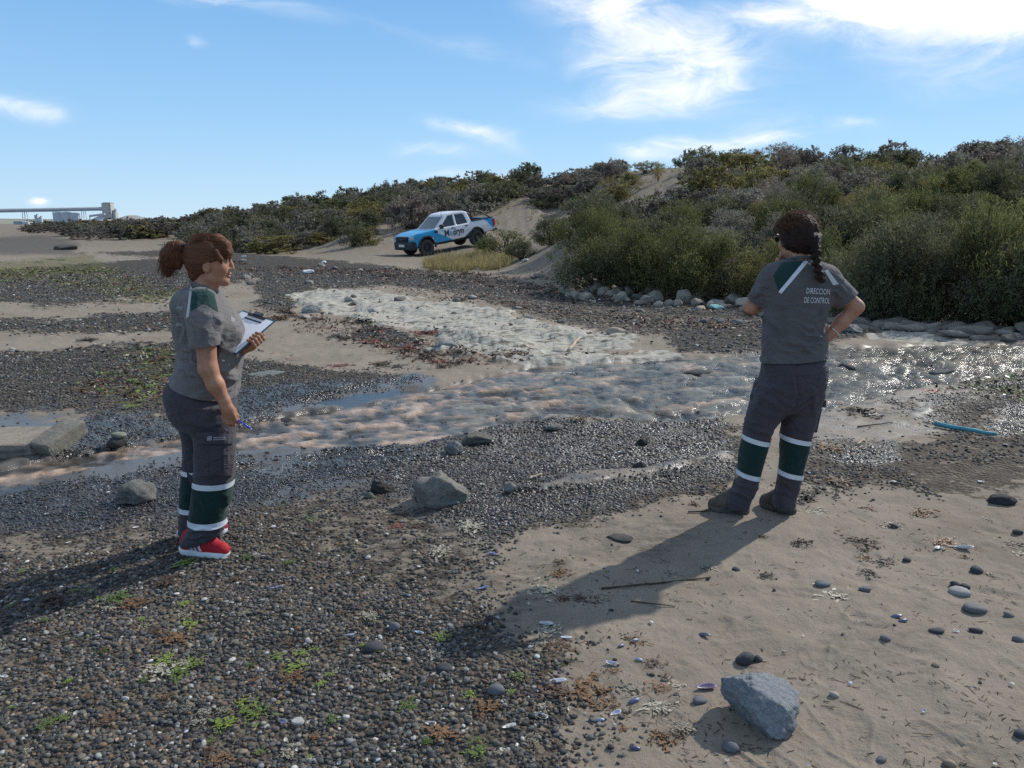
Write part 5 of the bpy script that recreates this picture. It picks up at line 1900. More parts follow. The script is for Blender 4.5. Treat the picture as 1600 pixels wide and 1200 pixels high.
def build_truck():
    P = empty('pickup_truck', (0, 0, 0), 0, 'white and sky blue double cab pickup truck parked on the dirt track', 'pickup truck')
    P.matrix_world = TRUCK_M @ Matrix.Diagonal((1, 1, 1.09, 1))
    m_white = mat('white_paint', (0.74, 0.75, 0.77), 0.28, 0.5, noise=0.03, nscale=3)
    m_blue = mat('sky_blue_paint', (0.03, 0.34, 0.62), 0.28, 0.5, noise=0.04, nscale=3)
    m_dark = mat('dark_grey_decal', (0.06, 0.07, 0.09), 0.4)
    m_pl = mat('charcoal_plastic', (0.030, 0.033, 0.040), 0.55, 0.4, noise=0.15, nscale=12)
    m_tyre = mat('dusty_tyre', (0.075, 0.070, 0.064), 0.9, 0.2, noise=0.25, nscale=9)
    m_rim = mat('steel_rim', (0.055, 0.055, 0.06), 0.5, 0.5, metallic=0.4)
    m_glass = mat('tinted_glass', (0.035, 0.045, 0.055), 0.06, 0.7)
    m_wind = mat('windscreen_glass', (0.10, 0.125, 0.14), 0.08, 0.9)
    m_lamp = mat('headlamp_glass', (0.40, 0.41, 0.42), 0.12, 0.8)
    m_tail = mat('tail_lamp_red', (0.45, 0.02, 0.03), 0.15, 0.6)
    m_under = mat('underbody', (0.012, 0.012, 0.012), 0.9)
    low = [(.86, .62), (.88, .86), (.84, 1.00), (.45, 1.10), (-.62, 1.17), (-2.98, 1.17), (-3.02, 1.20), (-4.40, 1.24), (-4.46, .72), (-4.30, .62), (-2.95, .52), (-.5, .48), (.70, .44)]
    cab = [(-.55, 1.10), (-1.38, 1.72), (-1.55, 1.775), (-2.1, 1.80), (-2.55, 1.775), (-2.82, 1.70), (-2.97, 1.18), (-2.97, 1.05)]
    D = Field((-4.6, -1.0, .35), (1.0, 1.0, 1.9), .024)
    wz = lambda x, z: .905 + .03 * np.exp(-((z - .88) / .22) ** 2) - .16 * np.clip((x - .25) / .6, 0, 1) ** 2

    def smax(a, b, k):
        h = np.clip(.5 - .5 * (a - b) / k, 0, 1)
        return a * (1 - h) + b * h + k * h * (1 - h)

    def f_low(x, y, z):
        d2 = -poly_sd((x + 0 * z)[:, 0, :], (z + 0 * x)[:, 0, :], low, 1.0)[:, None, :]
        return smax(d2, np.abs(y) - wz(x, z), .07)

    def f_cab(x, y, z):
        d2 = -poly_sd((x + 0 * z)[:, 0, :], (z + 0 * x)[:, 0, :], cab, 1.0)[:, None, :]
        return smax(d2, np.abs(y) - (.885 - .27 * np.clip(z - 1.12, 0, 1)), .06)
    D.blend((-4.6, -1, .35), (1, 1, 1.9), f_low, 0)
    D.blend((-3.1, -1, .95), (-.4, 1, 1.9), f_cab, .03)
    # hood crease, bed hollow, wheel arches
    D.box((-3.70, 0, 1.15), (.66, .80, .42), None, .02, .01, 'sub')
    for ax in (0.0, -3.22):
        def f_arch(x, y, z, ax=ax):
            return np.maximum(np.sqrt((x - ax) ** 2 + (z - .40) ** 2) - .475, .42 - np.abs(y))
        D.blend((ax - .5, -1, .2), (ax + .5, 1, .95), f_arch, .015, 'sub')
    winF = [(-.93, 1.165), (-1.52, 1.62), (-1.60, 1.655), (-1.875, 1.665), (-1.875, 1.165)]
    winR = [(-1.985, 1.165), (-1.985, 1.665), (-2.50, 1.645), (-2.58, 1.60), (-2.70, 1.18)]
    for wn in (winF, winR):
        def f_win(x, y, z, wn=wn):
            d2 = -poly_sd((x + 0 * z)[:, 0, :], (z + 0 * x)[:, 0, :], wn, 1.0)[:, None, :]
            return np.maximum(d2, (.885 - .27 * np.clip(z - 1.12, 0, 1)) - .035 - np.abs(y))
        D.blend((-2.8, -1, 1.1), (-.8, 1, 1.75), f_win, .008, 'sub')
    # windscreen recess
    wn_n = np.array([.62, 0, .83])
    wn_n /= np.linalg.norm(wn_n)

    def f_ws(x, y, z):
        d = (x + .965) * wn_n[0] + (z - 1.41) * wn_n[2]
        u = -(x + .965) * wn_n[2] + (z - 1.41) * wn_n[0]
        return np.maximum(np.maximum(np.abs(u) - .43, np.abs(y) - (.78 - .22 * (z - 1.15))), -.02 - d)
    D.blend((-1.5, -.9, 1.1), (-.5, .9, 1.8), f_ws, .01, 'sub')
    V, F = D.mesh()
    V = relax(V, F, 1, .5)
    N = vnormals(V, F)
    c = V[F].mean(1)
    n = N[F].mean(1)
    x, y, z = c.T
    sidew = np.abs(y) > .5
    isF = in_poly(x, z, winF) & sidew & (np.abs(n[:, 1]) > .5)
    isR = in_poly(x, z, winR) & sidew & (np.abs(n[:, 1]) > .5)
    u_ = -(x + .965) * wn_n[2] + (z - 1.41) * wn_n[0]
    isW = (np.abs(u_) < .42) & (np.abs(y) < .76 - .22 * (z - 1.15)) & (n @ wn_n > .8) & (z > 1.13) & (x < -.5)
    rearw = (x < -2.80) & (x > -3.0) & (z > 1.27) & (z < 1.62) & (np.abs(y) < .6) & (n[:, 0] < -.6)
    # livery
    blue = ((x > -.50) & (z < 1.2)) | in_poly(x, z, [(-.40, 1.2), (-.62, 1.14), (-.80, .92), (-1.25, .72), (-1.85, .40), (0, .3), (.2, 1.2)]) | (in_poly(x, z, [(-3.62, 1.3), (-3.95, 1.08), (-4.22, .78), (-4.6, .70), (-4.6, 1.3)]) & sidew) | ((x < -4.25) & (z > .8) & (np.abs(y) < .8))
    darkt = in_poly(x, z, [(-2.30, .50), (-2.86, .82), (-2.86, .40)]) & sidew
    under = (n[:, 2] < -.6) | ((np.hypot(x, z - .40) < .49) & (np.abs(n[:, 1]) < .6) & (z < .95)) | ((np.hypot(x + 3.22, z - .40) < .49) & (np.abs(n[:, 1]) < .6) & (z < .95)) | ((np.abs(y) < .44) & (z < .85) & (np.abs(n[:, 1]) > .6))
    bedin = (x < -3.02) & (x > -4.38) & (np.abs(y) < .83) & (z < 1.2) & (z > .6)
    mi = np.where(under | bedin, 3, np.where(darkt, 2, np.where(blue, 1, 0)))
    hood = (n[:, 2] > .45) & (x > -.60) & (z > .95) & (np.abs(y) < .80) & ~isW
    onside = (np.abs(n[:, 1]) > .6) & (z > .50) & (np.abs(y) > .6)
    glass = isF | isR | isW | rearw
    fdoor = onside & (x < -.78) & (x > -1.93) & (z < 1.70) & ~glass
    rdoor = onside & (x <= -1.95) & (x > -2.82) & (z < 1.70) & ~glass & ~((np.hypot(x + 3.22, z - .40) < .52))
    tailg = (x < -4.3) & (n[:, 0] < -.6) & (np.abs(y) < .78) & (z > .68)
    rest = ~(hood | fdoor | rdoor | glass | tailg)
    mats4 = [m_white, m_blue, m_dark, m_under]

    def part(name, sel, mats, mi_=None, parent=P):
        v2, f2 = split_faces(V, F, sel)
        o = field_obj(name, v2, f2, mats, parent)
        if mi_ is not None:
            o.data.polygons.foreach_set('material_index', mi_[sel].astype(np.int32))
        return o
    part('body', rest, mats4, mi)
    part('hood', hood, mats4, mi)
    part('tailgate', tailg, mats4, mi)
    left = y > 0
    doors = {}
    for nm, sel, wsel in (('front_door', fdoor, isF), ('rear_door', rdoor, isR)):
        for s in (True, False):
            d = part(nm, sel & (left == s), mats4, mi)
            doors[(nm, s)] = d
            part('window', wsel & (left == s), m_glass, None, d)
            bm = bmesh.new()
            sx = 1 if s else -1
            hx = -1.78 if nm == 'front_door' else -2.66
            add_box(bm, (hx, sx * .915 - .03, 1.055), (hx + .20, sx * .915 + .045, 1.095), .012)
            bm_obj('door_handle', bm, m_pl, d)
    part('windscreen', isW, m_wind)
    part('rear_window', rearw, m_glass)
    # lettering and emblem on the doors
    bv = bvh_of(V, F)
    zero = Vector((0, 0, 0))
    for s in (1, -1):
        r = Vector((-s, 0, 0))
        x0 = -1.12 if s > 0 else -2.36
        xs = {'M': (0, .30), 'a': (.33, .50), 'dryn': (.53, 1.24)}
        for t, (a, b) in xs.items():
            mm = mat('light_blue_print', (0.12, 0.45, 0.72), 0.5) if t == 'a' else m_dark
            bl = Vector((x0, s * 1.2, .755)) + r * a
            me = text_mesh(t, .40, b - a, .013)
            bm = bmesh.new()
            bm.from_mesh(me)
            bpy.data.meshes.remove(me)
            bmesh.ops.triangulate(bm, faces=bm.faces)
            # bold
            vs = list(bm.verts)
            res = project([bl + r * v.co.x + Vector((0, 0, 1)) * v.co.y for v in vs], bv, (0, -s, 0), .012)
            bad = [v for v, p in zip(vs, res) if p is None]
            for v, p in zip(vs, res):
                if p is not None:
                    v.co = p
            bmesh.ops.delete(bm, geom=bad, context='VERTS')
            bmesh.ops.solidify(bm, geom=bm.faces[:], thickness=.004) if False else None
            bm_obj('lettering', bm, mm, doors[('rear_door' if t == 'dryn' else 'front_door', s > 0)])
        q = [(-1.62, s * 1.2, .70), (-1.92, s * 1.2, .70), (-1.92, s * 1.2, .712), (-1.62, s * 1.2, .712)]
        patch('lettering_underline', q, bv, (0, -s, 0), m_dark, doors[('front_door', s > 0)], zero, (6, 1), .012)
        q = [(-.98, s * 1.2, .98), (-1.10, s * 1.2, .98), (-1.08, s * 1.2, 1.09), (-.98, s * 1.2, 1.09)]
        patch('door_emblem', q, bv, (0, -s, 0), mat('pale_blue_emblem', (0.30, 0.55, 0.72), 0.5), doors[('front_door', s > 0)], zero, (4, 4), .012)
    # wheel arch flares
    for ax in (0.0, -3.22):
        for s in (1, -1):
            bm = bmesh.new()
            pts = [Vector((ax + .50 * math.cos(t), s * .915, .40 + .50 * math.sin(t))) for t in np.linspace(-.12, math.pi + .12, 19)]
            add_tube(bm, pts, .055, 8)
            bm_obj('wheel_arch_flare', bm, m_pl, P, True)
    # wheels
    for ax in (0.0, -3.22):
        for s in (1, -1):
            w = empty('wheel', (ax, s * .78, .385))
            w.parent = P
            w.scale = (1.09, 1, 1)
            bm = bmesh.new()
            prof = [(-.12, .24), (-.13, .33), (-.115, .372), (-.08, .385), (.08, .385), (.115, .372), (.13, .33), (.12, .24)]
            rings = []
            for k in range(32):
                t = 2 * math.pi * k / 32
                rings.append([bm.verts.new((r * math.cos(t), a, r * math.sin(t))) for a, r in prof])
            for k in range(32):
                A, B_ = rings[k], rings[(k + 1) % 32]
                for j in range(len(prof) - 1):
                    bm.faces.new((A[j], B_[j], B_[j + 1], A[j + 1]))
            bmesh.ops.recalc_face_normals(bm, faces=bm.faces)
            bm_obj('tyre', bm, m_tyre, w, True)
            bm = bmesh.new()
            prof = [(s * .10, .245), (s * .085, .225), (s * .03, .20), (s * .045, .10), (s * .07, .085), (s * .075, 0.002)]
            rings = []
            for k in range(24):
                t = 2 * math.pi * k / 24
                q = [(a, r) for a, r in prof]
                rings.append([bm.verts.new((r * math.cos(t), a - (s * .035 if (k % 3 == 0 and j in (2, 3)) else 0), r * math.sin(t))) for j, (a, r) in enumerate(q)])
            for k in range(24):
                A, B_ = rings[k], rings[(k + 1) % 24]
                for j in range(len(prof) - 1):
                    bm.faces.new((A[j], B_[j], B_[j + 1], A[j + 1]))
            bmesh.ops.recalc_face_normals(bm, faces=bm.faces)
            bm_obj('rim', bm, m_rim, w)
    # front: bumper, grille, lamps, plate
    bm = bmesh.new()
    add_box(bm, (.60, -.86, .36), (.98, .86, .76), .07)
    for v in bm.verts:
        v.co.x -= .20 * max(0, abs(v.co.y) - .45) ** 1.3
    fb = bm_obj('front_bumper', bm, m_pl, P)
    bm = bmesh.new()
    add_box(bm, (.955, -.26, .53), (.985, .26, .64), .005)
    bm_obj('licence_plate', bm, m_white, fb)
    bm = bmesh.new()
    add_box(bm, (.78, -.55, .76), (.925, .55, .985), .03)
    gr = bm_obj('grille', bm, m_under, P)
    for k in range(3):
        bm = bmesh.new()
        add_box(bm, (.91, -.53, .79 + .065 * k), (.945, .53, .825 + .065 * k), .008)
        bm_obj('grille_bar', bm, m_pl, gr)
    bm = bmesh.new()
    add_box(bm, (.925, -.09, .835), (.96, .09, .905), .015)
    bm_obj('grille_badge', bm, m_dark, gr)
    for s in (1, -1):
        bm = bmesh.new()
        M = Matrix.Translation((.735, s * .70, .90)) @ Matrix.Rotation(-s * .45, 4, 'Z')
        add_box(bm, (-.10, -.17, -.085), (.115, .17, .085), .03, M)
        bm_obj('headlight', bm, m_lamp, P, True)
        bm = bmesh.new()
        add_box(bm, (-4.47, s * .86 - .07, .82), (-4.30, s * .86 + .085, 1.18), .025)
        bm_obj('tail_light', bm, m_tail, P)
        # mirror
        bm = bmesh.new()
        add_box(bm, (-1.02, s * 1.00 - .10, 1.13), (-.86, s * 1.00 + .11, 1.33), .04)
        add_box(bm, (-.97, s * .87 - .04, 1.13), (-.91, s * .93 + .04, 1.18), .01)
        bm_obj('side_mirror', bm, m_pl, P, True)
        # vent on the wing
        bm = bmesh.new()
        add_box(bm, (-.72, s * .93 - .04, .98), (-.52, s * .93 + .022, 1.08), .012)
        bm_obj('wing_vent', bm, m_pl, P)
        # sill
        bm = bmesh.new()
        add_box(bm, (-2.72, s * .82 - .07, .42), (-.52, s * .82 + .07, .50), .02)
        bm_obj('sill', bm, m_under, P)
        # bed rail
        bm = bmesh.new()
        add_box(bm, (-4.38, s * .86 - .05, 1.215), (-3.0, s * .86 + .05, 1.275), .02)
        bm_obj('bed_rail', bm, m_pl, P)
        # roll bar side
        bm = bmesh.new()
        add_tube(bm, [(-3.06, s * .74, 1.22), (-3.08, s * .68, 1.66), (-3.20, s * .66, 1.70), (-3.75, s * .70, 1.60), (-4.25, s * .78, 1.27)], .040, 8)
        bm_obj('roll_bar', bm, m_pl, P, True)
    bm = bmesh.new()
    add_tube(bm, [(-3.07, -.68, 1.66), (-3.07, -.60, 1.76), (-3.07, .60, 1.76), (-3.07, .68, 1.66)], .042, 8)
    add_tube(bm, [(-3.62, -.68, 1.63), (-3.62, .68, 1.63)], .032, 8)
    bm_obj('roll_bar', bm, m_pl, P, True)
    bm = bmesh.new()
    add_box(bm, (-4.66, -.86, .55), (-4.42, .86, .70), .04)
    bm_obj('rear_bumper', bm, m_pl, P)
    bm = bmesh.new()
    add_tube(bm, [(-1.30, .55, 1.66), (-1.42, .55, 2.18)], [.010, .005], 6)
    bm_obj('antenna', bm, M_BLACK, P)
    for ax in (0.0, -3.22):
        bm = bmesh.new()
        add_tube(bm, [(ax, -.70, .385), (ax, .70, .385)], .06, 10)
        bm_obj('axle', bm, m_under, P)
    bm = bmesh.new()
    add_box(bm, (-4.2, -.42, .42), (.5, .42, .60), .03)
    bm_obj('chassis', bm, m_under, P)
    return P


TRUCK = build_truck()

# ------------------------------------------------------------------ shrubs
def leaf_mat(name, dark, lite, trans=0.25, hue=0.0):
    m = bpy.data.materials.new(name)
    m.use_nodes = True
    T = NT(m.node_tree)
    b = T.n['Principled BSDF']
    oi = T.new('ShaderNodeObjectInfo')
    v = T.new('ShaderNodeTexCoord').outputs['Object']
    A = T.attr('leaf')
    n = T.noise(v, 2.6, 4, 0.6)
    f = T.m('ADD', T.m('MULTIPLY', A.outputs['Fac'], 0.45), T.m('ADD', T.m('MULTIPLY', n, 0.6), T.m('MULTIPLY', oi.outputs['Random'], 0.25)))
    c = T.ramp(f, [(0.35, dark), (0.95, lite)])
    T.l.new(c, b.inputs['Base Color'])
    b.inputs['Roughness'].default_value = 0.65
    b.inputs['Specular IOR Level'].default_value = 0.25
    tr = T.new('ShaderNodeBsdfTranslucent')
    T.l.new(c, tr.inputs[0])
    mx = T.new('ShaderNodeMixShader')
    mx.inputs[0].default_value = trans
    out = T.n['Material Output']
    T.l.new(b.outputs[0], mx.inputs[1])
    T.l.new(tr.outputs[0], mx.inputs[2])
    T.l.new(mx.outputs[0], out.inputs[0])
    return m


LM = {
    'green': leaf_mat('bright_green_leaf', (0.054, 0.064, 0.022), (0.195, 0.205, 0.080), 0.45),
    'dark': leaf_mat('dark_green_leaf', (0.052, 0.060, 0.034), (0.165, 0.172, 0.094), 0.42),
    'grey': leaf_mat('grey_green_leaf', (0.108, 0.100, 0.084), (0.28, 0.262, 0.212), 0.42),
    'brown': leaf_mat('dry_brown_leaf', (0.098, 0.082, 0.073), (0.25, 0.212, 0.178), 0.42),
    'olive': leaf_mat('olive_leaf', (0.11, 0.10, 0.034), (0.30, 0.265, 0.105), 0.34),
    'straw': leaf_mat('straw_blade', (0.20, 0.17, 0.07), (0.46, 0.39, 0.19), 0.35),
}
M_STEM = mat('woody_stem', (0.075, 0.058, 0.045), 0.9, 0.2, noise=0.3, nscale=30)


def crown_mesh(name, seed, n_leaf, leaf, style):
    """unit shrub: about 1 m tall and 1.2 m wide; leaves in sprays on the ends of twigs"""
    r = np.random.default_rng(seed)
    nb = {'bush': 22, 'round': 18, 'upright': 24, 'open': 16}[style]
    # lobes
    lobes = []
    for i in range(nb):
        a = r.uniform(0, 2 * math.pi)
        d = .52 * math.sqrt(r.uniform(0.0, 1.0)) if i else 0.05
        top = .84 * (1.0 - 0.62 * (d / .52) ** 2) * r.uniform(.82, 1.12)
        h = top if i % 4 else top * r.uniform(.35, .7)
        rad = r.uniform(.10, .20) * (1.15 if style == 'round' else 1.0)
        lobes.append((d * math.cos(a) * 1.15, d * math.sin(a) * 1.15, h, rad))
    L = np.array(lobes)
    n_sp = n_leaf // 14
    li = r.integers(0, nb, n_sp)
    dirs = r.normal(size=(n_sp, 3))
    dirs[:, 2] += .35
    dirs /= np.linalg.norm(dirs, axis=1)[:, None]
    rad = L[li, 3] * np.clip(r.normal(.95, .14, n_sp), .45, 1.35)
    ctr = L[li, :3] + dirs * rad[:, None] * np.array([1.15, 1.15, 1.0])
    low = r.random(n_sp) < .15             # skirt of foliage near the ground
    ang = r.uniform(0, 2 * math.pi, n_sp)
    dd = r.uniform(.30, .56, n_sp)
    sk = np.stack([dd * np.cos(ang), dd * np.sin(ang), r.uniform(.03, .34, n_sp)], -1)
    ctr = np.where(low[:, None], sk, ctr)
    dirs = np.where(low[:, None], np.stack([np.cos(ang), np.sin(ang), .5 + 0 * ang], -1), dirs)
    ctr[:, 2] = np.maximum(ctr[:, 2], .03)
    up = {'upright': 1.5, 'bush': .7, 'round': .35, 'open': .9}[style]
    axis = dirs + np.array([0, 0, up]) + r.normal(size=(n_sp, 3)) * .35
    axis /= np.linalg.norm(axis, axis=1)[:, None]
    shade = np.clip(.35 * r.random(n_sp) + .65 * r.random(nb)[li], 0, 1)
    k = 14
    t = r.uniform(-.5, .9, (n_sp, k))
    sl = {'upright': .17, 'bush': .11, 'round': .08, 'open': .15}[style]
    pos = ctr[:, None] + axis[:, None] * (t * sl)[..., None] + r.normal(size=(n_sp, k, 3)) * .022
    ld = axis[:, None] * .8 + r.normal(size=(n_sp, k, 3)) * .55
    ld /= np.linalg.norm(ld, axis=2)[..., None]
    wd = np.cross(ld, r.normal(size=(n_sp, k, 3)))
    wd /= np.linalg.norm(wd, axis=2)[..., None] + 1e-9
    ln = leaf * r.uniform(.6, 1.35, (n_sp, k))[..., None]
    asp = {'upright': .22, 'bush': .36, 'round': .45, 'open': .20}[style]
    v = np.stack([pos - ld * ln * .5, pos + wd * ln * asp * .5, pos + ld * ln * .5, pos - wd * ln * asp * .5], 2).reshape(-1, 3)
    v[:, 2] = np.maximum(v[:, 2], 0.0)
    f = np.arange(len(v)).reshape(-1, 4)
    me = mesh_np(name, v, f)
    at_ = me.attributes.new('leaf', 'FLOAT', 'POINT')
    at_.data.foreach_set('value', np.repeat(shade[:, None] * .7 + r.random((n_sp, k)) * .3, 4, axis=1).ravel().astype(np.float32))
    return me, L


def stem_mesh(name, seed, L):
    r = np.random.default_rng(seed)
    bm = bmesh.new()
    for i, (x, y, z, rad) in enumerate(L):
        b = Vector((r.normal() * .05, r.normal() * .05, -.04))
        m = Vector((x * .45 + r.normal() * .03, y * .45 + r.normal() * .03, z * .5))
        e = Vector((x, y, z + rad * .35))
        add_tube(bm, [b, m, e], [.016, .011, .004], 5, False)
        for _ in range(3):
            d = Vector(r.normal(size=3)).normalized() * rad * .75
            d.z = abs(d.z) * .6
            p = m.lerp(e, r.uniform(.2, .8))
            add_tube(bm, [p, p + d * .6 + Vector((0, 0, .02)), p + d * 1.1], [.006, .004, .002], 4, False)
    me = bpy.data.meshes.new(name)
    bm.to_mesh(me)
    bm.free()
    me.materials.append(M_STEM)
    return me


PROTO = {}
for _st, _cnt in (('upright', 4), ('bush', 4), ('round', 3), ('open', 3)):
    for _i in range(_cnt):
        for _lod, _n, _lf in (('near', 11000, .052), ('far', 3400, .082)):
            _me, _L = crown_mesh('crown', 100 + 10 * _i + len(_st), _n, _lf, _st)
            _me.materials.append(LM['green'])
            PROTO[(_st, _i, _lod)] = (_me, stem_mesh('stems', 50 + _i, _L))


def place_shrub(X, Y, Zg, h, w, style, var, colour, lod, label, group=None, name='shrub', rz=None):
    cm, sm = PROTO[(style, var, lod)]
    rz = random.uniform(0, 6.28) if rz is None else rz
    o = empty(name, (X, Y, Zg - .03), rz, label, 'shrub', group)
    o.scale = (w / 1.2, w / 1.2, h)
    c = bpy.data.objects.new('crown', cm)
    s = bpy.data.objects.new('stems', sm)
    for q in (c, s):
        COL.objects.link(q)
        q.parent = o
    c.material_slots[0].link = 'OBJECT'
    c.material_slots[0].material = LM[colour]
    return o


NV = {'upright': 4, 'bush': 4, 'round': 3, 'open': 3}


ORD = ['first', 'second', 'third', 'fourth', 'fifth', 'sixth', 'seventh', 'eighth', 'ninth', 'tenth', 'eleventh', 'twelfth', 'thirteenth', 'fourteenth', 'fifteenth', 'sixteenth']


def build_shrubs():
    rr = random.Random(21)
    taken = []
    jobs = []

    def want(X, Y, h, w, style, colour, label, group=None, force=False, gap=.62):
        if not force:
            for (a, b, ww) in taken:
                if (a - X) ** 2 + (b - Y) ** 2 < (gap * (w + ww) / 2) ** 2:
                    return False
        taken.append((X, Y, w))
        jobs.append((X, Y, h, w, style, colour, label, group))
        return True
    # shrubs one can point at: px of the middle, py of the base, distance, height m, width m
    key = [
        (930, 356, 27.5, 1.35, 2.3, 'bush', 'dark', 'dark green bush on the bare saddle right of the pickup truck'),
        (862, 378, 30, 1.1, 1.5, 'upright', 'dark', 'upright dark green bush standing left of the bushy bank, on the pale slope'),
        (790, 398, 34, 1.05, 2.2, 'upright', 'green', 'feathery bright green bush in front of the rear wheel of the pickup'),
        (760, 392, 37, .7, 1.2, 'upright', 'green', 'small green bush touching the rear wheel of the pickup'),
        (815, 404, 29, .65, 1.2, 'upright', 'dark', 'low green tuft on the gravel heap right of the pickup'),
        (1112, 312, 34, 1.9, 2.5, 'round', 'olive', 'pale yellow green rounded bush below the ridge, left one of the pair'),
        (1182, 314, 33, 1.75, 2.1, 'round', 'olive', 'pale yellow green rounded bush below the ridge, right one of the pair'),
        (1015, 328, 36, 1.1, 1.7, 'bush', 'dark', 'dark bush at the foot of the bare grey scar on the hill'),
        (430, 388, 46, 1.15, 2.8, 'round', 'olive', 'rounded straw green bush at the edge of the dirt track'),
        (395, 384, 50, 1.3, 2.2, 'round', 'grey', 'grey green bush left of the rounded straw bush by the track'),
        (465, 378, 50, 1.2, 2.2, 'round', 'grey', 'grey bush right of the rounded straw bush by the track'),
        (553, 372, 46, 1.25, 1.8, 'upright', 'dark', 'green bush growing on top of the grey gravel heap'),
        (575, 366, 46, 1.0, 1.4, 'round', 'olive', 'small pale bush beside the green bush on the gravel heap'),
        (1028, 290, 50, 1.15, .7, 'open', 'straw', 'tall tawny dry plant standing alone on the grey scar'),
        (495, 352, 62, 2.2, 3.6, 'bush', 'dark', 'large dark bush midway up the hill behind the gravel heap'),
        (640, 350, 52, 2.2, 3.4, 'bush', 'brown', 'tall grey brown bush right behind the hood of the pickup'),
        (700, 338, 55, 2.0, 3.4, 'bush', 'grey', 'tall grey bush right behind the cab of the pickup')]
    for px, py, Y, h, w, st, c, lb in key:
        p = at(px, py, Y)
        want(p.x, p.y, h, w, st, c, lb, None, True)
    # green front row at the foot of the bank
    for px, py, h, w, c in [(945, 452, 1.55, 2.2, 'dark'), (985, 455, 1.65, 2.1, 'green'), (1040, 458, 1.6, 2.0, 'green'), (1085, 462, 1.55, 1.9, 'green'), (1130, 463, 1.5, 1.9, 'green'), (1165, 466, 1.35, 1.7, 'olive'),
                            (1255, 470, 1.5, 1.7, 'green'), (1300, 478, 1.45, 1.6, 'green'), (1350, 488, 1.35, 1.6, 'green'), (1400, 497, 1.55, 1.8, 'dark'), (1440, 499, 1.6, 1.7, 'dark'), (1480, 500, 1.65, 1.8, 'green'), (1530, 503, 1.7, 1.8, 'dark'), (1575, 506, 1.8, 1.8, 'green'), (1625, 510, 1.8, 1.9, 'dark'), (1690, 513, 1.7, 1.9, 'green')]:
        g = gpt(px, py, .05)
        h *= rr.uniform(.72, 1.12)
        w *= rr.uniform(.85, 1.15)
        k_ = sum(1 for j in jobs if j[6].startswith('feathery') and 'front row' in j[6])
        want(g.x, g.y + .5, h, w, 'upright', c, 'feathery ' + {'green': 'green', 'dark': 'dark green', 'olive': 'olive'}[c] + ' bush behind the grey stones, ' + ORD[k_] + ' from the left in the front row', 'bushes of the front row', True)
    for px, py, h, st, c, lb in ((1160, 463, .95, 'open', 'brown', 'dry brown bare plant between the green bushes, left of the woman with the braid'), (1012, 452, .8, 'open', 'brown', 'dry brown plant at the foot of the green bushes, near the pale stones'),
                                 (1385, 494, .8, 'open', 'grey', 'grey dry plant in the gap of the front row right of the bent arm'), (1285, 474, 1.2, 'open', 'olive', 'loose olive bush right behind the shoulder of the woman with the braid'), (1520, 500, .9, 'open', 'brown', 'dry brown plant low in the right bushes')):
        g = gpt(px, py, .05)
        want(g.x, g.y + .05, h, 1.1, st, c, lb, None, True)
    # the bank and ridge
    zone = [  # polygon of bases in (px, Y): generated by rejection
        (900, 1750, 17.5, 27, 130, ('upright', 'bush'), ('green', 'dark', 'olive', 'grey', 'green'), (1.0, 1.7), (1.5, 2.1), 'bush on the bank behind the front row', 'bushes on the lower bank'),
        (960, 1800, 26, 40, 130, ('bush', 'round', 'open'), ('grey', 'brown', 'dark', 'olive', 'grey', 'brown'), (1.1, 1.6), (1.7, 2.5), 'scrub bush halfway up the bank', 'scrub halfway up the bank'),
        (880, 1800, 36, 62, 120, ('bush', 'round', 'open'), ('brown', 'dark', 'grey', 'olive', 'grey'), (1.0, 1.5), (1.8, 2.8), 'scrub bush along the hill ridge', 'scrub along the right ridge'),
        (330, 830, 58, 100, 230, ('bush', 'round'), ('dark', 'grey', 'dark', 'grey', 'olive'), (1.3, 2.3), (2.4, 4.2), 'bush on the hill behind the pickup', 'bushes on the hill behind the pickup'),
        (835, 965, 57, 68, 44, ('bush', 'round'), ('brown', 'dark', 'grey', 'grey'), (.8, 1.3), (1.6, 2.6), 'scrub bush on the slope above the saddle', 'scrub on the slope above the saddle'),
        (320, 640, 47, 62, 60, ('round', 'bush'), ('olive', 'grey', 'dark'), (1.0, 1.7), (1.8, 3.0), 'low bush at the foot of the hill left of the pickup', 'bushes at the foot of the left hill')]
    for x0, x1, y0, y1, tries, sts, cols, hr, wr, lb, gp in zone:
        for _ in range(tries * 5):
            px = rr.uniform(x0, x1)
            Y = math.sqrt(rr.uniform(y0 * y0, y1 * y1))
            X = (px - 800) / FPX * Y
            z = float(base_z(np.array([X]), np.array([Y]))[0])
            d = Vector((X, Y, z - CAM_H))
            dep = d.y * CP - d.z * SP
            qx, qy = 800 + FPX * d.x / dep, 600 - FPX * (d.y * SP + d.z * CP) / dep
            if z < .25 and Y < 45:
                continue
            # bare places: track and pads, grey scar, pale slope
            if in_poly(np.array([qx]), np.array([qy]), [(470, 400), (545, 372), (640, 345), (790, 335), (800, 326), (870, 326), (900, 360), (895, 376), (880, 440), (600, 440)])[0]:
                continue
            if in_poly(np.array([qx]), np.array([qy]), [(950, 350), (985, 290), (1040, 256), (1082, 280), (1068, 312), (1010, 352)])[0]:
                continue
            if in_poly(np.array([qx]), np.array([qy]), [(790, 300), (860, 285), (900, 300), (960, 330), (840, 330)])[0] and rr.random() < .4:
                continue
            st = rr.choice(sts)
            w = rr.uniform(*wr)
            c = rr.choice(cols)
            cn = {'green': 'bright green', 'dark': 'dark green', 'olive': 'olive yellow', 'grey': 'grey green', 'brown': 'dry brown'}[c]
            hh = rr.uniform(*hr) * (.75 if c == 'olive' else 1)
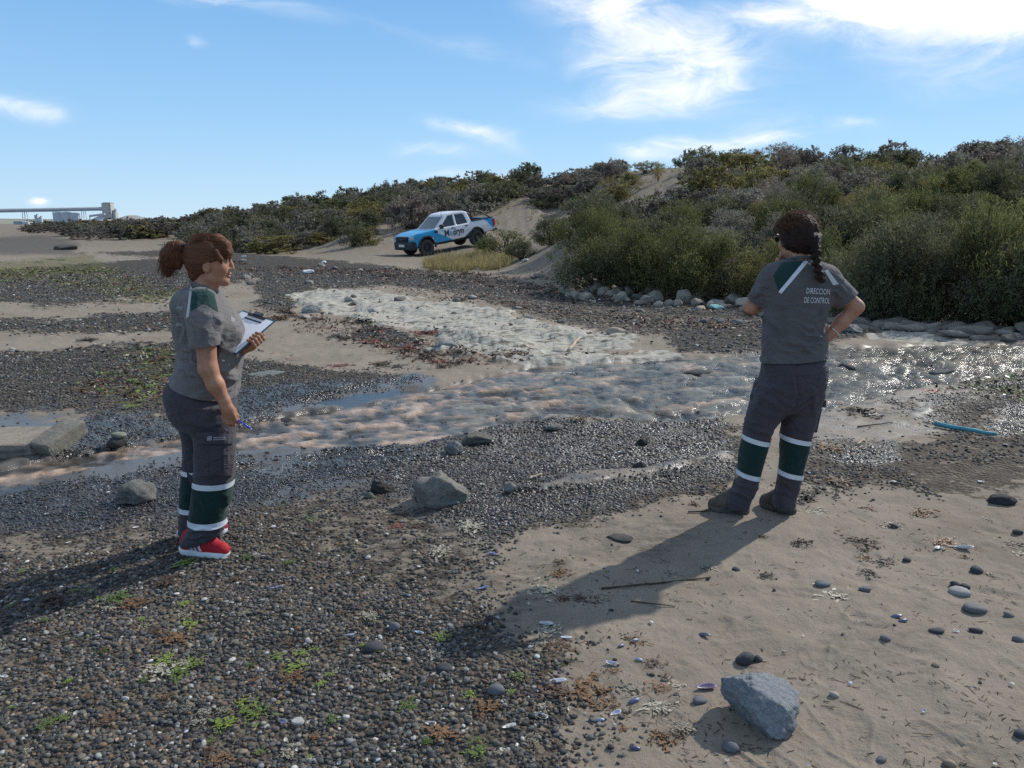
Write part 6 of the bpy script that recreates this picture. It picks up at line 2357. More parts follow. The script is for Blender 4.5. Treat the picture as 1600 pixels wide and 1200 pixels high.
            if 'pickup' in lb:
                wh = 'left of the pickup' if qx < 600 else 'above the hood' if qx < 680 else 'above the cab' if qx < 745 else 'above the tailgate'
            elif 'slope' in lb:
                wh = 'left of the grey scar'
            else:
                wh = 'near the grey scar' if qx < 1075 else 'left of the braided head' if qx < 1200 else 'right of the braided head' if qx < 1400 else 'near the right edge'
            l2 = lb.replace(' left of the pickup', '').replace(' behind the pickup', '')
            full = cn + ' ' + ('tall ' if hh > sum(hr) / 2 else 'low ') + l2.replace('low ', '') + ', ' + wh
            want(X, Y, hh, w, st, c, full, full.replace('bush', 'bushes', 1) + ' / ' + gp)
            if sum(1 for j in jobs if j[7] and j[7].endswith('/ ' + gp)) >= tries * .42:
                break
    A = np.array([(j[0], j[1]) for j in jobs])
    gz = ground_z(A[:, 0], A[:, 1])
    for (X, Y, h, w, st, c, lb, gp), z in zip(jobs, gz):
        dist = math.hypot(X, Y)
        place_shrub(X, Y, float(z), h, w, st, rr.randrange(NV[st]), c, 'near' if dist < 31 else 'far', lb, gp.split(' / ')[0] if gp else None)
    print('shrubs', len(jobs))


build_shrubs()


def blades(name, pts, hgt, m, seed, k=16, lean=.35, w=.010, kind='stuff', label=None):
    """grass tufts as one mesh of thin blades"""
    r = np.random.default_rng(seed)
    P = np.repeat(np.asarray(pts, float), k, axis=0)
    n = len(P)
    P = P + np.concatenate([r.normal(size=(n, 2)) * .07, np.zeros((n, 1))], 1)
    h = hgt * r.uniform(.5, 1.2, n)[:, None]
    d = np.concatenate([r.normal(size=(n, 2)) * lean, np.ones((n, 1))], 1)
    d /= np.linalg.norm(d, axis=1)[:, None]
    s = np.concatenate([r.normal(size=(n, 2)), np.zeros((n, 1))], 1)
    s /= np.linalg.norm(s, axis=1)[:, None]
    droop = np.concatenate([d[:, :2] * .35, -.12 * np.ones((n, 1))], 1)
    a, b = P - s * w, P + s * w
    c, e = P + d * h * .6 + s * w * .7, P + d * h * .6 - s * w * .7
    t = P + d * h + droop * h * .5
    V = np.stack([a, b, c, e, t + s * w * .1, t - s * w * .1], 1).reshape(-1, 3)
    i = np.arange(n)[:, None] * 6
    F = np.concatenate([i + np.array([0, 1, 2, 3]), i + np.array([3, 2, 4, 5])])
    me = mesh_np(name, V, F)
    q = me.attributes.new('leaf', 'FLOAT', 'POINT')
    q.data.foreach_set('value', np.repeat(r.random(n), 6).astype(np.float32))
    o = link_mesh(name, me, None, m)
    return tag(o, label, 'grass', None, kind)


def build_grass():
    r = np.random.default_rng(4)
    P = []
    for _ in range(620):      # straw grass below the pickup
        px, py = r.uniform(655, 800), r.uniform(402, 426)
        if not in_poly(np.array([px]), np.array([py]), [(655, 414), (690, 402), (760, 404), (800, 408), (800, 424), (720, 428), (670, 422)])[0]:
            continue
        Y = 27 + (426 - py) * .42
        p = at(px, py, Y)
        P.append((p.x, p.y))
    P = np.array(P)
    keep = fbm(P[:, 0] * .9, P[:, 1] * .5, o=3) > -.25
    P = P[keep]
    z = ground_z(P[:, 0], P[:, 1])
    blades('dry_grass', np.column_stack([P, z]), .40, LM['straw'], 2, 15, .5, label='straw coloured grass patch on the slope below the pickup truck')
    P = []
    for _ in range(1500):
        px, Y = r.uniform(300, 1700), r.uniform(24, 75)
        P.append(((px - 800) / FPX * Y, Y))
    P = np.array(P)
    z0 = base_z(P[:, 0], P[:, 1])
    P = P[z0 > .5]
    z = ground_z(P[:, 0], P[:, 1])
    blades('hill_grass', np.column_stack([P, z]), .30, LM['olive'], 3, 12, .5, .014, label='sparse dry grass between the shrubs on the hill')


build_grass()

# ------------------------------------------------------------------ stones, shells, weed
def stone_mat(name, rough=0.85, bs=0.6, use_obj=True, scale=14, spec=0.25):
    m = bpy.data.materials.new(name)
    m.use_nodes = True
    T = NT(m.node_tree)
    b = T.n['Principled BSDF']
    v = T.new('ShaderNodeTexCoord').outputs['Object']
    base = T.new('ShaderNodeObjectInfo').outputs['Color']
    n = T.noise(v, scale, 6, 0.65)
    n2 = T.noise(v, scale * 5, 4, 0.7)
    f = T.m('ADD', T.m('MULTIPLY', n, .65), T.m('MULTIPLY', n2, .35))
    c = T.mix(1, base, T.ramp(f, [(.3, (.55, .55, .55)), (.5, (1, 1, 1)), (.72, (1.45, 1.42, 1.38))]), 'MULTIPLY')
    T.l.new(c, b.inputs['Base Color'])
    b.inputs['Roughness'].default_value = rough
    b.inputs['Specular IOR Level'].default_value = spec
    T.l.new(T.bump(f, bs, .02), b.inputs['Normal'])
    return m


M_ROCK = stone_mat('rough_rock', .88, .8, scale=9)
M_PEB = stone_mat('pebble_stone', .78, .2, scale=30, spec=.35)
M_WETP = stone_mat('wet_pebble_stone', .28, .2, scale=30, spec=.5)


def rock_mesh(name, seed, sub=4, cuts=9, rough=.10, flat=1.0, m=None, fine=.03, block=0.0):
    r = np.random.default_rng(seed)
    bm = bmesh.new()
    bmesh.ops.create_icosphere(bm, subdivisions=sub, radius=1.0)
    P = np.array([v.co[:] for v in bm.verts])
    if block:
        P /= ((np.abs(P) ** block).sum(1) ** (1 / block))[:, None]
    for _ in range(cuts):
        n = r.normal(size=3)
        n /= np.linalg.norm(n)
        d = r.uniform(.55, .88)
        P -= n * np.maximum(0, P @ n - d)[:, None] * .96
    N = P / np.linalg.norm(P, axis=1)[:, None]
    o = r.uniform(0, 50)
    P = P + N * (rough * fbm(P[:, 0] * 1.6 + o, P[:, 1] * 1.6, P[:, 2] * 1.6, o=3) + fine * fbm(P[:, 0] * 6 + o, P[:, 1] * 6, P[:, 2] * 6, o=3))[:, None]
    P[:, 2] *= flat
    for v, p in zip(bm.verts, P):
        v.co = p
    me = bpy.data.meshes.new(name)
    bm.to_mesh(me)
    bm.free()
    me.polygons.foreach_set('use_smooth', [True] * len(me.polygons))
    me.materials.append(m or M_ROCK)
    return me


ROCKS = [rock_mesh('rock', 300 + i, 3, 7, .12, 1.0, None, .06, 3.6 if i % 2 else 0) for i in range(8)]
PEBS = [rock_mesh('pebble', 400 + i, 2, 3, .10, 1.0, M_PEB, .0) for i in range(7)]
PEBW = [m.copy() for m in PEBS]
for _m in PEBW:
    _m.materials[0] = M_WETP


def gz1(x, y):
    return float(ground_z(np.array([x]), np.array([y]))[0])


def put(name, me, x, y, size, col, rot=None, sink=.3, label=None, cat=None, group=None, z=None, rr=random):
    o = bpy.data.objects.new(name, me)
    COL.objects.link(o)
    s = Vector(size)
    zz = gz1(x, y) if z is None else z
    o.location = (x, y, zz + s.z * (1 - 2 * sink))
    o.scale = s
    o.rotation_euler = rot if rot is not None else (rr.uniform(-.15, .15), rr.uniform(-.15, .15), rr.uniform(0, 6.28))
    o.color = (*col, 1)
    return tag(o, label, cat, group)


def bank_words(px, s, k, left):
    a = ('large ' if s > .19 else 'middle sized ' if s > .13 else 'small ') + ('pale' if k > 1.15 else 'dark' if k < .95 else 'grey')
    wh = 'under the leftmost bushes' if px < 985 else 'under the bushes at the middle' if px < 1090 else 'left of the bent left elbow' if px < 1190 else 'just right of the woman with the braid' if px < 1400 else 'under the dark right bushes' if px < 1520 else 'at the right edge'
    n = 'stone' if left else 'slab'
    return a + ' ' + n + ' in the stone row ' + wh, 'stone', a + ' ' + n + 's ' + wh


MARKS = [(320, 900, 'below the red trainers'), (250, 1055, 'around the long pale weed strip'), (465, 1125, 'around the white pebble'), (600, 1016, 'around the long black stone'), (800, 1080, 'at the sand edge'), (72, 1142, 'in the lower left corner'), (60, 980, 'in the left shadow'), (660, 1170, 'at the bottom middle'), (620, 900, 'beyond the black stone')]


def build_rocks():
    R = random.Random(5)
    # the boulder in the foreground, wedge shaped
    me = rock_mesh('boulder', 77, 5, 6, .06, 1.0, None, .045)
    P = np.empty(len(me.vertices) * 3)
    me.vertices.foreach_get('co', P)
    P = P.reshape(-1, 3)
    for n, d in (((-.75, -.45, .5), .62), ((.62, -.15, .77), .50), ((.1, -.86, .5), .60), ((-.2, .5, .84), .72), ((.9, -.4, .1), .78)):
        n = np.array(n) / np.linalg.norm(n)
        P -= n * np.maximum(0, P @ n - d)[:, None] * .95
    P[:, 0] -= .34 * P[:, 2]
    q = fbm(P[:, 0] * 3, P[:, 1] * 3, P[:, 2] * 3, o=4)
    P *= (1 + .07 * q - .07 * np.abs(fbm(P[:, 0] * 5, P[:, 1] * 5, P[:, 2] * 5, o=4)) + .02 * fbm(P[:, 0] * 16, P[:, 1] * 16, P[:, 2] * 16, o=2))[:, None]
    me.vertices.foreach_set('co', P.ravel())
    me.update()
    g = gpt(1196, 1122)
    put('boulder', me, g.x, g.y, (.152, .125, .122), (.235, .255, .275), (0, 0, -.12), .27, 'blue grey angular boulder on the sand in the foreground', 'boulder')
    # rocks by the stream
    for px, py, sz, col, seed, fl, rz, lb in [
            (690, 790, (.148, .12, .125), (.215, .21, .19), 81, 14, .3, 'squat grey boulder with flat crumbly top standing in the gravel by the stream'),
            (210, 787, (.125, .09, .085), (.17, .17, .155), 82, 6, .9, 'lumpy grey rock in the wet gravel left of the woman in red trainers'),
            (594, 771, (.085, .055, .045), (.06, .055, .052), 83, 6, .1, 'dark flat rock left of the squat grey boulder'),
            (576, 779, (.028, .02, .02), (.22, .22, .16), 84, 4, .1, 'small pale green stone in front of the dark flat rock'),
            (709, 712, (.075, .06, .062), (.21, .215, .21), 85, 7, 1.9, 'pointed grey stone at the edge of the stream'),
            (739, 697, (.14, .075, .055), (.15, .145, .125), 86, 6, .1, 'flat brown block behind the pointed stone at the stream edge'),
            (798, 776, (.045, .035, .032), (.24, .24, .23), 87, 4, .4, 'small pale stone at the tip of the muddy ridge'),
            (866, 672, (.075, .06, .035), (.20, .20, .19), 88, 5, .6, 'low grey stone beside the brown weed at the stream bank'),
            (438, 651, (.12, .06, .04), (.05, .05, .05), 89, 5, .1, 'flat black rock in the stream right of the woman in red trainers'),
            (468, 655, (.13, .075, .035), (.12, .11, .095), 90, 5, .2, 'flat brown stone touching the black rock in the stream'),
            (458, 664, (.10, .05, .025), (.10, .09, .08), 91, 5, .15, 'thin brown slab in front of the black rock in the stream'),
            (1090, 578, (.16, .09, .05), (.09, .085, .08), 92, 5, .1, 'dark flat stone in the stream left of the woman with the braid'),
            (1115, 577, (.14, .09, .05), (.16, .15, .13), 93, 5, .3, 'brown flat stone next to the dark stone in the stream'),
            (1325, 569, (.12, .08, .055), (.07, .07, .07), 94, 6, .2, 'dark stone in the glittering water right of the woman with the braid'),
            (1477, 579, (.16, .10, .07), (.12, .12, .12), 95, 6, .2, 'rounded dark stone in the glittering stream at right'),
            (1475, 592, (.13, .08, .04), (.10, .10, .095), 96, 6, .7, 'low dark stone in front of the rounded stone at right'),
            (1330, 521, (.24, .15, .10), (.20, .21, .20), 97, 6, .3, 'pale green grey stone on the clay beyond the bent right arm'),
            (962, 524, (.16, .11, .06), (.36, .31, .24), 98, 5, .3, 'pale rounded stone at the right end of the clay platform'),
            (695, 549, (.20, .12, .07), (.26, .27, .26), 99, 5, .2, 'grey flat stone in the weed below the clay platform'),
            (486, 489, (.20, .13, .11), (.28, .28, .27), 70, 6, .2, 'grey stone on the upper edge of the clay platform'),
            (415, 590, (.20, .13, .02), (.20, .21, .19), 71, 4, .1, 'flat grey green slab in the gravel right of the clipboard'),
            (1003, 697, (.05, .04, .035), (.035, .033, .03), 72, 5, .1, 'small black stone in the gravel bar'),
            (1000, 735, (.05, .04, .03), (.06, .058, .055), 73, 5, .1, 'small dark stone beside the muddy ridge'),
            (970, 848, (.07, .05, .016), (.10, .095, .09), 74, 4, .1, 'flat dark stone half buried in the sand left of the boots'),
            (1570, 790, (.09, .06, .035), (.055, .055, .06), 75, 5, .1, 'flat dark stone at the right edge of the sand'),
            (100, 391, (.72, .35, .26), (.10, .095, .085), 76, 6, .1, 'long dark rock lying far off on the beach at left')]:
        g = gpt(px, py)
        me = rock_mesh('stone', seed, 4, fl if seed != 81 else 3, .22 if seed in (81, 82, 83) else .10, 1.0, None, .10 if seed in (81, 82, 83) else .055, 3.6 if seed in (81, 86, 90, 91) else 0)
        put('stone', me, g.x, g.y + sz[1] * .6, sz, col, (R.uniform(-.1, .1), R.uniform(-.1, .1), rz), .28, lb, 'stone')
    # little cairn
    g = gpt(184, 693)
    put('stone', rock_mesh('stone', 61, 3, 3, .06), g.x, g.y, (.085, .06, .045), (.06, .06, .06), None, .25, 'dark stone carrying a pale flat stone at the stream bend', 'stone')
    z = gz1(g.x, g.y)
    put('stone', rock_mesh('stone', 62, 3, 2, .05), g.x + .01, g.y, (.060, .045, .026), (.30, .30, .22), (0, 0, .1), .5, 'pale flat stone balanced on a dark stone at the stream bend', 'stone', None, z + .075)
    # slab and ledge at the left edge
    for nm, c, hw, rot, col, lb, seed in (('slab', gpt(80, 707), (.078, .17, .065), (.36, .10, -.30), (.21, .195, .16), 'tilted sandy stone slab at the left edge of the stream', 41),
                                          ('mud_ledge', gpt(-60, 706), (.56, .27, .055), (0, 0, .03), (.24, .205, .165), 'flat mud ledge undercut by the stream at the left edge', 42)):
        bm = bmesh.new()
        add_box(bm, (-1, -1, -1), (1, 1, 1), .16)
        bmesh.ops.subdivide_edges(bm, edges=bm.edges[:], cuts=5, use_grid_fill=True)
        for v in bm.verts:
            p = v.co * 1.7
            k = pn(np.array([p.x + seed]), np.array([p.y]), np.array([p.z]))[0] * .10 + pn(np.array([p.x * 3]), np.array([p.y * 3 + seed]), np.array([p.z * 3]))[0] * .05
            v.co = v.co * (1 + float(k))
            v.co = Vector((v.co.x * hw[0], v.co.y * hw[1], v.co.z * hw[2]))
        o = bm_obj(nm, bm, M_ROCK, None, True)
        o.location = (c.x, c.y + hw[1] * .7, .075 if nm == 'slab' else .015)
        o.rotation_euler = rot
        o.color = (*col, 1)
        tag(o, lb, 'slab' if nm == 'slab' else 'ledge')
    # grey stones along the foot of the bank
    n = 0
    band_ = [(880, 448), (960, 452), (1060, 462), (1190, 472), (1300, 484), (1400, 502), (1620, 522)]
    spots = []
    for i in range(330):
        t = R.random()
        px = 880 + t * 760
        j = max(k for k in range(len(band_) - 1) if band_[k][0] <= px) if px < 1620 else len(band_) - 2
        a, b = band_[j], band_[j + 1]
        yc = a[1] + (b[1] - a[1]) * (px - a[0]) / (b[0] - a[0])
        py = yc + R.uniform(-8, 18) * (1.0 if px < 1190 else .9) - (10 * R.random() if 1020 < px < 1190 else 0)
        g = gpt(px, py)
        s = R.uniform(.08, .25) * (1.0 if py < yc + 8 else .7)
        if any((g.x - u) ** 2 + (g.y - v) ** 2 < ((s + w) * .62) ** 2 for u, v, w in spots):
            continue
        spots.append((g.x, g.y, s))
        k = R.uniform(.75, 1.35)
        slab = px > 1280
        left = px < 1190
        zc = R.uniform(.38, .6) if slab else R.uniform(.5, .85)
        put('bank_stone', R.choice(ROCKS), g.x, g.y, (s * (1.35 if slab else 1), s * .8, s * zc), tuple(q * k * (1.0 if left else .68) for q in (.30, .265, .22)), (R.uniform(-.2, .2), R.uniform(-.2, .2), R.uniform(-.4, .4) if slab else R.uniform(0, 6)), .25,  # shade on the right-hand stones is put into their colour
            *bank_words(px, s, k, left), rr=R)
    # scattered stones on the upper beach
    for i in range(70):
        px, py = R.uniform(330, 1190), R.uniform(402, 505)
        g = gpt(px, py)
        s = R.uniform(.05, .13) * (g.y / 18) ** .5
        k = R.choice([.7, .9, 1.2, 1.9])
        put('beach_stone', R.choice(ROCKS), g.x, g.y, (s * 1.2, s, s * .55), (.19 * k, .18 * k, .165 * k), None, .3, 'pale stone scattered on the upper beach' if k > 1.5 else 'grey stone scattered on the upper beach', 'stone',
            'pale stones on the upper beach' if k > 1.5 else 'grey stones on the upper beach', rr=R)
    # stones on the bare sand, one by one: px, py, width px, height ratio, colour key
    D, G, W_, Bn = (.05, .052, .06), (.12, .125, .135), (.30, .29, .275), (.17, .135, .10)
    for px, py, w, hr, c, lb in [
            (1164, 1032, 30, .8, D, 'dark rounded stone just behind the blue grey boulder'), (1184, 1031, 15, .9, D, 'smaller dark stone right of the one behind the boulder'), (1093, 1095, 21, .6, G, 'smooth grey pebble left of the boulder'),
            (1237, 1083, 18, .6, G, 'grey pebble right of the boulder'), (1523, 950, 34, .5, G, 'flat grey stone on the sand right of the white stone'), (1499, 924, 30, .5, W_, 'whitish stone with dark ones behind it on the sand'),
            (1491, 914, 16, .7, D, 'left dark stone behind the whitish stone'), (1508, 916, 14, .7, D, 'right dark stone behind the whitish stone'), (1526, 891, 23, .6, D, 'dark stone upslope of the whitish stone'), (1417, 874, 14, .6, D, 'small dark stone near the brown weed'),
            (1352, 923, 20, .5, G, 'grey stone with a smaller one beside it on the sand'), (1383, 1002, 16, .6, G, 'grey pebble beside the dark smear on the sand'), (1525, 987, 20, .5, D, 'dark pebble right of the smear'), (1464, 988, 22, .35, D, 'flat bluish sliver of stone on the sand'),
            (1592, 999, 18, .6, G, 'grey stone at the right edge of the sand'), (1595, 1154, 22, .6, D, 'dark stone at the lower right edge'), (1484, 1192, 18, .7, (.24, .19, .14), 'tan pebble at the bottom edge'), (1378, 1184, 16, .5, G, 'bluish pebble at the bottom edge'),
            (1461, 1046, 14, .5, Bn, 'brown pebble on a dark streak of sand'), (1285, 915, 24, .5, G, 'grey stone left of the weed on the sand'), (1590, 836, 16, .6, D, 'dark stone at the right edge by the gravel'), (1396, 824, 14, .6, D, 'dark stone on the sand between weed clumps'),
            (1303, 1088, 14, .6, W_, 'pale brown pebble right of the boulder'), (1140, 1165, 26, .6, G, 'grey pebble in the shade in front of the boulder'), (1575, 961, 16, .5, G, 'small grey stone by the right edge'), (585, 1018, 34, .5, D, 'long black stone in the foreground gravel'),
            (695, 1050, 26, .5, D, 'black stone right of the long black one in the gravel'), (775, 1088, 26, .7, G, 'grey pebble where the gravel thins out to sand'), (615, 985, 20, .7, G, 'grey stone touching the long black stone'), (1150, 890, 14, .6, D, 'small dark stone in the shadow edge on the sand')]:
        g = gpt(px, py)
        s = w / (FPX / math.hypot(g.y, CAM_H)) / 2 * 1.05
        put('sand_stone', R.choice(PEBS), g.x, g.y, (s, s * .75, s * hr), c, (R.uniform(-.1, .1), R.uniform(-.1, .1), R.uniform(-.5, .5)), .32, lb, 'stone')


build_rocks()


# ------------------------------------------------------------------ gravel
STONE_COLS = [((.045, .046, .048), 20), ((.078, .077, .076), 26), ((.115, .112, .106), 22), ((.16, .142, .115), 15), ((.165, .112, .072), 7), ((.25, .20, .14), 6), ((.25, .245, .235), 5), ((.46, .45, .42), 1.8)]


def stone_cols(n, r):
    c = np.array([q[0] for q in STONE_COLS])
    w = np.array([q[1] for q in STONE_COLS], float)
    k = r.choice(len(c), n, p=w / w.sum())
    return c[k] * (.88 * r.uniform(.6, 1.35, n))[:, None], k


def build_gravel():
    r = np.random.default_rng(77)
    sets = []
    for x0, x1, y0, y1, dens, s0, s1 in ((-3.3, 1.9, 1.75, 3.2, 7600, .0045, .0140), (-4.2, 2.6, 3.2, 5.0, 4600, .005, .0145), (-7.5, 7.2, 5.0, 9.5, 1300, .007, .017), (-15, 13, 9.5, 26, 150, .011, .040)):
        n = int((x1 - x0) * (y1 - y0) * dens)
        X, Y = r.uniform(x0, x1, n), r.uniform(y0, y1, n)
        k = np.abs(X / Y) < .82
        X, Y = X[k], Y[k]
        Z = zones(X, Y)
        clump = .5 + .5 * np.clip(fbm(X * 4, Y * 4 + 9, o=3) * 1.2, -1, 1)
        p = Z['gravel'] ** 1.3 * (.35 + .65 * sstep(.2, .55, clump)) + .012 * sstep(.55, .9, clump) + .05 * Z['wet'] * sstep(.4, .8, clump) + .26 * Z['halo'] ** 2 * sstep(.25, .75, clump)
        p = p * (1 - sstep(-.05, .15, Z['stream'])) * (1 - .8 * Z['rock']) + .07 * sstep(0, .2, Z['stream']) * sstep(.35, .8, clump)
        k = r.random(len(X)) < p
        X, Y = X[k], Y[k]
        n = len(X)
        s = (s0 + (s1 - s0) * r.beta(1.2, 4.0, n))
        z = np.where(Z['stream'][k] > 0, np.maximum(ground_z(X, Y), -.046), ground_z(X, Y))
        sets.append((X, Y, z, s, Z['wet'][k]))
    X, Y, z, s, wet = (np.concatenate(q) for q in zip(*sets))
    col, ck = stone_cols(len(X), r)
    col = col * np.where(Y > 9.5, 1.35, 1.0)[:, None]
    # the pebbles that show largest are objects of their own
    inview = (np.abs(X / Y) < .68) & (Y > 2.02)
    score = np.where(inview, s / np.hypot(Y, CAM_H), 0)
    big = np.argsort(-score)[:240]
    rest = np.ones(len(X), bool)
    rest[big] = False
    rr = random.Random(4)
    names = {0: 'black', 1: 'dark grey', 2: 'grey', 3: 'brownish grey', 4: 'rusty brown', 5: 'tan', 6: 'pale grey', 7: 'whitish'}
    for i in big:
        qx, qy = to_px(X[i], Y[i])
        side = min(MARKS, key=lambda m_: (m_[0] - qx) ** 2 + (m_[1] - qy) ** 2)[2] if Y[i] < 3.6 else 'beside the stream'
        put('pebble', rr.choice(PEBW if wet[i] > .5 else PEBS), X[i], Y[i], (s[i] * 1.2, s[i], s[i] * rr.uniform(.55, .8)), tuple(col[i]), None, .22, names[int(ck[i])] + ' rounded pebble in the gravel ' + side, 'pebble', names[int(ck[i])] + ' pebbles in the gravel ' + side, float(z[i]), rr)
    X, Y, z, s, wet, col = (q[rest] for q in (X, Y, z, s, wet, col))
    n = len(X)
    me = bpy.data.meshes.new('gravel')
    me.vertices.add(n)
    me.vertices.foreach_set('co', np.stack([X, Y, z + s * .18], -1).astype(np.float32).ravel())
    a = me.attributes.new('col', 'FLOAT_COLOR', 'POINT')
    a.data.foreach_set('color', np.column_stack([col, wet]).astype(np.float32).ravel())
    a = me.attributes.new('size', 'FLOAT_VECTOR', 'POINT')
    a.data.foreach_set('vector', np.stack([s * r.uniform(.95, 1.5, n), s * r.uniform(.8, 1.1, n), s * r.uniform(.5, .85, n) * (1 - .45 * wet)], -1).astype(np.float32).ravel())
    a = me.attributes.new('turn', 'FLOAT_VECTOR', 'POINT')
    a.data.foreach_set('vector', np.stack([r.normal(0, .25, n), r.normal(0, .25, n), r.uniform(0, 6.28, n)], -1).astype(np.float32).ravel())
    a = me.attributes.new('pick', 'INT', 'POINT')
    a.data.foreach_set('value', r.integers(0, 6, n).astype(np.int32))
    o = link_mesh('gravel', me)
    tag(o, 'bed of small dark rounded gravel', 'gravel', None, 'stuff')
    m = bpy.data.materials.new('gravel_stone')
    m.use_nodes = True
    T = NT(m.node_tree)
    b = T.n['Principled BSDF']
    A = T.attr('col', 'INSTANCER')
    v = T.new('ShaderNodeNewGeometry').outputs['Position']
    sp = T.noise(v, 170, 3, .7)
    dry = T.mix(1, A.outputs['Color'], T.ramp(sp, [(.3, (.8, .8, .8)), (.7, (1.25, 1.25, 1.25))]), 'MULTIPLY')
    wetm = A.outputs['Alpha']
    T.l.new(T.mix(T.m('MULTIPLY', wetm, .95), dry, (.018, .020, .026)), b.inputs['Base Color'])
    T.l.new(T.m('SUBTRACT', .80, T.m('MULTIPLY', wetm, .54)), b.inputs['Roughness'])
    T.l.new(T.m('ADD', .2, T.m('MULTIPLY', wetm, .35)), b.inputs['Specular IOR Level'])
    # node group that lays the stones
    ng = bpy.data.node_groups.new('lay_stones', 'GeometryNodeTree')
    ng.interface.new_socket('Geometry', in_out='INPUT', socket_type='NodeSocketGeometry')
    ng.interface.new_socket('Geometry', in_out='OUTPUT', socket_type='NodeSocketGeometry')
    N, L = ng.nodes, ng.links
    gi, go = N.new('NodeGroupInput'), N.new('NodeGroupOutput')
    join = N.new('GeometryNodeGeometryToInstance')
    for i in range(6):
        ico = N.new('GeometryNodeMeshIcoSphere')
        ico.inputs['Radius'].default_value = 1.0
        ico.inputs['Subdivisions'].default_value = 2
        nz = N.new('ShaderNodeTexNoise')
        nz.noise_dimensions = '4D'
        nz.inputs['W'].default_value = i * 3.1
        nz.inputs['Scale'].default_value = .9
        nz.inputs['Detail'].default_value = 1
        sub = N.new('ShaderNodeVectorMath')
        sub.operation = 'MULTIPLY_ADD'
        sub.inputs[1].default_value = (1.3, 1.3, 1.3)
        sub.inputs[2].default_value = (-.65, -.65, -.65)
        L.new(nz.outputs['Color'], sub.inputs[0])
        sp_ = N.new('GeometryNodeSetPosition')
        L.new(ico.outputs[0], sp_.inputs['Geometry'])
        L.new(sub.outputs[0], sp_.inputs['Offset'])
        ss = N.new('GeometryNodeSetShadeSmooth')
        L.new(sp_.outputs[0], ss.inputs[0])
        sm = N.new('GeometryNodeSetMaterial')
        sm.inputs['Material'].default_value = m
        L.new(ss.outputs[0], sm.inputs[0])
        L.new(sm.outputs[0], join.inputs[0])
    iop = N.new('GeometryNodeInstanceOnPoints')
    L.new(gi.outputs[0], iop.inputs['Points'])
    L.new(join.outputs[0], iop.inputs['Instance'])
    iop.inputs['Pick Instance'].default_value = True

    def na(name, tp):
        q = N.new('GeometryNodeInputNamedAttribute')
        q.data_type = tp
        q.inputs['Name'].default_value = name
        return q.outputs[0]
    L.new(na('pick', 'INT'), iop.inputs['Instance Index'])
    L.new(na('turn', 'FLOAT_VECTOR'), iop.inputs['Rotation'])
    L.new(na('size', 'FLOAT_VECTOR'), iop.inputs['Scale'])
    L.new(iop.outputs[0], go.inputs[0])
    md = o.modifiers.new('lay_stones', 'NODES')
    md.node_group = ng
    print('gravel', n)


build_gravel()


# ------------------------------------------------------------------ weed, shells, litter
def weed_mat(name, dark, lite, rough=.6):
    m = bpy.data.materials.new(name)
    m.use_nodes = True
    T = NT(m.node_tree)
    b = T.n['Principled BSDF']
    v = T.new('ShaderNodeTexCoord').outputs['Object']
    oi = T.new('ShaderNodeObjectInfo')
    f = T.m('ADD', T.noise(v, 5, 4, .65), T.m('MULTIPLY', T.m('SUBTRACT', oi.outputs['Random'], .5), .35))
    T.l.new(T.ramp(f, [(.3, dark), (.7, lite)]), b.inputs['Base Color'])
    b.inputs['Roughness'].default_value = rough
    return m


WEED = {'brown': weed_mat('brown_weed', (.045, .024, .012), (.20, .105, .042)), 'dark': weed_mat('dark_weed', (.018, .012, .009), (.075, .042, .026)), 'cream': weed_mat('bleached_weed', (.16, .14, .10), (.40, .37, .29)),
        'green': weed_mat('green_weed', (.05, .085, .008), (.23, .30, .045), .4), 'red': weed_mat('red_weed', (.08, .02, .015), (.24, .07, .045))}


def weed_mesh(name, seed, n=34):
    """heap of crumpled ribbons, unit radius"""
    r = np.random.default_rng(seed)
    V, F = [], []
    for i in range(n):
        c = np.array([r.normal() * .42, r.normal() * .42, 0])
        c[2] = max(.04, .42 * math.exp(-2.0 * (c[0] ** 2 + c[1] ** 2)) * r.uniform(.2, 1))
        d = r.normal(size=3) * np.array([1, 1, .35])
        d /= np.linalg.norm(d)
        L = r.uniform(.3, .8)
        w = r.uniform(.05, .15)
        k = 6
        base = len(V)
        for j in range(k):
            t = j / (k - 1)
            d = d + r.normal(size=3) * .45 * np.array([1, 1, .6])
            d /= np.linalg.norm(d)
            c = c + d * L / k
            c[2] = np.clip(c[2], .05, .7)
            s = np.cross(d, r.normal(size=3) * .5 + np.array([0, 0, 1.0]))
            s /= np.linalg.norm(s) + 1e-9
            ww = w * (1 - .6 * abs(2 * t - 1))
            V += [c - s * ww, c + s * ww]
        for j in range(k - 1):
            a = base + 2 * j
            F.append((a, a + 1, a + 3, a + 2))
    me = mesh_np(name, np.array(V), np.array(F))
    me.materials.append(WEED['brown'])
    return me


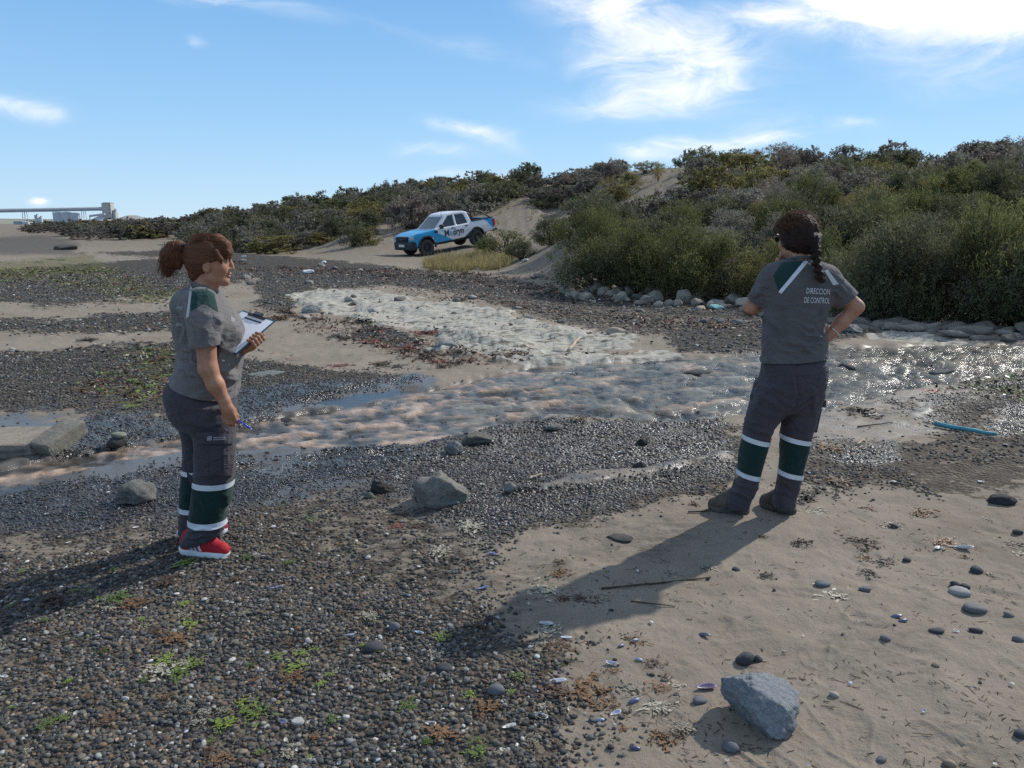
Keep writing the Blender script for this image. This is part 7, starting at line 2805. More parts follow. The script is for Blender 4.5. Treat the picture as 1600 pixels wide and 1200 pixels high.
def shell_mesh(name, kind):
    """half shell: a thin bowl"""
    bm = bmesh.new()
    nu, nv = 14, 5
    rings = []
    for off in (0, -.05):
        for j in range(1, nv + 1):
            t = j / nv
            row = []
            for i in range(nu):
                a = 2 * math.pi * i / nu
                x, y = math.cos(a), math.sin(a)
                if kind == 'mussel':
                    X, Y = x * 1.0 * t, y * t * (.40 + .12 * x)
                    Z = -.30 * (1 - t * t)
                else:
                    X, Y = x * .8 * t * (1 + .04 * math.cos(9 * a)), y * .75 * t
                    Z = -.26 * (1 - t * t) + .02 * math.cos(9 * a) * t
                row.append(bm.verts.new((X, Y, Z + off * (1 if t < 1 else .5))))
            rings.append(row)
    for base in (0, nv):
        c = bm.verts.new((0, 0, (-.30 if kind == 'mussel' else -.26) + (0 if base == 0 else -.05)))
        r0 = rings[base]
        for i in range(nu):
            f = (c, r0[i], r0[(i + 1) % nu])
            bm.faces.new(f if base == 0 else f[::-1])
        for j in range(base, base + nv - 1):
            for i in range(nu):
                f = (rings[j][i], rings[j + 1][i], rings[j + 1][(i + 1) % nu], rings[j][(i + 1) % nu])
                bm.faces.new(f if base == 0 else f[::-1])
    A, B_ = rings[nv - 1], rings[2 * nv - 1]
    for i in range(nu):
        bm.faces.new((A[i], B_[i], B_[(i + 1) % nu], A[(i + 1) % nu]))
    for f in bm.faces:
        f.smooth = True
    me = bpy.data.meshes.new(name)
    bm.to_mesh(me)
    bm.free()
    return me


def build_litter():
    R = random.Random(9)
    W = [weed_mesh('seaweed', 700 + i, 44 + 5 * i) for i in range(5)]
    desc = {'brown': 'brown seaweed clump', 'dark': 'dark dry seaweed clump', 'cream': 'bleached cream seaweed scrap', 'green': 'green sea lettuce scrap', 'red': 'reddish seaweed clump'}

    def weed(px, py, wpx, c, lb=None, gp=None, hz=.5, xy=None):
        g = gpt(px, py) if xy is None else Vector((*xy, 0))
        s = wpx / (FPX / math.hypot(g.y, CAM_H)) / 2 * 1.25
        zz = gz1(g.x, g.y) + .010 * float(zones(np.array([g.x]), np.array([g.y]))['gravel'][0]) * (1 if g.y < 6 else 1.6)
        o = put('seaweed', R.choice(W), g.x, g.y, (s, s * .8, s * hz), (1, 1, 1), (0, 0, R.uniform(0, 6.3)), .5, lb or desc[c] + ' ' + gp[0], 'seaweed', None if lb else desc[c].rsplit(' ', 1)[0] + 's ' + gp[1], zz, R)
        o.material_slots[0].link = 'OBJECT'
        o.material_slots[0].material = WEED[c]
        return o
    for px, py, w, c, hz, lb in [
            (1256, 780, 42, 'dark', 1.0, 'dark brown seaweed heap right behind the right boot'), (906, 660, 28, 'brown', .9, 'brown seaweed heap at the lower edge of the stream'), (517, 653, 46, 'red', .5, 'strip of red seaweed lying in the stream'),
            (1345, 644, 60, 'dark', .5, 'dark seaweed clump right of the pocket of the woman with the braid'), (1300, 704, 46, 'brown', .4, 'brown seaweed patch beside the shin of the woman with the braid'), (1310, 754, 44, 'brown', .35, 'thin brown seaweed scrap right of the dark heap by the boot'),
            (1445, 803, 46, 'brown', .6, 'tangled tan seaweed on the sand, the biggest at right'), (1345, 846, 44, 'dark', .5, 'dark seaweed with a grey stone on the sand'), (1252, 848, 32, 'dark', .8, 'small dark seaweed tuft on the sand below the boot'),
            (1478, 846, 40, 'brown', .4, 'low seaweed strip left of the pale shells'), (1585, 851, 36, 'brown', .4, 'seaweed scrap at the right edge of the sand'), (1385, 876, 36, 'dark', .4, 'flat dark seaweed scrap in the middle of the sand'), (1357, 895, 30, 'dark', .6, 'dark seaweed next to two grey stones'),
            (1310, 928, 60, 'cream', .3, 'bleached seaweed streaks next to the grey stones'), (1275, 798, 40, 'cream', .25, 'pale dry scrap right of the boots'), (1030, 1148, 44, 'brown', .7, 'brown seaweed ball nearest the bottom edge left of the boulder'), (1068, 1130, 34, 'cream', .35, 'bleached strip attached to the brown seaweed ball'),
            (915, 1075, 62, 'brown', .5, 'long orange brown seaweed heap in the wrack patch'), (940, 1092, 56, 'brown', .45, 'curved orange seaweed streak below the long heap'), (860, 1090, 56, 'brown', .5, 'brown seaweed at the gravel edge left of the long heap'), (1035, 1076, 34, 'brown', .5, 'small orange brown seaweed clump beside a white scrap'),
            (1052, 1071, 30, 'cream', .5, 'white scrap beside the small orange seaweed clump'), (985, 1070, 40, 'cream', .35, 'bleached scraps right of the long seaweed heap'), (870, 1018, 56, 'brown', .4, 'rusty seaweed under the white shells'), (862, 985, 44, 'cream', .5, 'cream scrap with shells at the sand edge'),
            (845, 1008, 40, 'cream', .4, 'cream strip on the rusty seaweed'), (990, 1003, 34, 'brown', .7, 'rusty seaweed behind the blue shells'), (970, 996, 30, 'cream', .4, 'cream weed left of the blue shells'), (1018, 1035, 28, 'dark', .5, 'small dark weed beside the pebble row'),
            (1028, 1100, 40, 'cream', .3, 'pale green weed mixed with shells below the heap'), (850, 923, 50, 'cream', .3, 'white dry weed in the shadow of the woman with the braid'), (880, 898, 40, 'brown', .5, 'brown weed on the sand beside the long shadow'), (940, 943, 30, 'cream', .4, 'white weed at the shadow edge'),
            (905, 940, 26, 'dark', .5, 'dark weed in the shadow on the sand'), (735, 826, 46, 'cream', .4, 'cream dry weed in front of the squat boulder'), (755, 850, 40, 'cream', .3, 'pale weed on the gravel below the squat boulder'), (686, 868, 36, 'cream', .5, 'white feather like weed on the gravel edge'),
            (650, 824, 26, 'brown', .5, 'brown weed left of the cream weed'), (625, 824, 24, 'red', .3, 'rust coloured scrap in the gravel'), (484, 813, 22, 'green', .3, 'single bright green scrap in the gravel beyond the red trainers'), (85, 950, 46, 'dark', .8, 'dark purple brown weed in the shadow at left'),
            (185, 945, 40, 'green', .5, 'green weed left of the brown tangle in the gravel'), (212, 955, 40, 'brown', .6, 'brown tangle next to the green weed in the gravel'), (262, 918, 40, 'brown', .4, 'olive brown strip below the red trainer'), (288, 888, 30, 'green', .4, 'green weed at the sole of the red trainer'),
            (285, 972, 26, 'cream', .6, 'cream scrap above the green tuft in the gravel'), (294, 985, 28, 'green', .5, 'green tuft below the cream scrap'), (272, 1005, 40, 'brown', .4, 'olive weed in the middle of the gravel'), (250, 1053, 42, 'cream', .25, 'long pale strip of weed in the gravel'),
            (278, 1055, 40, 'green', .3, 'green end of the long pale strip'), (258, 1035, 30, 'green', .4, 'green weed above the long pale strip'), (300, 1042, 30, 'green', .4, 'green weed right of the pale strip'), (175, 1128, 34, 'brown', .3, 'orange weed streak in the lower gravel'), (72, 1142, 24, 'green', .5, 'green tuft in the lower left gravel'),
            (400, 1113, 44, 'green', .3, 'green ribbon in the gravel near the white pebble'), (350, 1135, 34, 'green', .4, 'green tuft left of the white pebble'), (345, 1190, 34, 'brown', .4, 'brown green weed at the bottom edge of the gravel'), (578, 968, 26, 'cream', .5, 'yellowish scrap in the upper gravel'),
            (690, 1003, 26, 'green', .4, 'green scrap at the gravel edge'), (462, 1046, 30, 'green', .5, 'green tuft with brown weed in the middle gravel'), (470, 1022, 20, 'green', .5, 'small bright green tuft in the middle gravel'), (460, 1062, 34, 'brown', .4, 'orange brown weed under the green tuft'),
            (640, 1108, 26, 'green', .4, 'pale green scrap in the right gravel'), (690, 1150, 40, 'brown', .4, 'brown weed in the lower right gravel'), (745, 1180, 30, 'green', .5, 'green brown tuft at the bottom edge'), (760, 1110, 36, 'brown', .4, 'tan fibrous weed at the sand edge'), (520, 1125, 20, 'green', .4, 'green speck beside the white pebble'),
            (682, 1030, 24, 'cream', .8, 'white weed stalk in the gravel'), (598, 568, 38, 'dark', .5, 'dark weed on the sand above the stream'), (535, 573, 34, 'red', .5, 'red brown weed left on the sand above the stream'), (622, 573, 30, 'dark', .4, 'dark weed strip on the sand above the stream'),
            (686, 568, 30, 'red', .6, 'red brown weed at the end of the sand above the stream'), (635, 550, 46, 'red', .6, 'rusty heap left of the grey flat stone'), (670, 522, 46, 'red', .6, 'rusty heap at the edge of the clay platform'), (55, 520, 20, 'brown', .6, 'small orange brown weed on the left sand strip'),
            (140, 531, 36, 'dark', .5, 'dark weed on the left sand strip'), (175, 603, 30, 'dark', .5, 'dark weed among the green algae at left')]:
        weed(px, py, w, c, lb, None, hz * .55)
    for c, cnt in (('green', 34), ('cream', 24), ('brown', 20), ('dark', 8)):
        k = 0
        while k < cnt:
            px, py = R.uniform(-10, 850), R.uniform(880, 1195)
            g = gpt(px, py)
            if zones(np.array([g.x]), np.array([g.y]))['gravel'][0] < .4:
                continue
            k += 1
            weed(px, py, R.uniform(8, 19), c, None, ('strewn on the foreground gravel', 'on the foreground gravel'), R.uniform(.3, .6))
    for c, cnt in (('brown', 16), ('cream', 11), ('dark', 8)):
        for _ in range(cnt):
            if R.random() < .6:
                px, py = R.gauss(930, 75), R.gauss(1060, 65)
            else:
                px, py = R.uniform(860, 1600), R.uniform(780, 900)
            if 1120 < px < 1265 and py > 1040 or py > 1195:
                continue
            weed(px, py, R.uniform(9, 26), c, None, ('strewn on the sand', 'on the sand'), R.uniform(.3, .6))
    # bands of wrack along the upper beach
    n = 0
    while n < 62:
        px, py = R.uniform(280, 1195), R.uniform(400, 575)
        g = gpt(px, py)
        if zones(np.array([g.x]), np.array([g.y]))['wrack'][0] < .5:
            continue
        n += 1
        weed(px, py, R.uniform(10, 26) * (1 + (py - 400) / 300), R.choice(['red', 'dark', 'brown', 'dark']), None, ('in the wrack band across the upper beach', 'in the wrack band'), R.uniform(.3, .6))
    n = 0
    while n < 30:
        px, py = R.uniform(-20, 300), R.uniform(400, 645)
        g = gpt(px, py)
        if zones(np.array([g.x]), np.array([g.y]))['algae'][0] < .45:
            continue
        n += 1
        weed(px, py, R.uniform(10, 24), R.choice(['green', 'brown', 'cream', 'green']), None, ('on the left gravel flat', 'on the left gravel flat'), .35)
    # shells
    m_blue = stone_mat('mussel_shell', .35, .1, scale=10, spec=.6)
    m_white = stone_mat('white_shell', .5, .2, scale=20)
    S1, S2 = shell_mesh('mussel_shell', 'mussel'), shell_mesh('shell', 'clam')
    S1.materials.append(m_blue)
    S2.materials.append(m_white)
    for px, py, w, col, flip, lb in [
            (1103, 1074, 32, (.15, .125, .20), 0, 'open purple mussel shell left of the boulder'), (545, 993, 18, (.34, .38, .48), 0, 'pale blue mussel shell upright in the gravel'), (655, 995, 16, (.40, .48, .66), 0, 'light blue mussel shell lying flat in the gravel'),
            (853, 977, 24, (.55, .58, .62), 0, 'white mussel shell on the sand edge, leftmost of three'), (884, 1000, 18, (.45, .50, .58), 0, 'bluish white mussel shell right of the cream strip'), (870, 1071, 30, (.42, .44, .52), 0, 'large grey mussel shell left of the long seaweed heap'),
            (992, 1003, 18, (.10, .11, .19), 1, 'dark blue mussel shell behind the rusty weed'), (970, 1014, 14, (.10, .11, .19), 1, 'small blue mussel shell in front of the cream weed'), (956, 1039, 20, (.45, .47, .52), 0, 'white mussel shell in the pebble row'), (998, 1033, 12, (.30, .34, .50), 1, 'pale blue shell chip right of the pebble row'),
            (937, 1122, 16, (.20, .23, .36), 1, 'blue mussel shell below the seaweed heap'), (990, 1092, 20, (.10, .13, .24), 1, 'deep blue mussel shell under the bleached scraps'), (962, 1109, 18, (.50, .52, .62), 0, 'pale mussel shell left of the deep blue one'), (992, 1168, 18, (.05, .07, .16), 1, 'glossy blue mussel shell at the bottom of the sand'),
            (844, 1125, 26, (.48, .48, .46), 0, 'grey white mussel shell in the gravel by the sand'), (1101, 991, 20, (.10, .11, .17), 1, 'dark mussel shell alone on the open sand'), (1400, 964, 22, (.08, .09, .17), 1, 'dark blue mussel shell above the dark smear'), (1410, 971, 18, (.07, .08, .15), 1, 'narrow dark shell beside the dark blue one'),
            (1505, 857, 28, (.45, .46, .45), 0, 'white shell with dark stones near the right side'), (1466, 855, 20, (.40, .42, .42), 0, 'flat whitish shell on the sand at right'), (432, 925, 20, (.26, .28, .42), 0, 'violet shell in the gravel right of the trainers'), (440, 1128, 20, (.24, .28, .42), 0, 'blue and white shell left of the white pebble'),
            (770, 868, 16, (.20, .24, .45), 0, 'blue shell on the gravel edge below the boulder'), (755, 924, 18, (.16, .20, .38), 0, 'blue shell at the beginning of the sand'), (642, 934, 14, (.40, .45, .60), 0, 'pale blue shell chip in the upper gravel'), (673, 1133, 16, (.62, .62, .62), 0, 'white shell chip in the right gravel'),
            (790, 1180, 20, (.55, .53, .48), 0, 'round cream shell at the bottom of the gravel'), (92, 1090, 14, (.55, .55, .62), 0, 'white shell chip in the left gravel'), (8, 1070, 12, (.6, .6, .6), 0, 'white chip at the left edge'), (153, 1005, 12, (.6, .6, .62), 0, 'small white chip in the gravel'), (795, 1140, 22, (.52, .52, .50), 0, 'thin pale shell at the gravel end')]:
        g = gpt(px, py)
        s = w / (FPX / math.hypot(g.y, CAM_H)) / 2
        o = put('mussel_shell', S1, g.x, g.y, (s, s, s), col, ((math.pi if flip else 0) + R.uniform(-.25, .25), R.uniform(-.2, .2), R.uniform(-.7, .7)), .5, lb, 'shell', None, gz1(g.x, g.y) + (s * .30 if not flip else .004), R)
    k = 0
    while k < 70:
        px, py = R.uniform(-10, 1600), R.uniform(690, 1195)
        g = gpt(px, py)
        q = zones(np.array([g.x]), np.array([g.y]))
        if q['stream'][0] > -.1 or (q['gravel'][0] < .3 and R.random() < .7):
            continue
        k += 1
        w = R.uniform(6, 13)
        s = w / (FPX / math.hypot(g.y, CAM_H)) / 2
        put('shell', S2, g.x, g.y, (s, s * R.uniform(.5, 1), s), R.choice([(.62, .6, .56), (.5, .48, .44), (.42, .44, .5)]), (R.uniform(-.4, .4) + R.choice([0, math.pi]), R.uniform(-.3, .3), R.uniform(0, 6)), .5, 'tiny white shell chip on the gravel', 'shell', 'white shell chips on the gravel', gz1(g.x, g.y) + .008, R)
    g = gpt(465, 1131)
    put('pebble', ROCKS[2], g.x, g.y, (.022, .017, .014), (.62, .62, .60), (.3, .2, .5), .2, 'bright white pebble in the foreground gravel', 'pebble')
    # sticks and rods
    def stick(name, a, b, r, m, lb, cat):
        p, q = gpt(*a), gpt(*b)
        p.z, q.z = gz1(p.x, p.y) + r, gz1(q.x, q.y) + r * 1.2
        c = (p + q) / 2
        bm = bmesh.new()
        k = 7
        off = [Vector((R.uniform(-1, 1), R.uniform(-1, 1), R.uniform(0, 1))) * r * .5 for _ in range(k)]
        add_tube(bm, [p.lerp(q, i / (k - 1)) - c + off[i] for i in range(k)], [r * (1 - .35 * i / k) for i in range(k)], 8)
        o = bm_obj(name, bm, m, None, True)
        o.location = c
        tag(o, lb, cat)
    m_dw = mat('bleached_wood', (.42, .34, .25), .85, .2, noise=.25, nscale=12)
    m_tw = mat('dark_twig', (.07, .05, .035), .9, .2, noise=.3, nscale=30)
    stick('driftwood_stick', (888, 550), (905, 532), .026, m_dw, 'pale driftwood stick lying on the clay platform', 'stick')
    stick('plastic_rod', (1459, 667), (1556, 687), .021, mat('faded_teal_plastic', (.07, .27, .32), .55, .4, noise=.3, nscale=8), 'faded teal plastic rod lying on the gravel at right', 'rod')
    stick('driftwood_stick', (826, 753), (846, 747), .010, m_dw, 'small pale stick on the muddy ridge', 'stick')
    stick('driftwood_stick', (1338, 699), (1350, 690), .008, m_dw, 'thin straw standing out right of the shin band', 'stick')
    stick('twig', (940, 922), (1110, 903), .0045, m_tw, 'long dark twig across the shadow on the sand', 'twig')
    stick('twig', (985, 941), (1055, 948), .003, m_tw, 'thin dark twig below the shadow', 'twig')
    stick('twig', (1075, 803), (1130, 799), .005, m_tw, 'dark twig under the toe of the left boot', 'twig')
    stick('twig', (1340, 668), (1395, 662), .006, m_tw, 'dark twig right of the dark seaweed', 'twig')
    g = gpt(1455, 611)
    o = put('seaweed', W[1], g.x, g.y, (.10, .04, .03), (1, 1, 1), (0, 0, .2), .5, 'bright red scrap beside the pale clay patch at right', 'scrap', None, None, R)
    o.material_slots[0].link = 'OBJECT'
    o.material_slots[0].material = mat('red_plastic_film', (.5, .05, .05), .5)
    for px, py, lb in ((506, 411, 'crumpled white plastic scrap at the edge of the track'), (482, 428, 'larger crumpled white plastic scrap on the weed band'), (381, 403, 'small white scrap at the far wrack line'), (1120, 478, 'pale turquoise scrap among the stones left of the woman')):
        g = gpt(px, py)
        s = .16 if 'larger' not in lb else .28
        put('litter_scrap', ROCKS[3], g.x, g.y, (s, s * .6, s * .35), (.7, .72, .72) if 'turq' not in lb else (.25, .5, .48), None, .3, lb, 'scrap', rr=R)
    # tiny twigs and weed stems strewn over the sand
    r = np.random.default_rng(31)
    n = 9000
    Y = 1.9 + 8 * r.beta(.8, 2.2, n)
    X = r.uniform(-.75, .75, n) * Y
    Z = zones(X, Y)
    cl = fbm(X * 2.3, Y * 2.3 + 4, o=3)
    k = (r.random(n) < (.10 + .9 * sstep(-.15, .55, cl)) * (1 - .55 * Z['gravel'])) & (Z['stream'] < -.1)
    X, Y = X[k], Y[k]
    z = ground_z(X, Y) + .002
    n = len(X)
    L = r.uniform(.004, .014, n) * np.where(r.random(n) < .12, 2.4, 1)
    a = r.uniform(0, 2 * math.pi, n)
    w = r.uniform(.0005, .0013, n)
    d = np.stack([np.cos(a), np.sin(a), r.normal(0, .15, n)], -1) * L[:, None]
    s = np.stack([-np.sin(a), np.cos(a), 0 * a], -1) * w[:, None]
    u = np.array([0, 0, 1]) * w[:, None] * 1.6
    P = np.stack([X, Y, z], -1)
    V = np.stack([P - d - s, P - d + s, P - d + u, P + d - s, P + d + s, P + d + u], 1).reshape(-1, 3)
    i = np.arange(n)[:, None] * 6
    F = np.concatenate([i + np.array(q) for q in ((0, 3, 5, 2), (1, 2, 5, 4), (0, 1, 4, 3))])
    me = mesh_np('twig_litter', V, F)
    o = link_mesh('twig_litter', me, None, m_tw)
    tag(o, 'tiny dark twigs strewn over the sand', 'twigs', None, 'stuff')
    # flat scraps of weed in the wrack zones
    n = 60000
    Y = 7 + 22 * r.random(n) ** 1.3
    X = r.uniform(-.72, .72, n) * Y
    Z = zones(X, Y)
    pr = np.clip(Z['wrack'] * .9 + .8 * Z['algae'] + .22 * (Y > 9) *  sstep(.1, .6, fbm(X * 1.3, Y * 1.3, o=3)), 0, 1)
    k = (r.random(n) < pr) & (Z['stream'] < -.15)
    X, Y, al = X[k], Y[k], Z['algae'][k]
    z = ground_z(X, Y)
    n = len(X)
    P = np.stack([X, Y, z + .012], -1)
    sz = r.uniform(.018, .055, n) * (Y / 13) ** .5
    e1 = r.normal(size=(n, 3)) * np.array([1, 1, .4])
    e1 = e1 / np.linalg.norm(e1, axis=1)[:, None] * sz[:, None]
    e2 = r.normal(size=(n, 3)) * np.array([1, 1, .6])
    e2 = e2 / np.linalg.norm(e2, axis=1)[:, None] * sz[:, None] * .4
    V = np.stack([P - e1, P + e2, P + e1, P - e2], 1).reshape(-1, 3)
    F = np.arange(4 * n).reshape(-1, 4)
    me = mesh_np('wrack_scraps', V, F)
    ms = [WEED['dark'], WEED['red'], WEED['brown'], WEED['cream'], WEED['green']]
    mi = r.choice(4, n, p=[.42, .2, .26, .12])
    mi = np.where((al > .35) & (r.random(n) < .35), 4, mi)
    o = link_mesh('wrack_scraps', me, None, ms)
    me.polygons.foreach_set('material_index', mi.astype(np.int32))
    tag(o, 'dry scraps of weed strewn along the upper beach', 'seaweed', None, 'stuff')


build_litter()

# ------------------------------------------------------------------ far scrub and the plant on the horizon
def build_far():
    r = np.random.default_rng(12)
    # low scrub on the far dune: one mass
    proto = [crown_mesh('crown', 900 + i, 700, .17, s)[0] for i, s in enumerate(('bush', 'round', 'bush'))]
    PV = []
    for me in proto:
        v = np.empty(len(me.vertices) * 3)
        me.vertices.foreach_get('co', v)
        PV.append(v.reshape(-1, 3))
        bpy.data.meshes.remove(me)
    V, mi, lf = [], [], []
    k = 0
    while k < 330:
        px, Y = r.uniform(60, 400), math.exp(r.uniform(math.log(66), math.log(190)))
        if px < 130 and Y < 92:
            continue
        if px > 330 and Y < 90:
            continue
        X = (px - 800) / FPX * Y
        p = PV[k % 3]
        a = r.uniform(0, 6.28)
        h, w = r.uniform(.7, 1.35), r.uniform(2.0, 4.2)
        z = float(ground_z(np.array([X]), np.array([Y]))[0])
        q = np.stack([X + w * (p[:, 0] * math.cos(a) - p[:, 1] * math.sin(a)) / 1.2, Y + w * (p[:, 0] * math.sin(a) + p[:, 1] * math.cos(a)) / 1.2, z + h * p[:, 2]], -1)
        V.append(q)
        mi.append(np.full(len(q) // 4, r.choice(3, p=[.5, .3, .2])))
        lf.append(np.full(len(q), r.random()))
        k += 1
    V = np.concatenate(V)
    me = mesh_np('far_scrub', V, np.arange(len(V)).reshape(-1, 4))
    o = link_mesh('far_scrub', me, None, [LM['grey'], LM['brown'], LM['olive']])
    me.polygons.foreach_set('material_index', np.concatenate(mi).astype(np.int32))
    q = me.attributes.new('leaf', 'FLOAT', 'POINT')
    q.data.foreach_set('value', np.concatenate(lf).astype(np.float32))
    tag(o, 'low grey green scrub covering the far dune at left', 'scrub', None, 'stuff')

    Yf = 720.0
    m_conc = mat('weathered_concrete', (.46, .45, .42), .9, .2, noise=.14, nscale=.12)  # plant colours are lightened to stand in for distance haze
    m_tank = mat('grey_tank_steel', (.52, .55, .58), .6, .4, noise=.08, nscale=.1)
    m_pale = mat('pale_stockpile', (.62, .62, .60), .95, .1, noise=.08, nscale=.1)
    m_galv = mat('gallery_sheet', (.52, .53, .55), .7, .3, noise=.08, nscale=.2)
    m_dk = mat('dark_opening', (.2, .21, .23), .8)
    m_grey = mat('grey_cladding', (.38, .40, .42), .8, .3, noise=.1, nscale=.2)
    zb = 0.0

    def bx(name, px0, py0, px1, py1, dep, m, parent, org, dy=0.0, z0=None):
        a, b = at(px0, py1, Yf + dy), at(px1, py0, Yf + dy)
        bm = bmesh.new()
        add_box(bm, (a.x - org.x, dy - dep / 2, (a.z if z0 is None else z0) - org.z), (b.x - org.x, dy + dep / 2, b.z - org.z), .25)
        return bm_obj(name, bm, m, parent)

    def base(px):
        return Vector((at(px, 345, Yf).x, Yf, zb))
    o = base(170)
    tw = empty('concrete_tower', o, 0, 'tall concrete transfer tower at the end of the conveyor on the horizon', 'tower')
    bx('shaft', 164, 317.2, 175, 345, 7, m_conc, tw, o, 0, zb)
    bx('stair_tower', 175.3, 328.5, 179.5, 345, 5, m_conc, tw, o, 2, zb)
    bx('annex', 179.8, 331.5, 182.5, 345, 5, m_conc, tw, o, 1, zb)
    bx('roof_tank', 179.8, 326, 181.5, 331.3, 2, m_grey, tw, o, 1)
    bx('parapet', 163.6, 316.4, 175.4, 317.4, 7.6, m_grey, tw, o)
    for i in range(3):
        bx('window', 170.5, 320 + i * 6, 172.5, 323 + i * 6, .8, m_dk, tw, o, -3.3)
    o = base(60)
    cv = empty('conveyor_gallery', o, 0, 'long covered conveyor on trestles leading to the concrete tower', 'conveyor')
    a, b = at(-330, 335.5, Yf), at(164.5, 326.5, Yf)
    bm = bmesh.new()
    for s0, s1, hz0, hz1 in ((0, 1, -1.5, 1.3),):
        vs = []
        for p in (a, b):
            for y, z in ((-1.8, hz0), (1.8, hz0), (1.8, hz1), (0, hz1 + .7), (-1.8, hz1)):
                vs.append(bm.verts.new(p - o + Vector((0, y, z))))
        n = 5
        for i in range(n):
            bm.faces.new((vs[i], vs[(i + 1) % n], vs[n + (i + 1) % n], vs[n + i]))
        bm.faces.new(vs[:n][::-1])
        bm.faces.new(vs[n:])
    bm_obj('gallery', bm, m_galv, cv)
    bm = bmesh.new()
    add_tube(bm, [a - o + Vector((0, -1.95, -.5)), b - o + Vector((0, -1.95, -.5))], .28, 6)
    bm_obj('walkway', bm, m_dk, cv)
    for px in (-200, -110, -40, 38, 86, 130):
        t = (px + 330) / 494.5
        p = a.lerp(b, t)
        bm = bmesh.new()
        for sx in (-.9, .9):
            for sy in (-1.6, 1.6):
                add_tube(bm, [Vector((p.x + sx * 1.5 - o.x, sy * 1.6, zb)), Vector((p.x + sx - o.x, sy, p.z - 1.4))], .28, 6)
        for zz in (.3, .6):
            h = (p.z - 1.4) * zz
            add_tube(bm, [Vector((p.x - 1.25 - o.x, -2.1, h)), Vector((p.x + 1.25 - o.x, -2.1, h))], .16, 5)
        bm_obj('trestle', bm, m_galv, cv)
    for px, r_, top, lb in ((93, 5.0, 332.5, 'squat grey storage tank under the conveyor, left of the three'), (105, 5.2, 332.2, 'squat grey storage tank under the conveyor, middle of the three'), (118, 4.6, 333.5, 'squat grey storage tank under the conveyor, nearest the tower')):
        o = base(px)
        t = empty('storage_tank', o, 0, lb, 'tank')
        h = at(px, top, Yf).z
        bm = bmesh.new()
        bmesh.ops.create_cone(bm, cap_ends=True, segments=28, radius1=r_, radius2=r_, depth=h, matrix=Matrix.Translation((0, 0, h / 2)))
        bm_obj('shell', bm, m_tank, t)
        bm = bmesh.new()
        bmesh.ops.create_cone(bm, cap_ends=True, segments=28, radius1=r_ * 1.02, radius2=r_ * .2, depth=.7, matrix=Matrix.Translation((0, 0, h + .35)))
        bm_obj('roof', bm, m_tank, t)
        bm = bmesh.new()
        for i in range(9):
            ang = math.radians(200 + i * 16)
            add_tube(bm, [(r_ * math.cos(ang), r_ * math.sin(ang), h), (r_ * math.cos(ang), r_ * math.sin(ang), h + 1.0)], .07, 4)
        bm_obj('railing', bm, m_dk, t)
    o = base(37)
    g = empty('plant_building', o, 0, 'grey boxy plant building left of the storage tanks', 'building')
    bx('hall', 27, 345.5, 39, 358, 9, m_grey, g, o, 0, zb)
    bx('wing', 39.2, 346.5, 47, 358, 9, m_tank, g, o, 0, zb)
    bx('door', 30, 351, 33, 358, .5, m_dk, g, o, -4.6, zb)
    o = base(58)
    g = empty('silo_pair', o, 0, 'pair of slim grey silos between the boxy building and the tanks', 'silo')
    for px, tp in ((57.5, 336), (64, 339)):
        bx('silo', px - 1.6, tp, px + 1.6, 350, 2.4, m_tank, g, o, 0, zb)
        bx('head_house', px - 1.0, tp - 1.5, px + 1.0, tp - .05, 1.6, m_grey, g, o)
    o = base(160)
    g = empty('inclined_conveyor', o, 0, 'short inclined conveyor over the white stockpile beside the tower', 'conveyor')
    bm = bmesh.new()
    p, q = at(140, 337.5, Yf - 8), at(164, 334.5, Yf - 8)
    add_tube(bm, [p - o, q - o], 1.0, 4)
    bm_obj('belt_housing', bm, m_galv, g)
    bm = bmesh.new()
    add_tube(bm, [Vector((p.x - o.x, -8, zb)), p - o], .5, 5)
    bm_obj('support', bm, m_galv, g)
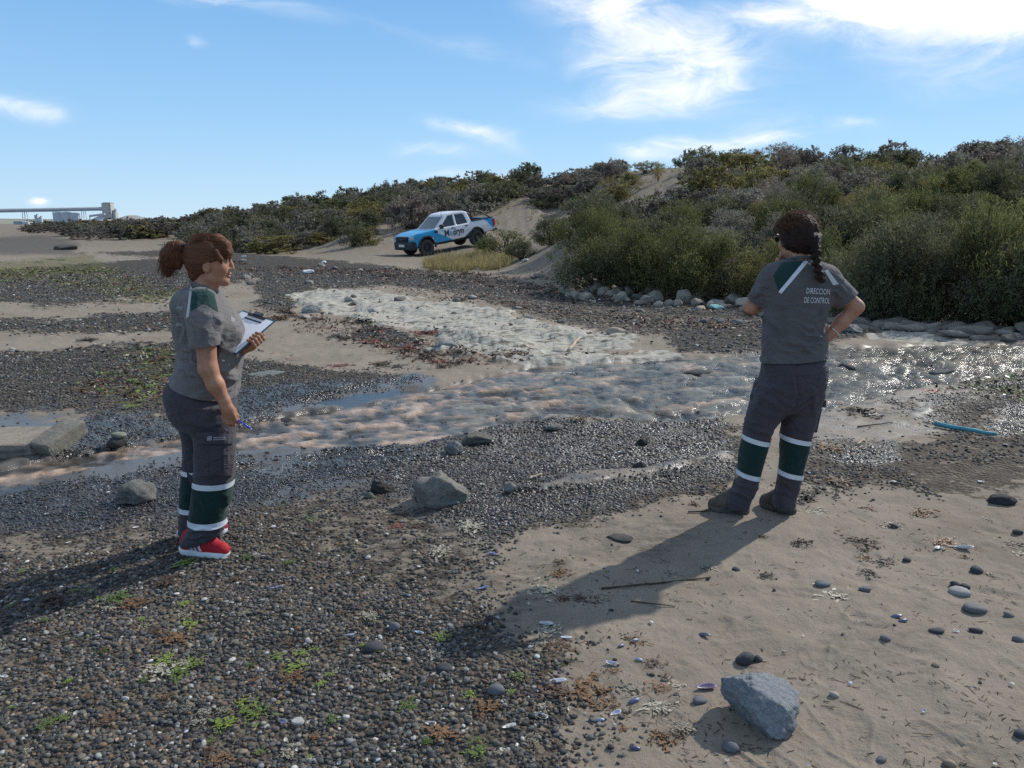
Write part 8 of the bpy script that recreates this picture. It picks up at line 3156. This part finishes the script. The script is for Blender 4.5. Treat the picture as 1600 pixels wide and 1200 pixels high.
    for px, top, w, sx, m, lb in ((162, 336.5, 19, 1.2, m_pale, 'white conical stockpile in front of the concrete tower'), (206, 336.5, 21, 1.6, mat('grey_spoil', (.40, .38, .35), .95, .1, noise=.15, nscale=.2), 'long grey spoil heap right of the concrete tower')):
        o = base(px)
        h = at(px, top, Yf).z
        bm = bmesh.new()
        bmesh.ops.create_cone(bm, cap_ends=True, segments=40, radius1=w, radius2=w * .12, depth=h, matrix=Matrix.Translation((0, 0, h / 2)))
        bmesh.ops.subdivide_edges(bm, edges=bm.edges[:], cuts=2)
        for v in bm.verts:
            k = float(pn(np.array([v.co.x * .2 + px]), np.array([v.co.y * .2]), np.array([v.co.z * .2]))[0])
            v.co.x = v.co.x * sx + k * 1.2
            v.co.z += k * .5
        t = bm_obj('stockpile', bm, m, None, True)
        t.location = o
        tag(t, lb, 'stockpile')
    # low pale rise and dark tree line behind the plant
    bm = bmesh.new()
    prof = [(-500, 340), (-200, 342), (0, 341.5), (40, 343.5), (90, 346), (160, 348), (260, 349)]
    vs = []
    for px, py in prof:
        p = at(px, py, 1500)
        vs.append((bm.verts.new((p.x, 1250, -2)), bm.verts.new((p.x, 1400, (p.z) * .6)), bm.verts.new((p.x, 1500, p.z)), bm.verts.new((p.x, 1900, p.z))))
    for A, B_ in zip(vs, vs[1:]):
        for i in range(3):
            bm.faces.new((A[i], B_[i], B_[i + 1], A[i + 1]))
    bmesh.ops.recalc_face_normals(bm, faces=bm.faces)
    h = bm_obj('distant_hill', bm, mat('distant_field', (.27, .27, .215), .95, .1, noise=.15, nscale=.01), None, True)
    tag(h, 'pale low rise behind the plant on the horizon', None, None, 'structure')
    L = []
    m0 = proto_v = PV[0]
    for i in range(26):
        px = 42 + i * 1.8 + r.normal()
        p = at(px, 350, 1100)
        s = r.uniform(6, 9)
        q = m0 * np.array([s, s, s * .75]) + np.array([p.x, 1100, .5])
        L.append(q)
    V = np.concatenate(L)
    me = mesh_np('tree_line', V, np.arange(len(V)).reshape(-1, 4))
    o = link_mesh('tree_line', me, None, LM['dark'])
    tag(o, 'dark row of trees behind the silos on the horizon', 'trees', None, 'stuff')


build_far()
